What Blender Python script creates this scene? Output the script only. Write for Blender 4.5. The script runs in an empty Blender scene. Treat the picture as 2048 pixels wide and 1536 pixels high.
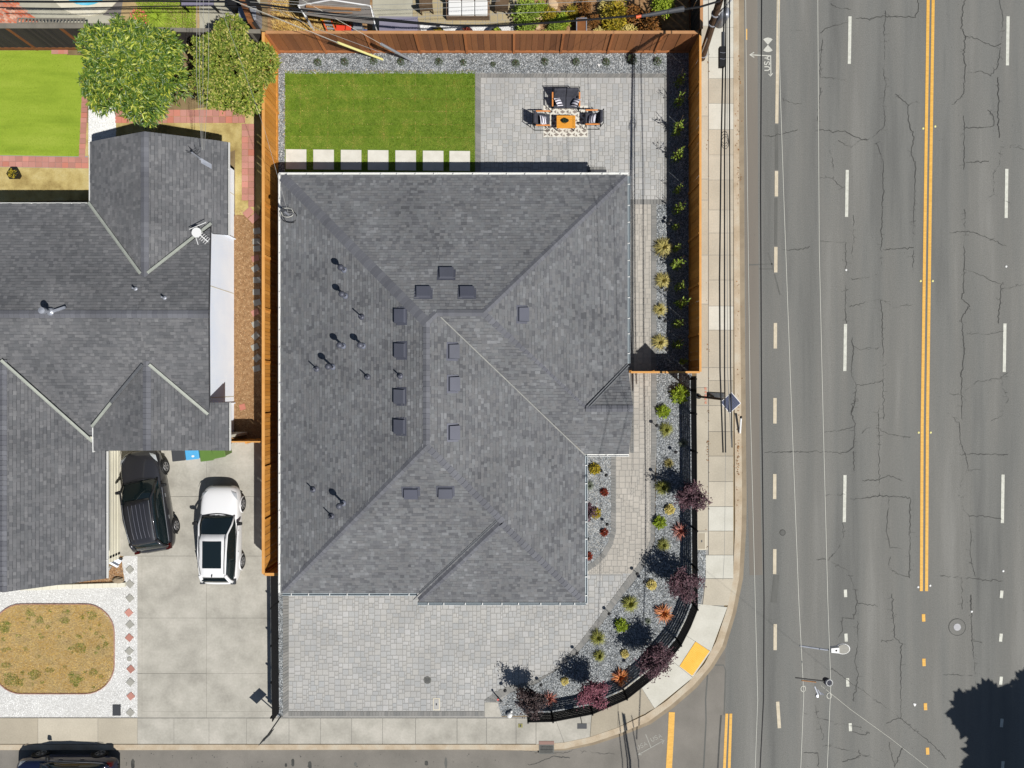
import bpy, math, random
import numpy as np
from mathutils import Vector, Matrix
random.seed(7); RNG = np.random.default_rng(7)
SC = bpy.context.scene; COL = SC.collection
H = 32.5; S = 42.0
# ---------------------------------------------------------------- camera, sky, sun, exposure
cam = bpy.data.cameras.new("camera"); cam.lens = 24.0; cam.sensor_width = 36.0; cam.clip_end = 900; cam.clip_start = 0.1
co = bpy.data.objects.new("camera", cam); COL.objects.link(co); co.location = (0, 0, H); SC.camera = co
SUNV = Vector((0.57, -0.50, 1.0)).normalized()      # towards the sun
ELEV = math.asin(SUNV.z); AZ = math.atan2(SUNV.x, SUNV.y)
w = bpy.data.worlds.new("World"); SC.world = w; w.use_nodes = True
nt = w.node_tree; nt.nodes.clear()
o_ = nt.nodes.new("ShaderNodeOutputWorld"); b_ = nt.nodes.new("ShaderNodeBackground"); s_ = nt.nodes.new("ShaderNodeTexSky")
s_.sky_type = 'NISHITA'; s_.sun_disc = False; s_.sun_elevation = ELEV; s_.sun_rotation = AZ; s_.air_density = 1.0; s_.dust_density = 0.6
b_.inputs[1].default_value = 0.05
nt.links.new(s_.outputs[0], b_.inputs[0]); nt.links.new(b_.outputs[0], o_.inputs[0])
sl = bpy.data.lights.new("sun", 'SUN'); sl.energy = 5.0; sl.angle = math.radians(0.5); sl.color = (1.0, 0.972, 0.925)
so = bpy.data.objects.new("sun", sl); COL.objects.link(so); so.rotation_euler = SUNV.to_track_quat('Z', 'Y').to_euler()
SC.view_settings.view_transform = 'Standard'; SC.view_settings.look = 'None'; SC.view_settings.gamma = 1.0
SC.view_settings.use_curve_mapping = False; SC.view_settings.exposure = 0.31
SC.cycles.max_bounces = 5

# ---------------------------------------------------------------- helpers
def W(px, py, z=0.0):
    k = (1 - z / H) / S
    return Vector(((px - 1024) * k, (768 - py) * k, z))
def P2(px, py, z=0.0):
    v = W(px, py, z); return (v.x, v.y)
def PL(pts, z=0.0): return [P2(a, b, z) for a, b in pts]
def lin(c):
    c = c / 255.0
    return c / 12.92 if c <= 0.04045 else ((c + 0.055) / 1.055) ** 2.4
K = 1.42
def C(r, g, b, k=1.0):           # colour seen in sunshine -> base colour
    return tuple(min(0.85, lin(v) / K * k) for v in (r, g, b)) + (1,)

class MB:
    def __init__(s): s.v = []; s.f = []; s.m = []; s.mi = 0
    def add(s, vs, fs):
        n = len(s.v); s.v.extend(tuple(v) for v in vs)
        for f in fs: s.f.append(tuple(i + n for i in f)); s.m.append(s.mi)
    def box(s, x0, x1, y0, y1, z0, z1, ang=0, c=None):
        if x0 > x1: x0, x1 = x1, x0
        if y0 > y1: y0, y1 = y1, y0
        vs = [(x, y, z) for z in (z0, z1) for x, y in ((x0, y0), (x1, y0), (x1, y1), (x0, y1))]
        if ang:
            c = c or ((x0 + x1) / 2, (y0 + y1) / 2); ca, sa = math.cos(ang), math.sin(ang)
            vs = [(c[0] + (x - c[0]) * ca - (y - c[1]) * sa, c[1] + (x - c[0]) * sa + (y - c[1]) * ca, z) for x, y, z in vs]
        s.add(vs, [(3, 2, 1, 0), (4, 5, 6, 7), (0, 1, 5, 4), (1, 2, 6, 5), (2, 3, 7, 6), (3, 0, 4, 7)]); return s
    def beam(s, a, b, wd, ht):          # box between two points
        a = Vector(a); b = Vector(b); d = (b - a).normalized()
        up = Vector((0, 0, 1)) if abs(d.z) < 0.95 else Vector((1, 0, 0))
        r = d.cross(up).normalized(); u = r.cross(d)
        vs = [p + r * i * wd / 2 + u * j * ht / 2 for p in (a, b) for i, j in ((-1, -1), (1, -1), (1, 1), (-1, 1))]
        s.add(vs, [(0, 1, 2, 3), (7, 6, 5, 4), (4, 5, 1, 0), (5, 6, 2, 1), (6, 7, 3, 2), (7, 4, 0, 3)]); return s
    def prism(s, poly, z0, z1):
        a = sum(poly[i][0] * poly[(i + 1) % len(poly)][1] - poly[(i + 1) % len(poly)][0] * poly[i][1] for i in range(len(poly)))
        if a < 0: poly = poly[::-1]
        n = len(poly)
        s.add([(x, y, z0) for x, y in poly] + [(x, y, z1) for x, y in poly],
              [tuple(range(n, 2 * n)), tuple(range(n - 1, -1, -1))] + [(i, (i + 1) % n, n + (i + 1) % n, n + i) for i in range(n)]); return s
    def sheet(s, poly, z):
        a = sum(poly[i][0] * poly[(i + 1) % len(poly)][1] - poly[(i + 1) % len(poly)][0] * poly[i][1] for i in range(len(poly)))
        if a < 0: poly = poly[::-1]
        s.add([(x, y, z) for x, y in poly], [tuple(range(len(poly)))]); return s
    def tube(s, pts, r, n=6, r1=None, caps=True):
        pts = [Vector(p) for p in pts]; rings = []; N = len(pts)
        for i, p in enumerate(pts):
            d = (pts[min(i + 1, N - 1)] - pts[max(i - 1, 0)]).normalized()
            up = Vector((0, 0, 1)) if abs(d.z) < 0.9 else Vector((1, 0, 0))
            a = d.cross(up).normalized(); b = a.cross(d)
            rr = r if r1 is None else r + (r1 - r) * i / max(1, N - 1)
            rings.append([p + (a * math.cos(t) + b * math.sin(t)) * rr for t in [2 * math.pi * k / n for k in range(n)]])
        vs = [v for ring in rings for v in ring]; fs = []
        for i in range(N - 1):
            for k in range(n): fs.append((i * n + k, i * n + (k + 1) % n, (i + 1) * n + (k + 1) % n, (i + 1) * n + k))
        if caps: fs += [tuple(range(n - 1, -1, -1)), tuple(range((N - 1) * n, N * n))]
        s.add(vs, fs); return s
    def lathe(s, c, prof, n=14, cap=True):
        c = Vector(c); vs = []; fs = []
        for r, z in prof:
            for k in range(n): vs.append((c.x + r * math.cos(2 * math.pi * k / n), c.y + r * math.sin(2 * math.pi * k / n), c.z + z))
        for i in range(len(prof) - 1):
            for k in range(n): fs.append((i * n + k, i * n + (k + 1) % n, (i + 1) * n + (k + 1) % n, (i + 1) * n + k))
        if cap: fs.append(tuple(range((len(prof) - 1) * n, len(prof) * n))); fs.append(tuple(range(n - 1, -1, -1)))
        s.add(vs, fs); return s
    def ribbon(s, pts, wd, z):
        pts = [Vector((p[0], p[1])) for p in pts]; N = len(pts); L = []; R = []
        for i, p in enumerate(pts):
            d = (pts[min(i + 1, N - 1)] - pts[max(i - 1, 0)])
            d = d.normalized() if d.length > 1e-9 else Vector((1, 0))
            n = Vector((-d.y, d.x)); ww = wd[i] if isinstance(wd, list) else wd
            L.append((p.x + n.x * ww / 2, p.y + n.y * ww / 2, z)); R.append((p.x - n.x * ww / 2, p.y - n.y * ww / 2, z))
        s.add(L + R, [(i, N + i, N + i + 1, i + 1) for i in range(N - 1)]); return s
    def mesh(s, name):
        me = bpy.data.meshes.new(name); me.from_pydata([tuple(v) for v in s.v], [], s.f); return me
    def obj(s, name, mats, parent=None, smooth=False, loc=None, **props):
        if parent is not None and loc is None:
            o = Vector(parent.location); q_ = parent.parent
            while q_ is not None: o = o + q_.location; q_ = q_.parent
            s.v = [(v[0] - o.x, v[1] - o.y, v[2] - o.z) for v in s.v]
        elif loc is not None and parent is None:
            s.v = [(v[0] - loc[0], v[1] - loc[1], v[2] - loc[2]) for v in s.v]
        me = s.mesh(name)
        for m in (mats if isinstance(mats, list) else [mats]): me.materials.append(m)
        if any(s.m): me.polygons.foreach_set('material_index', s.m)
        if smooth: me.polygons.foreach_set('use_smooth', [True] * len(s.f))
        return link(me, name, parent, loc, **props)
def link(me, name, parent=None, loc=None, rot=None, **props):
    o = bpy.data.objects.new(name, me); COL.objects.link(o)
    if parent is not None: o.parent = parent
    if loc is not None: o.location = loc
    if rot is not None: o.rotation_euler = rot
    for k, v in props.items(): o[k] = v
    return o
def thing(name, label, cat, loc=(0, 0, 0), rz=0, group=None):
    o = bpy.data.objects.new(name, None); COL.objects.link(o); o.location = loc; o.rotation_euler = (0, 0, rz)
    o['label'] = label; o['category'] = cat
    if group: o['group'] = group
    return o
def local(mb, name, mats, parent, smooth=False, **props):      # vertices are already local to the parent
    me = mb.mesh(name)
    for m in (mats if isinstance(mats, list) else [mats]): me.materials.append(m)
    if any(mb.m): me.polygons.foreach_set('material_index', mb.m)
    if smooth: me.polygons.foreach_set('use_smooth', [True] * len(mb.f))
    return link(me, name, parent, **props)
def copy_tree(o, parent=None):
    c = o.copy(); COL.objects.link(c)
    if parent is not None: c.parent = parent
    for ch in list(o.children): copy_tree(ch, c)
    return c
def place(proto, first, loc, rz=0, label=None, sc=1.0):
    o = proto if first else copy_tree(proto)
    o.location = loc; o.rotation_euler = (0, 0, rz); o.scale = (sc, sc, sc) if not isinstance(sc, tuple) else sc
    if label: o['label'] = label
    return o

# ---------------------------------------------------------------- materials
def mat(name, cols, scale=3.0, rough=0.85, iso=False, rnd=None, rv=0.25, bump=0.0, bscale=40, metal=0.0, stretch=(1, 1, 1), spec=0.3, fine=0.12, fscale=60, coat=0.0, transl=0.0, mixn=None, detail=4.0, rot=0.0, bstretch=None):
    """cols: list of base colours; with rnd they are picked per island/object, otherwise spread by noise."""
    m = bpy.data.materials.new(name); m.use_nodes = True; n = m.node_tree; N = n.nodes; L = n.links
    bs = N["Principled BSDF"]; bs.inputs["Roughness"].default_value = rough; bs.inputs["Metallic"].default_value = metal
    bs.inputs["Specular IOR Level"].default_value = spec
    if coat: bs.inputs["Coat Weight"].default_value = coat; bs.inputs["Coat Roughness"].default_value = 0.05
    tc = N.new("ShaderNodeTexCoord"); mp = N.new("ShaderNodeMapping"); mp.inputs["Scale"].default_value = stretch; mp.inputs["Rotation"].default_value = (0, 0, rot)
    geo = N.new("ShaderNodeNewGeometry"); L.new(geo.outputs["Position"], mp.inputs[0])
    no = N.new("ShaderNodeTexNoise"); no.inputs["Scale"].default_value = scale; no.inputs["Detail"].default_value = detail; no.inputs["Roughness"].default_value = 0.6; L.new(mp.outputs[0], no.inputs[0])
    rp = N.new("ShaderNodeValToRGB"); e = rp.color_ramp.elements
    k = len(cols)
    while len(e) < k: e.new(0.5)
    if rnd:
        src = geo.outputs["Random Per Island"] if rnd == 'island' else N.new("ShaderNodeObjectInfo").outputs["Random"]
        for i, c in enumerate(cols): e[i].position = i / max(1, k - 1) if k > 1 else 0; e[i].color = c
        if mixn:      # the pick drifts with a broad noise: patches of one tone
            a_, b_, sc_ = mixn; n2 = N.new('ShaderNodeTexNoise'); n2.inputs['Scale'].default_value = sc_; n2.inputs['Detail'].default_value = 5.0; L.new(geo.outputs['Position'], n2.inputs[0])
            m5 = N.new('ShaderNodeMapRange'); m5.inputs[1].default_value = 0.3; m5.inputs[2].default_value = 0.7; m5.inputs[3].default_value = -b_ / 2; m5.inputs[4].default_value = b_ / 2; L.new(n2.outputs[0], m5.inputs[0])
            m6 = N.new('ShaderNodeMath'); m6.operation = 'MULTIPLY_ADD'; m6.inputs[1].default_value = a_; L.new(src, m6.inputs[0]); L.new(m5.outputs[0], m6.inputs[2])
            m7 = N.new('ShaderNodeMath'); m7.operation = 'ADD'; m7.inputs[1].default_value = (1 - a_) / 2; L.new(m6.outputs[0], m7.inputs[0]); L.new(m7.outputs[0], rp.inputs[0])
        else: L.new(src, rp.inputs[0])
    else:
        for i, c in enumerate(cols): e[i].position = 0.32 + 0.36 * i / max(1, k - 1); e[i].color = c
        L.new(no.outputs[0], rp.inputs[0])
    if k == 1: e[1].color = cols[0]
    fn = N.new("ShaderNodeTexNoise"); fn.inputs["Scale"].default_value = fscale; fn.inputs["Detail"].default_value = 2.0; L.new(geo.outputs["Position"] if iso else mp.outputs[0], fn.inputs[0])
    hs = N.new("ShaderNodeHueSaturation"); L.new(rp.outputs[0], hs.inputs["Color"])
    mr = N.new("ShaderNodeMapRange"); mr.inputs[1].default_value = 0.25; mr.inputs[2].default_value = 0.75
    mr.inputs[3].default_value = 1 - fine; mr.inputs[4].default_value = 1 + fine; L.new(fn.outputs[0], mr.inputs[0])
    if rnd:
        wn = N.new("ShaderNodeTexWhiteNoise"); wn.noise_dimensions = '1D'; L.new(src, wn.inputs["W"])
        m2 = N.new("ShaderNodeMapRange"); m2.inputs[3].default_value = 1 - rv; m2.inputs[4].default_value = 1 + rv; L.new(wn.outputs[0], m2.inputs[0])
        # a broad drift across the surface as well
        m3 = N.new("ShaderNodeMapRange"); m3.inputs[1].default_value = 0.3; m3.inputs[2].default_value = 0.7; m3.inputs[3].default_value = 0.9; m3.inputs[4].default_value = 1.1
        no.inputs["Scale"].default_value = 0.6; L.new(no.outputs[0], m3.inputs[0])
        mu0 = N.new("ShaderNodeMath"); mu0.operation = 'MULTIPLY'; L.new(m2.outputs[0], mu0.inputs[0]); L.new(m3.outputs[0], mu0.inputs[1])
        mu = N.new("ShaderNodeMath"); mu.operation = 'MULTIPLY'; L.new(mr.outputs[0], mu.inputs[0]); L.new(mu0.outputs[0], mu.inputs[1]); L.new(mu.outputs[0], hs.inputs["Value"])
    else: L.new(mr.outputs[0], hs.inputs["Value"])
    L.new(hs.outputs[0], bs.inputs["Base Color"])
    if bump:
        bn = N.new("ShaderNodeTexNoise"); bn.inputs["Scale"].default_value = bscale; bn.inputs["Detail"].default_value = 3.0; L.new(geo.outputs["Position"] if iso else mp.outputs[0], bn.inputs[0])
        bp = N.new("ShaderNodeBump"); bp.inputs["Strength"].default_value = bump; bp.inputs["Distance"].default_value = 0.02
        L.new(bn.outputs[0], bp.inputs["Height"]); L.new(bp.outputs[0], bs.inputs["Normal"])
    if transl:
        tr = N.new("ShaderNodeBsdfTranslucent"); mx = N.new("ShaderNodeMixShader"); mx.inputs[0].default_value = transl
        L.new(hs.outputs[0], tr.inputs[0]); L.new(bs.outputs[0], mx.inputs[1]); L.new(tr.outputs[0], mx.inputs[2]); L.new(mx.outputs[0], N["Material Output"].inputs[0])
    return m
M = {}
M['soil'] = mat("soil", [C(120, 100, 70), C(150, 130, 95)], 1.5)
M['asphalt'] = mat("asphalt", [C(104, 104, 101), C(117, 117, 113), C(123, 122, 117), C(133, 132, 127)], 0.75, 0.9, iso=True, fine=0.20, fscale=26, stretch=(1, 0.07, 1), bump=0.3, bscale=60, detail=4.5)
def lanes(m):       # wheel tracks polished paler, the middle of each lane darker with drips
    n = m.node_tree; N = n.nodes; L = n.links; hs = [x for x in N if x.type == 'HUE_SAT'][0]; src = hs.inputs['Value'].links[0].from_socket
    g = N.new('ShaderNodeNewGeometry'); sp = N.new('ShaderNodeSeparateXYZ'); L.new(g.outputs['Position'], sp.inputs[0])
    nz = N.new('ShaderNodeTexNoise'); nz.inputs['Scale'].default_value = .25; L.new(g.outputs['Position'], nz.inputs[0])
    a = N.new('ShaderNodeMath'); a.operation = 'MULTIPLY_ADD'; a.inputs[1].default_value = 2 * math.pi / 1.86; L.new(sp.outputs[0], a.inputs[0]); L.new(nz.outputs[0], a.inputs[2])
    s = N.new('ShaderNodeMath'); s.operation = 'SINE'; L.new(a.outputs[0], s.inputs[0])
    b = N.new('ShaderNodeMath'); b.operation = 'MULTIPLY_ADD'; b.inputs[1].default_value = .045; b.inputs[2].default_value = 1.0; L.new(s.outputs[0], b.inputs[0])
    c = N.new('ShaderNodeMath'); c.operation = 'MULTIPLY'; L.new(b.outputs[0], c.inputs[0]); L.new(src, c.inputs[1]); L.new(c.outputs[0], hs.inputs['Value'])
lanes(M['asphalt'])
M['asphalt_side'] = mat("asphalt_side", [C(118, 114, 107), C(138, 133, 125)], 0.5, 0.9, fine=0.12, fscale=45, bump=0.25, bscale=60, detail=6)
M['shoulder'] = mat('shoulder_asphalt', [C(120, 114, 106), C(132, 126, 116)], .8, .9, iso=True, fine=.12, fscale=34, stretch=(1, .1, 1))
M['seal'] = mat("crack_seal", [C(58, 58, 56), C(80, 80, 76)], 4, 0.7)
M['skid'] = mat("skid_mark", [C(96, 96, 92), C(108, 108, 104)], 3, 0.85, stretch=(1, .2, 1))
M['white_paint'] = mat("white_paint", [C(196, 196, 184), C(222, 222, 210)], 6, 0.7)
M['cream_paint'] = mat("cream_paint", [C(196, 184, 160), C(214, 202, 178)], 6, 0.7)
M['yellow_paint'] = mat("yellow_paint", [C(218, 166, 72), C(240, 188, 92)], 5, 0.7, stretch=(1, 4, 1))
M['spray'] = mat("spray_paint", [C(190, 188, 178), C(215, 215, 205)], 20, 0.8)
M['spray_faint'] = mat('spray_faint', [C(150, 148, 140), C(172, 170, 162)], 30, 0.8)
M['red_spray'] = mat("red_spray", [C(200, 130, 110), C(205, 150, 125)], 20, 0.8)
M['walk'] = mat("walk_concrete", [C(172, 162, 143), C(185, 176, 158), C(197, 189, 172)], 0.8, 0.9, rnd='object', rv=0.06, fine=0.07, fscale=14, bump=0.15)
M['walk_light'] = mat("walk_concrete_light", [C(200, 197, 184), C(213, 210, 198)], 1.2, 0.9, fine=0.05, fscale=14, bump=0.1)
M['drive_conc'] = mat("driveway_concrete", [C(160, 156, 146), C(179, 175, 164), C(195, 190, 179)], 0.75, 0.9, fine=0.07, fscale=10, bump=0.12, detail=6)
M['curb'] = mat("curb_concrete", [C(176, 158, 132), C(192, 176, 152), C(198, 188, 168)], 1.2, 0.9, fine=0.1, fscale=20, bump=0.2)
M['tactile'] = mat("tactile_yellow", [C(240, 178, 40), C(248, 192, 66)], 2, 0.6, fine=0.04)
M['paver'] = mat("paver_grey", [C(169, 170, 169), C(174, 174, 172), C(177, 176, 173), C(180, 178, 173), C(186, 185, 183)], 2, 0.85, rnd='island', rv=0.025, fine=0.08, fscale=18, bump=0.1)
M['paver_obj'] = mat("paver_grey_single", [C(169, 170, 169), C(174, 174, 172), C(177, 176, 173), C(180, 178, 173), C(186, 185, 183)], 2, 0.85, rnd='object', rv=0.025, fine=0.08, fscale=18, bump=0.1)
M['paver_warm'] = mat("paver_warm", [C(175, 170, 161), C(181, 175, 165), C(187, 181, 171)], 2, 0.85, rnd='island', rv=0.03, fine=0.07, fscale=18, bump=0.1)
M['paver_warm_obj'] = mat("paver_warm_single", [C(175, 170, 161), C(181, 175, 165), C(187, 181, 171)], 2, 0.85, rnd='object', rv=0.03, fine=0.07, fscale=18, bump=0.1)
M['joint'] = mat("paver_joint", [C(154, 152, 147), C(164, 162, 157)], 8)
M['border'] = mat("paver_border", [C(124, 124, 122), C(136, 135, 131), C(143, 141, 137)], 2, 0.85, rnd='island', rv=0.06, bump=0.1)
M['gravel_bed'] = mat("gravel_bed", [C(84, 86, 86), C(118, 120, 118)], 30, 0.95)
M['gravel'] = mat("gravel_stone", [C(92, 97, 102), C(128, 133, 137), C(154, 158, 160), C(196, 198, 197)], 2, 0.8, rnd='island', rv=0.3)
M['white_bed'] = mat("white_gravel_bed", [(.40, .395, .38, 1), (.52, .515, .50, 1)], 20, 0.95)
M['white_gravel'] = mat("white_gravel_stone", [(.40, .39, .37, 1), (.60, .60, .58, 1), (.70, .70, .69, 1)], 2, 0.8, rnd='island', rv=0.15)
M['lawn_bed'] = mat("lawn_soil", [C(94, 120, 30), C(118, 140, 44)], 6)
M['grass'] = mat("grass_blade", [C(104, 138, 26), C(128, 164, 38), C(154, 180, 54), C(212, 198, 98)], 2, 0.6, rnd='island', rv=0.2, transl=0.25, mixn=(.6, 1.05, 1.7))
M['grass_sheen'] = mat('grass_blade_sheen', [C(126, 156, 40), C(146, 176, 54), C(170, 192, 72), C(218, 206, 112)], 2, 0.6, rnd='island', rv=0.2, transl=0.25, mixn=(.6, 1.05, 1.7))  # paler blade colour stands in for light on mown, bent grass
M['turf'] = mat("turf", [C(130, 154, 42), C(148, 170, 52), C(160, 178, 64)], 0.5, 0.8, fine=0.12, fscale=50, stretch=(.6, 3, 1))
M['turf_blade'] = mat("turf_blade", [C(122, 148, 34), C(144, 168, 48), C(170, 186, 70)], 2, 0.6, rnd='island', rv=0.12, mixn=(.7, .5, .8))
M['dry_bed'] = mat("dry_soil", [C(164, 142, 102), C(190, 164, 116)], 3)
M['dry_grass'] = mat("dry_grass_blade", [C(234, 196, 104), C(220, 178, 92), C(242, 214, 140), C(172, 150, 106)], 2, 0.8, rnd='island', rv=0.2, mixn=(.55, .8, 1.2))
M['green_weed'] = mat("weed_blade", [C(112, 140, 52), C(146, 160, 66)], 2, 0.7, rnd='island', rv=0.3)
M['dirt'] = mat("dirt", [C(150, 128, 76), C(190, 170, 110), C(206, 190, 136)], 1.1, 0.95, fine=0.12, fscale=25, detail=6, bump=0.3, bscale=20)
M['mulch'] = mat("mulch", [C(128, 96, 64), C(152, 118, 82), C(172, 140, 102)], 6, 0.95, fine=0.3, fscale=60, detail=6)
M['chip'] = mat("bark_chip", [C(112, 78, 52), C(154, 112, 74), C(178, 140, 100), C(200, 172, 136)], 2, 0.9, rnd='island', rv=0.3)
M['red_tile'] = mat("red_paver", [C(178, 126, 112), C(190, 134, 120), C(196, 144, 132), C(200, 126, 106)], 2, 0.85, rnd='object', rv=0.1, fine=0.06)
M['brick'] = mat("brick", [C(190, 96, 66), C(206, 120, 86), C(224, 176, 150), C(160, 84, 62)], 2, 0.85, rnd='island', rv=0.12)
M['step'] = mat("step_stone", [C(212, 208, 196), C(228, 225, 214)], 2.0, 0.85, fine=0.04, bump=0.08)
M['stone_grey'] = mat("stone_grey", [C(158, 156, 148), C(172, 170, 160)], 3, 0.9)
M['roof_base'] = mat("roof_underlay", [C(72, 73, 77)], 3, 0.95)
M['shingle'] = mat("shingle", [C(92, 93, 96), C(109, 110, 113), C(118, 118, 119), C(114, 116, 118), C(134, 135, 137)], 2, 0.9, rnd='island', rv=0.07, mixn=(.85, .3, .5), fine=0.12, fscale=50, spec=0.2)
M['shingle_obj'] = mat('shingle_single', [C(92, 93, 96), C(109, 110, 113), C(118, 118, 119), C(114, 116, 118), C(134, 135, 137)], 2, 0.9, rnd='object', rv=0.07, mixn=(.85, .3, .5), fine=0.12, fscale=50, spec=0.2)
M['shingle_old_obj'] = mat('shingle_neighbour_single', [C(90, 91, 94), C(103, 104, 106), C(110, 110, 112), C(122, 122, 123)], 2, 0.9, rnd='object', rv=0.08, mixn=(.75, .45, .5), fine=0.12, fscale=50, spec=0.2)
M['shingle_cap'] = mat("shingle_cap", [C(102, 103, 109), C(112, 113, 118)], 2, 0.9, rnd='object', rv=0.10, fine=0.1, fscale=50, spec=0.2)
M['shingle_old'] = mat("shingle_neighbour", [C(90, 91, 94), C(103, 104, 106), C(110, 110, 112), C(122, 122, 123)], 2, 0.9, rnd='island', rv=0.08, mixn=(.75, .45, .5), fine=0.12, fscale=50, spec=0.2)
M['gutter'] = mat("white_gutter", [C(236, 236, 232)], 3, 0.4, spec=0.5, fine=0.02)
M['gutter_shaded'] = mat('shaded_gutter', [C(176, 186, 190)], 3, 0.4, spec=0.5, fine=0.02)  # white gutter with the shade inside its trough put into the colour
M['flash'] = mat("valley_metal", [C(122, 123, 120), C(140, 140, 135)], 3, 0.6, metal=0.2, fine=0.05)
M['flash_light'] = mat('valley_metal_light', [C(166, 170, 161), C(182, 186, 174)], 3, 0.5, metal=0.1)
M['flash_dark'] = mat("valley_metal_dark", [C(108, 110, 114), C(124, 126, 128)], 3, 0.6, metal=0.3)
M['vent'] = mat("vent_metal", [C(84, 86, 98), C(94, 96, 106)], 3, 0.5, metal=0.2, rnd='object', rv=0.12)
M['vent_light'] = mat("vent_boot", [C(104, 108, 122), C(116, 120, 134)], 3, 0.5)
M['galv'] = mat("galvanised", [C(165, 170, 180), C(185, 188, 196)], 5, 0.4, metal=0.4)
M['wall_white'] = mat("white_wall", [(.68, .74, .83, 1), (.74, .79, .85, 1)], 0.8, 0.85, fine=0.03)
M['wall_cream'] = mat("cream_wall", [C(222, 217, 198), C(232, 228, 210)], 1, 0.8, fine=0.03)
M['wall_main'] = mat("main_wall", [C(150, 150, 150)], 1, 0.8)
M['cedar'] = mat("cedar_board", [C(200, 132, 52), C(218, 148, 60), C(228, 160, 76), C(204, 136, 54)], 2, 0.75, rnd='object', rv=0.10, fine=0.16, fscale=16, stretch=(5, 5, .6))
M['cedar_red'] = mat("stained_board", [C(128, 82, 52), C(146, 96, 62), C(158, 104, 64), C(138, 92, 62)], 2, 0.7, rnd='object', rv=0.12, fine=0.14, fscale=14, stretch=(5, 5, .6))
M['cedar_post'] = mat("fence_post_wood", [C(178, 112, 66), C(190, 122, 74)], 2, 0.7, rnd='object', rv=0.08, fine=0.1, stretch=(5, 5, .6))
M['cap_brown'] = mat("cap_board_brown", [C(178, 130, 86), C(192, 142, 98)], 2, 0.7, fine=0.08)
M['cap_orange'] = mat("cap_board_orange", [C(212, 152, 80), C(224, 166, 96)], 2, 0.7, fine=0.08)
M['dark_board'] = mat("dark_board", [C(52, 48, 46), C(66, 60, 56)], 2, 0.9, rnd='object', rv=0.15, stretch=(5, 5, .6))
M['grey_board'] = mat("grey_board", [C(116, 112, 102), C(134, 128, 116)], 2, 0.9, fine=0.1)
M['rust_post'] = mat("rusty_post", [C(120, 74, 40), C(140, 90, 50)], 3, 0.9)
M['black_metal'] = mat("black_metal", [C(20, 20, 22)], 3, 0.7, spec=0.15)
M['black'] = mat("black_plastic", [C(26, 26, 28)], 3, 0.6)
M['dark_grey'] = mat("dark_grey", [C(66, 68, 72)], 3, 0.6)
M['cushion'] = mat("cushion_charcoal", [C(62, 63, 72), C(74, 75, 84)], 6, 0.9, fine=0.1)
M['teak'] = mat("teak", [C(214, 136, 70), C(228, 150, 84)], 4, 0.5, fine=0.08, stretch=(1, 6, 1))
M['table_wood'] = mat("table_wood", [C(222, 148, 46), C(236, 164, 62)], 4, 0.5, fine=0.08, stretch=(1, 8, 1))
M['rug_white'] = mat("rug_white", [C(224, 220, 208)], 20, 0.95)
M['rug_grey'] = mat("rug_grey", [C(140, 130, 122), C(150, 140, 132)], 20, 0.95)
M['white'] = mat("white_plastic", [C(232, 232, 230)], 3, 0.5, fine=0.03)
M['leaf_big'] = mat("leaf_citrus", [C(50, 80, 24), C(72, 102, 32), C(94, 122, 40), C(128, 150, 50), C(196, 198, 78)], 2, 0.42, rnd='island', rv=0.25, transl=0.14, spec=0.5)
M['leaf_olive'] = mat("leaf_olive", [C(82, 108, 32), C(108, 130, 42), C(134, 150, 52), C(164, 170, 68), C(200, 188, 116)], 2, 0.6, rnd='island', rv=0.25, transl=0.2)
M['leaf_maple'] = mat("leaf_purple", [C(72, 52, 60), C(92, 64, 72), C(116, 82, 90)], 2, 0.6, rnd='island', rv=0.3, transl=0.15)
M['leaf_maple_red'] = mat("leaf_crimson", [C(108, 64, 76), C(134, 76, 90), C(150, 90, 102)], 2, 0.6, rnd='island', rv=0.3, transl=0.15)
M['leaf_maple_dark'] = mat("leaf_dark_purple", [C(48, 36, 38), C(70, 54, 54), C(84, 68, 64)], 2, 0.6, rnd='island', rv=0.3)
M['leaf_lime'] = mat("leaf_lime", [C(134, 158, 40), C(164, 186, 52), C(196, 212, 80)], 2, 0.6, rnd='island', rv=0.25, transl=0.3)
M['leaf_yellow'] = mat("leaf_yellow", [C(230, 206, 112), C(244, 226, 150), C(206, 194, 90)], 2, 0.6, rnd='island', rv=0.2, transl=0.2)
M['leaf_gold'] = mat("leaf_gold", [C(130, 126, 30), C(176, 156, 40), C(206, 180, 50), C(110, 110, 40)], 2, 0.6, rnd='island', rv=0.25, transl=0.2)
M['leaf_red'] = mat("leaf_red", [C(96, 40, 26), C(140, 54, 34), C(170, 72, 44)], 2, 0.6, rnd='island', rv=0.3, transl=0.15)
M['leaf_rust'] = mat("leaf_rust", [C(120, 76, 34), C(150, 100, 44), C(90, 70, 36)], 2, 0.6, rnd='island', rv=0.3)
M['blade_gold'] = mat("blade_gold", [C(190, 180, 100), C(214, 198, 116), C(228, 210, 136), C(150, 152, 90)], 2, 0.6, rnd='island', rv=0.25, transl=0.2)
M['blade_green'] = mat("blade_green", [C(150, 152, 66), C(170, 168, 80), C(122, 130, 66)], 2, 0.6, rnd='island', rv=0.25, transl=0.2)
M['blade_dusty'] = mat("blade_dusty", [C(130, 138, 120), C(104, 112, 96)], 2, 0.7, rnd='island', rv=0.25)
M['blade_orange'] = mat("blade_orange", [C(166, 84, 44), C(220, 128, 60), C(240, 166, 100)], 2, 0.5, rnd='island', rv=0.25, transl=0.2)
M['blade_redbrown'] = mat("blade_redbrown", [C(110, 60, 54), C(156, 84, 72), C(200, 130, 108)], 2, 0.5, rnd='island', rv=0.25)
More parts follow.
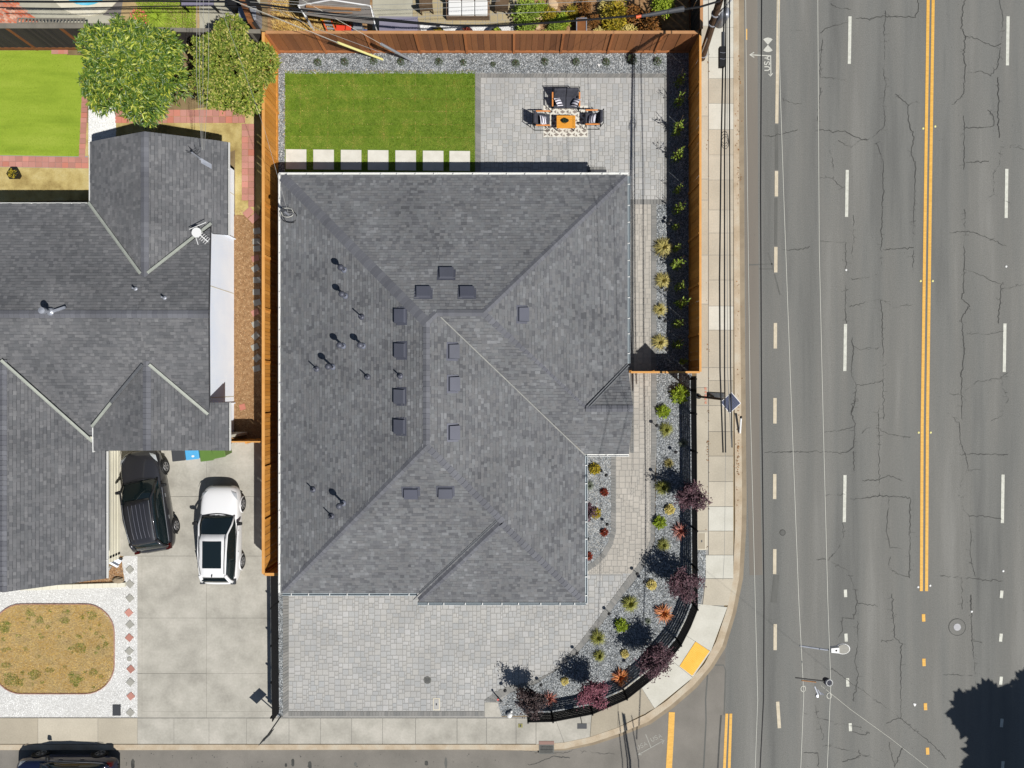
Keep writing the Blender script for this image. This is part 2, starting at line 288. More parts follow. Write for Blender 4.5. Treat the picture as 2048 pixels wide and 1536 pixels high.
M['leaf_vine'] = mat("leaf_vine", [C(120, 144, 44), C(150, 172, 60), C(176, 194, 92)], 2, 0.6, rnd='island', rv=0.25, transl=0.25)
M['leaf_lavender'] = mat("leaf_lavender", [C(76, 90, 62), C(98, 112, 82), C(60, 78, 44)], 2, 0.7, rnd='island', rv=0.25)
M['leaf_dark'] = mat("leaf_dark", [C(40, 56, 26), C(62, 80, 34)], 2, 0.7, rnd='island', rv=0.3)
M['wood'] = mat("bark", [C(92, 74, 56), C(112, 92, 70)], 6, 0.95)
M['pole_wood'] = mat("pole_wood", [C(70, 52, 38), C(96, 72, 50)], 4, 0.9, fine=0.2)
M['wire_black'] = mat("wire_black", [C(30, 30, 32)], 3, 0.5)
M['wire_white'] = mat("wire_aluminium", [C(214, 212, 200)], 3, 0.5)
M['wire_grey'] = mat("wire_grey", [C(150, 150, 146)], 3, 0.5)
M['paint_black'] = mat("car_paint_dark", [C(58, 58, 62)], 3, 0.28, metal=0.35, coat=0.8, fine=0.02)
M['paint_white'] = mat("car_paint_white", [C(240, 240, 240)], 3, 0.3, coat=0.6, fine=0.01)
M['paint_blue'] = mat("car_paint_blue", [C(26, 34, 64)], 3, 0.25, metal=0.3, coat=0.9, fine=0.02)
M['glass'] = mat("car_glass", [C(24, 34, 36)], 3, 0.05, spec=0.8, fine=0.01)
M['tyre'] = mat("tyre", [C(34, 34, 35)], 3, 0.8)
M['rim'] = mat("alloy_rim", [C(168, 168, 170)], 3, 0.35, metal=0.6)
M['chrome'] = mat("chrome", [C(205, 208, 212)], 3, 0.2, metal=0.8)
M['lamp_glass'] = mat("lamp_glass", [C(190, 195, 200)], 3, 0.1, spec=0.8)
M['tail'] = mat("tail_lamp", [C(66, 14, 12)], 3, 0.2)
M['bin_blue'] = mat("bin_blue", [C(86, 172, 224)], 3, 0.5)
M['bin_green'] = mat("bin_green", [C(96, 128, 60)], 3, 0.5)
M['water'] = mat("pool_water", [C(80, 184, 214), C(110, 205, 232), C(160, 214, 240)], 1.6, 0.1, spec=0.6, fine=0.02)
M['pool_rim'] = mat("pool_rim", [C(214, 206, 182), C(226, 220, 200)], 3, 0.8)
M['patio_conc'] = mat("patio_concrete", [C(168, 164, 146), C(186, 182, 164)], 1, 0.9)
M['beige_paver'] = mat("beige_paver", [C(186, 168, 126), C(204, 186, 140), C(170, 156, 124), C(210, 196, 160)], 2, 0.85, rnd='island', rv=0.08)
M['canvas'] = mat("grey_canvas", [C(112, 106, 102), C(128, 122, 116)], 2, 0.9)
M['brownboard'] = mat("brown_board", [C(150, 106, 66), C(176, 130, 86)], 3, 0.8)
M['wicker'] = mat("wicker", [C(112, 92, 76), C(134, 112, 92)], 10, 0.8)
M['lid_grey'] = mat("grey_lid", [C(128, 124, 142), C(138, 134, 150)], 1, 0.6, fine=0.03)
M['orange'] = mat("orange_fibreglass", [C(224, 98, 50)], 3, 0.5)
M['yellow'] = mat("yellow_plastic", [C(246, 200, 40)], 3, 0.5)
M['red'] = mat("red_plastic", [C(226, 72, 48)], 3, 0.5)
M['blue'] = mat("blue_plastic", [C(60, 96, 150)], 3, 0.5)
M['guard_yellow'] = mat("guy_guard_yellow", [C(232, 224, 150)], 3, 0.5)
M['terracotta'] = mat("terracotta", [C(186, 116, 66), C(170, 96, 52)], 4, 0.8)
M['flower'] = mat("flower_pink", [C(236, 90, 96), C(244, 130, 120)], 2, 0.6, rnd='island', rv=0.15)
M['concrete_light'] = mat("concrete_box", [C(214, 206, 186)], 3, 0.8)
M['solar'] = mat("solar_cell", [C(40, 50, 78), C(48, 60, 92)], 12, 0.15, spec=0.7, fine=0.05)
M['iron'] = mat("cast_iron", [C(96, 96, 92), C(112, 112, 106)], 8, 0.7)
M['rock'] = mat("rock", [C(150, 140, 120), C(206, 176, 140), C(224, 206, 180)], 2, 0.9, rnd='object', rv=0.1)
def stripes(name, a, b, scale, axis=0, thr=0.5):
    m = mat(name, [a], 3, 0.9); n = m.node_tree; N = n.nodes; L = n.links
    tc = N.new("ShaderNodeTexCoord"); sp = N.new("ShaderNodeSeparateXYZ"); L.new(tc.outputs["Object"], sp.inputs[0])
    mu = N.new("ShaderNodeMath"); mu.operation = 'MULTIPLY'; mu.inputs[1].default_value = scale; L.new(sp.outputs[axis], mu.inputs[0])
    fr = N.new("ShaderNodeMath"); fr.operation = 'FRACT'; L.new(mu.outputs[0], fr.inputs[0])
    gt = N.new("ShaderNodeMath"); gt.operation = 'GREATER_THAN'; gt.inputs[1].default_value = thr; L.new(fr.outputs[0], gt.inputs[0])
    mx = N.new("ShaderNodeMix"); mx.data_type = 'RGBA'; mx.inputs[6].default_value = a; mx.inputs[7].default_value = b; L.new(gt.outputs[0], mx.inputs[0])
    L.new(mx.outputs[2], N["Principled BSDF"].inputs["Base Color"]); return m
M['pillow'] = stripes("striped_pillow", C(232, 230, 238), C(70, 64, 76), 8.0, 0, 0.6)

# ---------------------------------------------------------------- scatter helpers
def inside(poly, X, Y):
    r = np.zeros(len(X), bool); n = len(poly); j = n - 1
    for i in range(n):
        xi, yi = poly[i]; xj, yj = poly[j]
        if yi != yj:
            c = ((yi > Y) != (yj > Y)) & (X < (xj - xi) * (Y - yi) / (yj - yi) + xi); r ^= c
        j = i
    return r
def pts_in(poly, dens):
    P = np.array(poly); x0, y0 = P.min(0); x1, y1 = P.max(0); n = int((x1 - x0) * (y1 - y0) * dens)
    X = RNG.uniform(x0, x1, n); Y = RNG.uniform(y0, y1, n); k = inside(poly, X, Y); return X[k], Y[k]
def raw_mesh(name, V, F, mat_, parent=None, smooth=False, **props):
    """V (n,3), F (m,k) numpy: fast mesh"""
    me = bpy.data.meshes.new(name); m, k = F.shape
    me.vertices.add(len(V)); me.vertices.foreach_set('co', np.ascontiguousarray(V, dtype=np.float32).ravel())
    me.loops.add(m * k); me.loops.foreach_set('vertex_index', np.ascontiguousarray(F, dtype=np.int32).ravel())
    me.polygons.add(m); me.polygons.foreach_set('loop_start', np.arange(0, m * k, k, dtype=np.int32)); 
    me.update(calc_edges=True)
    if smooth: me.polygons.foreach_set('use_smooth', [True] * m)
    me.materials.append(mat_); return link(me, name, parent, **props)
OCT_V = np.array([(1, 0, 0), (0, 1, 0), (-1, 0, 0), (0, -1, 0), (0, 0, 1), (0, 0, -.3)], float)
OCT_F = np.array([(0, 1, 4), (1, 2, 4), (2, 3, 4), (3, 0, 4)])
def stones(name, polys, dens, r0, r1, z, mat_, **props):
    VV = []; n = 0
    for poly in polys:
        X, Y = pts_in(poly, dens); k = len(X); a = RNG.uniform(0, 6.28, k); sx = RNG.uniform(r0, r1, k); sy = sx * RNG.uniform(.5, 1, k); sz = sx * RNG.uniform(.35, .8, k)
        o = OCT_V[None] + RNG.uniform(-.22, .22, (k, 6, 3))
        x = o[..., 0] * sx[:, None]; y = o[..., 1] * sy[:, None]; ca = np.cos(a)[:, None]; sa = np.sin(a)[:, None]
        V = np.stack([X[:, None] + x * ca - y * sa, Y[:, None] + x * sa + y * ca, z + .004 + o[..., 2] * sz[:, None]], -1); VV.append(V.reshape(-1, 3)); n += k
    V = np.concatenate(VV); F = (OCT_F[None] + 6 * np.arange(n)[:, None, None]).reshape(-1, 3)
    return raw_mesh(name, V, F, mat_, **props)
def blades(name, polys, dens, h0, h1, wd, z, mat_, lean=.6, mask=None, **props):
    XX = []; YY = []
    for poly in polys:
        X, Y = pts_in(poly, dens)
        if mask is not None: k = mask(X, Y); X, Y = X[k], Y[k]
        XX.append(X); YY.append(Y)
    X = np.concatenate(XX); Y = np.concatenate(YY); k = len(X); a = RNG.uniform(0, 6.28, k); h = RNG.uniform(h0, h1, k); l = RNG.uniform(0, lean, k) * h
    dx = np.cos(a); dy = np.sin(a); w_ = wd / 2
    V = np.stack([np.stack([X - dy * w_, Y + dx * w_, np.full(k, z)], -1), np.stack([X + dy * w_, Y - dx * w_, np.full(k, z)], -1), np.stack([X + dx * l, Y + dy * l, z + h], -1)], 1)
    return raw_mesh(name, V.reshape(-1, 3), np.arange(3 * k).reshape(-1, 3), mat_, **props)
def leaf_arrays(Cn, D, U, L, Wd, droop=.25):
    """leaf: base, two mid points, tip; centres Cn(n,3), direction D, side U; -> V,F quads"""
    n = len(Cn); Nn = np.cross(D, U); L = L[:, None]; Wd = Wd[:, None]
    b = Cn; m1 = Cn + D * L * .5 + U * Wd / 2; m2 = Cn + D * L * .5 - U * Wd / 2; t = Cn + D * L - Nn * L * droop * np.sign(Nn[:, 2:3] + 1e-6)
    V = np.stack([b, m1, t, m2], 1).reshape(-1, 3); F = (np.array([[0, 1, 2], [0, 2, 3]])[None] + 4 * np.arange(n)[:, None, None]).reshape(-1, 3)
    return V, F
def rand_dirs(n, up=0.0):
    d = RNG.normal(size=(n, 3)); d[:, 2] += up; return d / np.linalg.norm(d, axis=1)[:, None]
def sides(D):
    r = RNG.normal(size=D.shape); u = r - D * (r * D).sum(1)[:, None]; return u / np.linalg.norm(u, axis=1)[:, None]
def flat_sides(D):
    u = np.stack([-D[:, 1], D[:, 0], RNG.uniform(-.35, .35, len(D))], 1); return u / np.linalg.norm(u, axis=1)[:, None]
def crown(clumps, per, L0, L1, w_ratio, spread, seed_dirs=None):
    """clumps (n,4): x,y,z,outward radius dir from centre given separately"""
    pos, out = clumps; n = len(pos)
    Cn = np.repeat(pos, per, 0) + RNG.normal(size=(n * per, 3)) * spread * .35; O = np.repeat(out, per, 0)
    D = O * .7 + RNG.normal(size=O.shape) * .75; D[:, 2] = D[:, 2] * .5 + .05; D /= np.linalg.norm(D, axis=1)[:, None]
    L = RNG.uniform(L0, L1, len(Cn)); return leaf_arrays(Cn, D, flat_sides(D), L, L * w_ratio)
def crown_points(n, rx, ry, rz, lumps, seed=None):
    """points in the outer shell of a lumpy ellipsoid"""
    d = rand_dirs(n, .35); lc = rand_dirs(lumps); amp = RNG.uniform(.5, 1, lumps)
    k = ((d @ lc.T) ** 1).clip(0, 1) ** 14; r = .60 + .44 * (k * amp).max(1) + RNG.normal(size=n) * .04
    r *= RNG.uniform(.55, 1.0, n) ** .35
    return d * r[:, None] * np.array([rx, ry, rz]), d
# ================================================================ GROUND
ZR = -0.12
def struct(mb, name, m, parent=None, **p):
    o = mb.obj(name, m, parent, **p)
    if parent is None: o['kind'] = 'structure'
    return o
mb = MB(); mb.box(-300, 300, -300, 300, -0.6, -0.16); struct(mb, "ground", M['soil'])
# main road and side street (one level)
road = struct(MB().sheet(PL([(1300, -2600), (5200, -2600), (5200, 4200), (1440, 4200), (1440, 1200), (1470, 1100)]), ZR), "road", M['asphalt'])
side = struct(MB().sheet(PL([(-3000, 1470), (1452, 1180), (1452, 4200), (-3000, 4200)]), ZR + 0.003), "side_street", M['asphalt_side'])
CURB_OUT = [(-1500, 1500), (300, 1500), (960, 1499), (1072, 1501), (1131, 1497), (1185, 1485), (1239, 1467), (1297, 1443), (1342, 1410), (1387, 1371), (1420, 1333), (1444, 1293), (1465, 1225), (1478, 1156), (1483, 1059), (1484, 1000), (1480, 600), (1478, 300), (1476, -1200)]
CURB_IN = [(-1500, 1489), (300, 1489), (960, 1489), (1072, 1489), (1128, 1485), (1180, 1474), (1236, 1455), (1290, 1430), (1332, 1402), (1378, 1363), (1409, 1327), (1432, 1283), (1454, 1218), (1466, 1152), (1470, 1059), (1470, 1000), (1468, 600), (1467, 300), (1466, -1200)]
lot = struct(MB().prism(PL(CURB_IN + [(-1500, -1200)]), -0.4, -0.035), "terrain", M['soil'])
mb = MB()
for i in range(len(CURB_OUT) - 1):
    mb.prism(PL([CURB_IN[i], CURB_OUT[i], CURB_OUT[i + 1], CURB_IN[i + 1]]), -0.3, 0.0)
struct(mb, "kerb", M['curb'])
GUT = [(x + dx, y + dy) for (x, y), (dx, dy) in zip(CURB_OUT, [(0, 3)] * 4 + [(2, 6), (4, 7), (5, 7), (6, 7), (7, 7), (8, 6), (8, 4), (9, 3), (9, 1), (10, 0), (11, 0), (11, 0), (11, 0), (12, 0), (12, 0)])]
mb = MB()
for i in range(2, len(CURB_OUT) - 1): mb.sheet(PL([CURB_OUT[i], GUT[i], GUT[i + 1], CURB_OUT[i + 1]]), ZR + 0.008)
struct(mb, "gutter", mat("gutter_pan", [C(140, 126, 106), C(158, 144, 122)], 1.5, 0.9, fine=0.1))

# --- sidewalks: slabs
walk = struct(MB().sheet(PL([(-400, 1434), (1060, 1434), (1250, 1400), (1392, 1215), (1392, -200), (1466, -200), (1465, 1150), (1430, 1280), (1370, 1365), (1290, 1428), (1120, 1483), (960, 1487), (-400, 1487)]), -0.025), "sidewalk", M['joint'])
def slab(parent, pts, m, name="slab", z=0.0, g=0.6):
    cx = sum(p[0] for p in pts) / len(pts); cy = sum(p[1] for p in pts) / len(pts)
    q = []
    for x, y in pts:
        d = math.hypot(x - cx, y - cy); q.append((cx + (x - cx) * (1 - g / d), cy + (y - cy) * (1 - g / d)))
    return MB().prism(PL(q), -0.1, z + random.uniform(-.004, .004)).obj(name, m, parent)
jx = [-180, -60, 76, 196, 275, 348, 418, 493, 578, 641, 703, 765, 831, 914, 973, 1032, 1072]
for a, b in zip(jx, jx[1:]): slab(walk, [(a, 1436), (b, 1436), (b, 1488), (a, 1488)], M['drive_conc'] if a >= 270 else M['walk'])
cor_in = [(1072, 1432), (1106, 1426), (1185, 1408), (1236, 1384), (1272, 1358), (1332, 1312), (1358, 1262), (1386, 1206)]
cor_out = [(1072, 1489), (1128, 1485), (1180, 1474), (1236, 1455), (1309, 1417), (1386, 1355), (1422, 1303), (1455, 1214)]
cm = ['drive_conc', 'drive_conc', 'walk', 'walk', 'walk_light', 'walk_light', 'walk_light']
for i in range(7): slab(walk, [cor_in[i], cor_out[i], cor_out[i + 1], cor_in[i + 1]], M[cm[i]])
jy = [-140, -60, 0, 55, 115, 157, 207, 259, 310, 360, 420, 466, 510, 560, 612, 660, 735, 761, 811, 863, 912, 963, 1013, 1062, 1110, 1157, 1211]
light = {0, 55, 115, 207, 612, 1013, 1110}
for a, b in zip(jy, jy[1:]):
    x0 = 1417 if a < 1100 else 1411
    slab(walk, [(x0, a), (1467, a), (1467 if b < 1200 else 1456, b), (x0 if b < 1200 else 1405, b)], M['walk_light'] if a in light else M['walk'])
jp = [-140, -60, 0, 52, 110, 232, 358, 400, 510, 608, 735, 775, 811, 1062, 1100]
for a, b in zip(jp, jp[1:]):
    slab(walk, [(1393 if a > 700 else 1400, a), (1416, a), (1416, b), (1393 if a > 700 else 1400, b)], M['walk_light'] if a in (0,) else M['walk'], name="edge_slab", z=-0.006)
tp = MB().prism(PL([(1391, 1283), (1419, 1302), (1384, 1351), (1359, 1332)]), 0.0, 0.012)
A = Vector(P2(1391, 1283)); B = Vector(P2(1419, 1302)); D_ = Vector(P2(1359, 1332))
for i in range(12):
    for j in range(18):
        p = A + (B - A) * (i + .5) / 12 + (D_ - A) * (j + .5) / 18; tp.lathe((p.x, p.y, 0.012), [(.018, 0), (.011, .006)], 5)
o = tp.obj("tactile_paving", M['tactile'], walk)
mb = MB().box(*P2(1404, 0)[:1], *P2(1425, 0)[:1], P2(0, 52)[1], P2(0, 2)[1], 0.0, 0.05); 
# --- neighbour's concrete driveway: slabs
ndr = struct(MB().sheet(PL([(213, 880), (556, 880), (556, 1436), (275, 1436), (275, 1112), (213, 1112)]), -0.022), "driveway", M['joint'])
for (x0, x1) in ((240, 330), (330, 413), (413, 555)):
    for (y0, y1) in ((880, 993), (993, 1112)): slab(ndr, [(x0, y0), (x1, y0), (x1, y1), (x0, y1)], M['drive_conc'], g=.35)
for (x0, x1) in ((284, 413), (413, 555)):
    for (y0, y1) in ((1112, 1236), (1236, 1347), (1347, 1423), (1423, 1435)): slab(ndr, [(x0, y0), (x1, y0), (x1, y1), (x0, y1)], M['drive_conc'], g=.35)
for (y0, y1) in ((1112, 1236), (1236, 1347), (1347, 1435)): slab(ndr, [(275, y0), (284, y0), (284, y1), (275, y1)], M['drive_conc'], g=.35, name="edge_slab")

# --- pavers (ashlar pattern on a 4-pixel module)
def pavers(parent, polys, m_obj, m_isl, unit=4.0, big=300, name="paver"):
    xs = [p[0] for q in polys for p in q]; ys = [p[1] for q in polys for p in q]
    x0, y0 = min(xs), min(ys); nx = int((max(xs) - x0) / unit) + 1; ny = int((max(ys) - y0) / unit) + 1
    gx, gy = np.meshgrid(x0 + (np.arange(nx) + .5) * unit, y0 + (np.arange(ny) + .5) * unit)
    k = np.zeros(gx.size, bool)
    for q in polys: k |= inside(q, gx.ravel(), gy.ravel())
    free = k.reshape(ny, nx).copy(); out = []
    for j in range(ny):
        for i in range(nx):
            if not free[j, i]: continue
            opts = [(3, 3), (3, 2), (2, 3), (2, 2)]; random.shuffle(opts)
            if random.random() < .45: opts.insert(0, (3, 3))
            opts += [(2, 1), (1, 2), (1, 1)]
            for (a, b) in opts:
                if j + b <= ny and i + a <= nx and free[j:j + b, i:i + a].all():
                    free[j:j + b, i:i + a] = False; out.append((x0 + i * unit, y0 + j * unit, a * unit, b * unit)); break
    out.sort(key=lambda r: -r[2] * r[3]); first = out[:big]; rest = out[big:]
    cache = {}
    def geo(mb, cx, cy, w_, h_, z):
        g = .45 / S / 1; bv = .008; x0_, x1_, y0_, y1_ = cx - w_ / 2 + g, cx + w_ / 2 - g, cy - h_ / 2 + g, cy + h_ / 2 - g
        vs = [(x0_, y0_, -.02), (x1_, y0_, -.02), (x1_, y1_, -.02), (x0_, y1_, -.02), (x0_, y0_, z - .006), (x1_, y0_, z - .006), (x1_, y1_, z - .006), (x0_, y1_, z - .006), (x0_ + bv, y0_ + bv, z), (x1_ - bv, y0_ + bv, z), (x1_ - bv, y1_ - bv, z), (x0_ + bv, y1_ - bv, z)]
        mb.add(vs, [(8, 9, 10, 11)] + [(a, (a + 1) % 4, 4 + (a + 1) % 4, 4 + a) for a in range(4)] + [(4 + a, 4 + (a + 1) % 4, 8 + (a + 1) % 4, 8 + a) for a in range(4)])
    for (x, y, a, b) in first:
        key = (a, b)
        if key not in cache:
            mb = MB(); geo(mb, 0, 0, a / S, b / S, 0.0); me = mb.mesh(name); me.materials.append(m_obj); cache[key] = me
        c = P2(x + a / 2, y + b / 2); link(cache[key], name, parent, (c[0] - parent.location.x, c[1] - parent.location.y, random.uniform(-.002, .002)))
    if rest:
        mb = MB()
        for (x, y, a, b) in rest:
            c = P2(x + a / 2, y + b / 2); geo(mb, c[0], c[1], a / S, b / S, random.uniform(-.002, .002))
        mb.obj("small_pavers", m_isl, parent, kind='stuff')
def border(parent, inner, outer, name="border_paver"):
    """quads between two polylines, cut into stones"""
    mb = MB()
    for i in range(len(inner) - 1):
        a, b, c, d = inner[i], inner[i + 1], outer[i + 1], outer[i]
        n = max(1, int(math.hypot(b[0] - a[0], b[1] - a[1]) / 6))
        for k in range(n):
            t0, t1 = (k + .04) / n, (k + .96) / n
            q = [(a[0] + (b[0] - a[0]) * t0, a[1] + (b[1] - a[1]) * t0), (a[0] + (b[0] - a[0]) * t1, a[1] + (b[1] - a[1]) * t1), (d[0] + (c[0] - d[0]) * t1, d[1] + (c[1] - d[1]) * t1), (d[0] + (c[0] - d[0]) * t0, d[1] + (c[1] - d[1]) * t0)]
            mb.prism(PL(q), -.02, .004 + random.uniform(-.001, .001))
    mb.obj("border_pavers", M['border'], parent, kind='stuff')
IN_R = [(1301, 906), (1301, 1078), (1288, 1113), (1260, 1150), (1229, 1191), (1194, 1240), (1158, 1287), (1104, 1344), (1061, 1364), (1016, 1373), (991, 1383), (967, 1402)]
OUT_R = [(1311, 906), (1309, 1082), (1293, 1125), (1266, 1165), (1237, 1200), (1205, 1246), (1163, 1297), (1126, 1330), (1075, 1365), (1020, 1385), (1000, 1396), (990, 1405)]
drive = struct(MB().sheet(PL([(566, 1140), (1175, 1140), (1232, 1060), (1232, 900), (1311, 900), (1309, 1082), (1266, 1165), (1163, 1297), (1126, 1330), (1075, 1365), (1020, 1385), (1000, 1435), (566, 1435)]), -0.012), "paved_driveway", M['joint'])
DR = [(577, 1150), (1166, 1150), (1225, 1150), (1262, 1146), (1229, 1191), (1194, 1240), (1158, 1287), (1104, 1344), (1061, 1364), (1016, 1373), (991, 1383), (985, 1423), (577, 1423)]
pavers(drive, [DR], M['paver_obj'], M['paver'])
WK = [(1232, 906), (1302, 906), (1302, 1080), (1289, 1113), (1261, 1150), (1166, 1150), (1212, 1106), (1228, 1070)]
border(drive, IN_R, OUT_R)
border(drive, [(577, 1186), (577, 1423)], [(566, 1186), (566, 1432)])
border(drive, [(577, 1423), (968, 1423)], [(577, 1432), (968, 1432)])
slab(drive, [(969, 1404), (996, 1404), (1004, 1434), (969, 1434)], M['drive_conc'], name="apron_slab", z=0.004)
path = struct(MB().sheet(PL([(1256, 398), (1313, 398), (1313, 906), (1302, 1080), (1166, 1160), (1160, 900), (1256, 900)]), -0.014), "garden_path", M['joint'])
pavers(path, [[(1268, 408), (1303, 408), (1303, 906), (1268, 906)], WK], M['paver_warm_obj'], M['paver_warm'])
border(path, [(1303, 408), (1303, 906)], [(1313, 408), (1313, 906)])
border(path, [(1268, 408), (1268, 906)], [(1261, 408), (1261, 906)])
SB_IN = [(1222, 907), (1222, 1060), (1216, 1085), (1204, 1105), (1188, 1122), (1168, 1135)]
SB_OUT = [(1232, 907), (1232, 1064), (1225, 1090), (1212, 1112), (1193, 1131), (1168, 1148)]
border(path, SB_IN, SB_OUT)
patio = struct(MB().sheet(PL([(949, 145), (1339, 145), (1339, 409), (1256, 409), (1256, 395), (949, 395)]), -0.012), "patio", M['joint'])
pavers(patio, [[(961, 155), (1329, 155), (1329, 399), (961, 399)]], M['paver_obj'], M['paver'])
border(patio, [(961, 155), (961, 395)], [(951, 147), (951, 395)])
border(patio, [(951, 155), (1329, 155)], [(951, 147), (1338, 147)])
border(patio, [(1329, 155), (1329, 408)], [(1338, 147), (1338, 408)])
border(patio, [(1256, 399), (1338, 399)], [(1256, 409), (1338, 409)])

# --- gravel beds
G1 = PL([(553, 103), (1380, 103), (1380, 147), (553, 147)]); G2 = PL([(553, 143), (570, 143), (570, 380), (553, 380)])
G3 = PL([(1338, 143), (1382, 143), (1382, 748), (1313, 748), (1313, 408), (1338, 408)])
G4 = PL([(1313, 748), (1384, 748), (1384, 1214), (1352, 1290), (1312, 1345), (1250, 1392), (1185, 1416), (1106, 1430), (1000, 1432), (991, 1410), (1020, 1386), (1075, 1366), (1126, 1331), (1163, 1298), (1205, 1247), (1237, 1201), (1266, 1166), (1293, 1126), (1310, 1083), (1313, 906)])
G5 = PL([(1160, 900)] + SB_IN[:1] + SB_IN[1:] + [(1160, 1140)]); G6 = PL([(553, 1128), (566, 1128), (566, 1433), (553, 1433)]); G7 = PL([(1254, 430), (1261, 430), (1261, 735), (1254, 735)])
G8 = PL([(1394, 1100), (1411, 1100), (1411, 1160), (1400, 1214), (1394, 1218)])
G9 = PL([(560, 330), (1260, 330), (1260, 352), (1256, 352)])
gb = MB()
for i, g in enumerate((G1, G2, G3, G4, G5, G6, G7, G8)): gb.sheet(g, -0.020 + .0012 * i)
gbed = struct(gb, "gravel_bed", M['gravel_bed'])
stones("gravel", [G1, G2, G3, G4, G5, G6, G7, G8], 1000, .016, .042, -.010, M['gravel'], parent=gbed, kind='stuff')
# --- lawn behind the main house with stepping stones
LW = PL([(570, 143), (950, 143), (950, 350), (570, 350)])
lawn = struct(MB().sheet(LW, -0.006), "lawn", M['lawn_bed'])
SX = [572, 627, 682, 736, 791, 846, 899]
def not_stone(X, Y):
    k = np.ones(len(X), bool)
    for sx in SX:
        a = P2(sx - 1, 298 + (sx - 572) * .010); b = P2(sx + 42, 340 + (sx - 572) * .01); k &= ~((X > a[0]) & (X < b[0]) & (Y < a[1]) & (Y > b[1]))
    return k
blades("sod_seams", [PL([(572, y), (948, y + 2), (948, y + 3.4), (572, y + 1.4)]) for y in (170, 196, 221, 247, 273)] + [PL([(x, 146), (x + 1.6, 146), (x + 1.6, 298), (x, 298)]) for x in (600, 655, 706, 767, 830, 892)], 1100, .035, .065, .016, -.004, M['dry_grass'], parent=lawn, kind='stuff')
MOW_Y = [142.3, 170, 196, 221, 247, 273, 350]
blades("grass", [PL([(569.5, MOW_Y[i]), (950.5, MOW_Y[i]), (950.5, MOW_Y[i + 1]), (569.5, MOW_Y[i + 1])]) for i in (0, 2, 4)], 2600, .03, .065, .014, -.006, M['grass'], mask=not_stone, parent=lawn, kind='stuff')
blades("grass", [PL([(569.5, MOW_Y[i]), (950.5, MOW_Y[i]), (950.5, MOW_Y[i + 1]), (569.5, MOW_Y[i + 1])]) for i in (1, 3, 5)], 2600, .03, .065, .014, -.006, M['grass_sheen'], mask=not_stone, parent=lawn, kind='stuff')  # mowing bands: their sheen is painted as paler alternate strips
blades("lawn_edge_grass", [PL([(567, 140.5), (953, 140.5), (953, 144), (567, 144)]), PL([(567, 141), (571, 141), (571, 300), (567, 300)])], 420, .03, .07, .014, -.004, M['dry_grass'], lean=1.3, parent=lawn, kind='stuff')
for i, sx in enumerate(SX):
    y0 = 299 + (sx - 572) * .010
    o = MB().prism(PL([(sx, y0), (sx + 41, y0 + .4), (sx + 41, y0 + 40), (sx, y0 + 39.6)]), -.05, .03).obj("stepping_stone", M['step'], loc=(*P2(sx + 20, y0 + 20), 0))
    o['category'] = 'stepping stone'; o['group'] = 'white stepping stones along the lawn'
    o['label'] = ("square white stepping stone at the far left end of the row beside the gravel strip", "second white stepping stone from the left fence in the lawn row", "third white stepping stone from the left in the lawn row behind the house", "middle white stepping stone of the seven in the lawn row", "third white stepping stone from the patio end of the lawn row", "second white stepping stone from the patio in the lawn row", "square white stepping stone at the right end of the row next to the paved patio")[i]
# --- left neighbour's yard
TF = PL([(-300, 101), (134, 101), (134, 110), (170, 111), (160, 313), (-300, 306)])
turf = struct(MB().sheet(TF, -0.004), "artificial_turf", M['turf'])
blades("turf_fibre", [PL([(-20, 101), (134, 101), (134, 110), (170, 111), (160, 313), (-20, 307)])], 2400, .015, .03, .012, -.004, M['turf_blade'], parent=turf, kind='stuff')
yard = struct(MB().sheet(PL([(-300, 308), (560, 195), (560, 250), (510, 460), (470, 520), (470, 300), (180, 400), (-300, 410)]), -0.016), "yard_soil", M['dirt'])
MB().sheet(PL([(450, 430), (524, 430), (524, 890), (450, 890)]), -0.012).obj("bark_mulch", M['mulch'], yard)
stones("bark_chips", [PL([(466, 420), (524, 420), (524, 890), (466, 890)])], 350, .012, .03, -.010, M['chip'], parent=yard, kind='stuff')
tiles = struct(MB().sheet(PL([(-60, 307), (176, 312), (176, 337), (-60, 333)]), -0.01), "paved_strip", M['joint'])
def tile(x, y, w_, h_, ang=0, m='red_tile', par=None, nm="paver"):
    c = P2(x, y); k = random.uniform(.0, .006)
    mb = MB().box(-w_ / 2 / S + .006, w_ / 2 / S - .006, -h_ / 2 / S + .006, h_ / 2 / S - .006, -.03, .006 + k, ang, (0, 0)); me = mb.mesh(nm); me.materials.append(M[m]); link(me, nm, par or tiles, (c[0], c[1], 0))
for i in range(18):
    for j in range(2): tile(-54 + i * 13.2, 316 + j * 11 + i * .25, 13, 11)
for j in range(15):
    tile(167 - j * .5 + 4, 168 + j * 10.4, 12.5, 10.2)
for i in range(20):
    for j in range(2): tile(237 + i * 13, 226 + j * 13.5, 12.8, 13.2)
for j in range(13):
    for i in range(2):
        if not (j > 11 and i == 0): tile(490 + i * 13, 254 + j * 12.8, 12.8, 12.6)
tile(110, 104, 14, 9); tile(122, 104, 14, 9); tile(131, 104, 10, 9)
tile(497, 425, 20, 14, .75); tile(508, 436, 20, 14, .75)
tile(485, 814, 12, 12, .3)
for i, y in enumerate([462, 483, 497, 517, 537, 560, 584, 605, 625, 648, 672, 694, 716, 737]): tile(513 + random.uniform(-3, 2), y, 15, 12, random.uniform(0, .8), m=random.choice(['red_tile', 'stone_grey', 'stone_grey']))
MB().sheet(PL([(177, 200), (232, 205), (232, 300), (177, 310)]), -0.006).obj("white_stone_strip", M['white_gravel'], tiles)
stones("white_gravel", [PL([(177, 200), (232, 205), (232, 300), (177, 310)])], 900, .01, .03, -.004, M['white_gravel'], parent=tiles, kind='stuff')
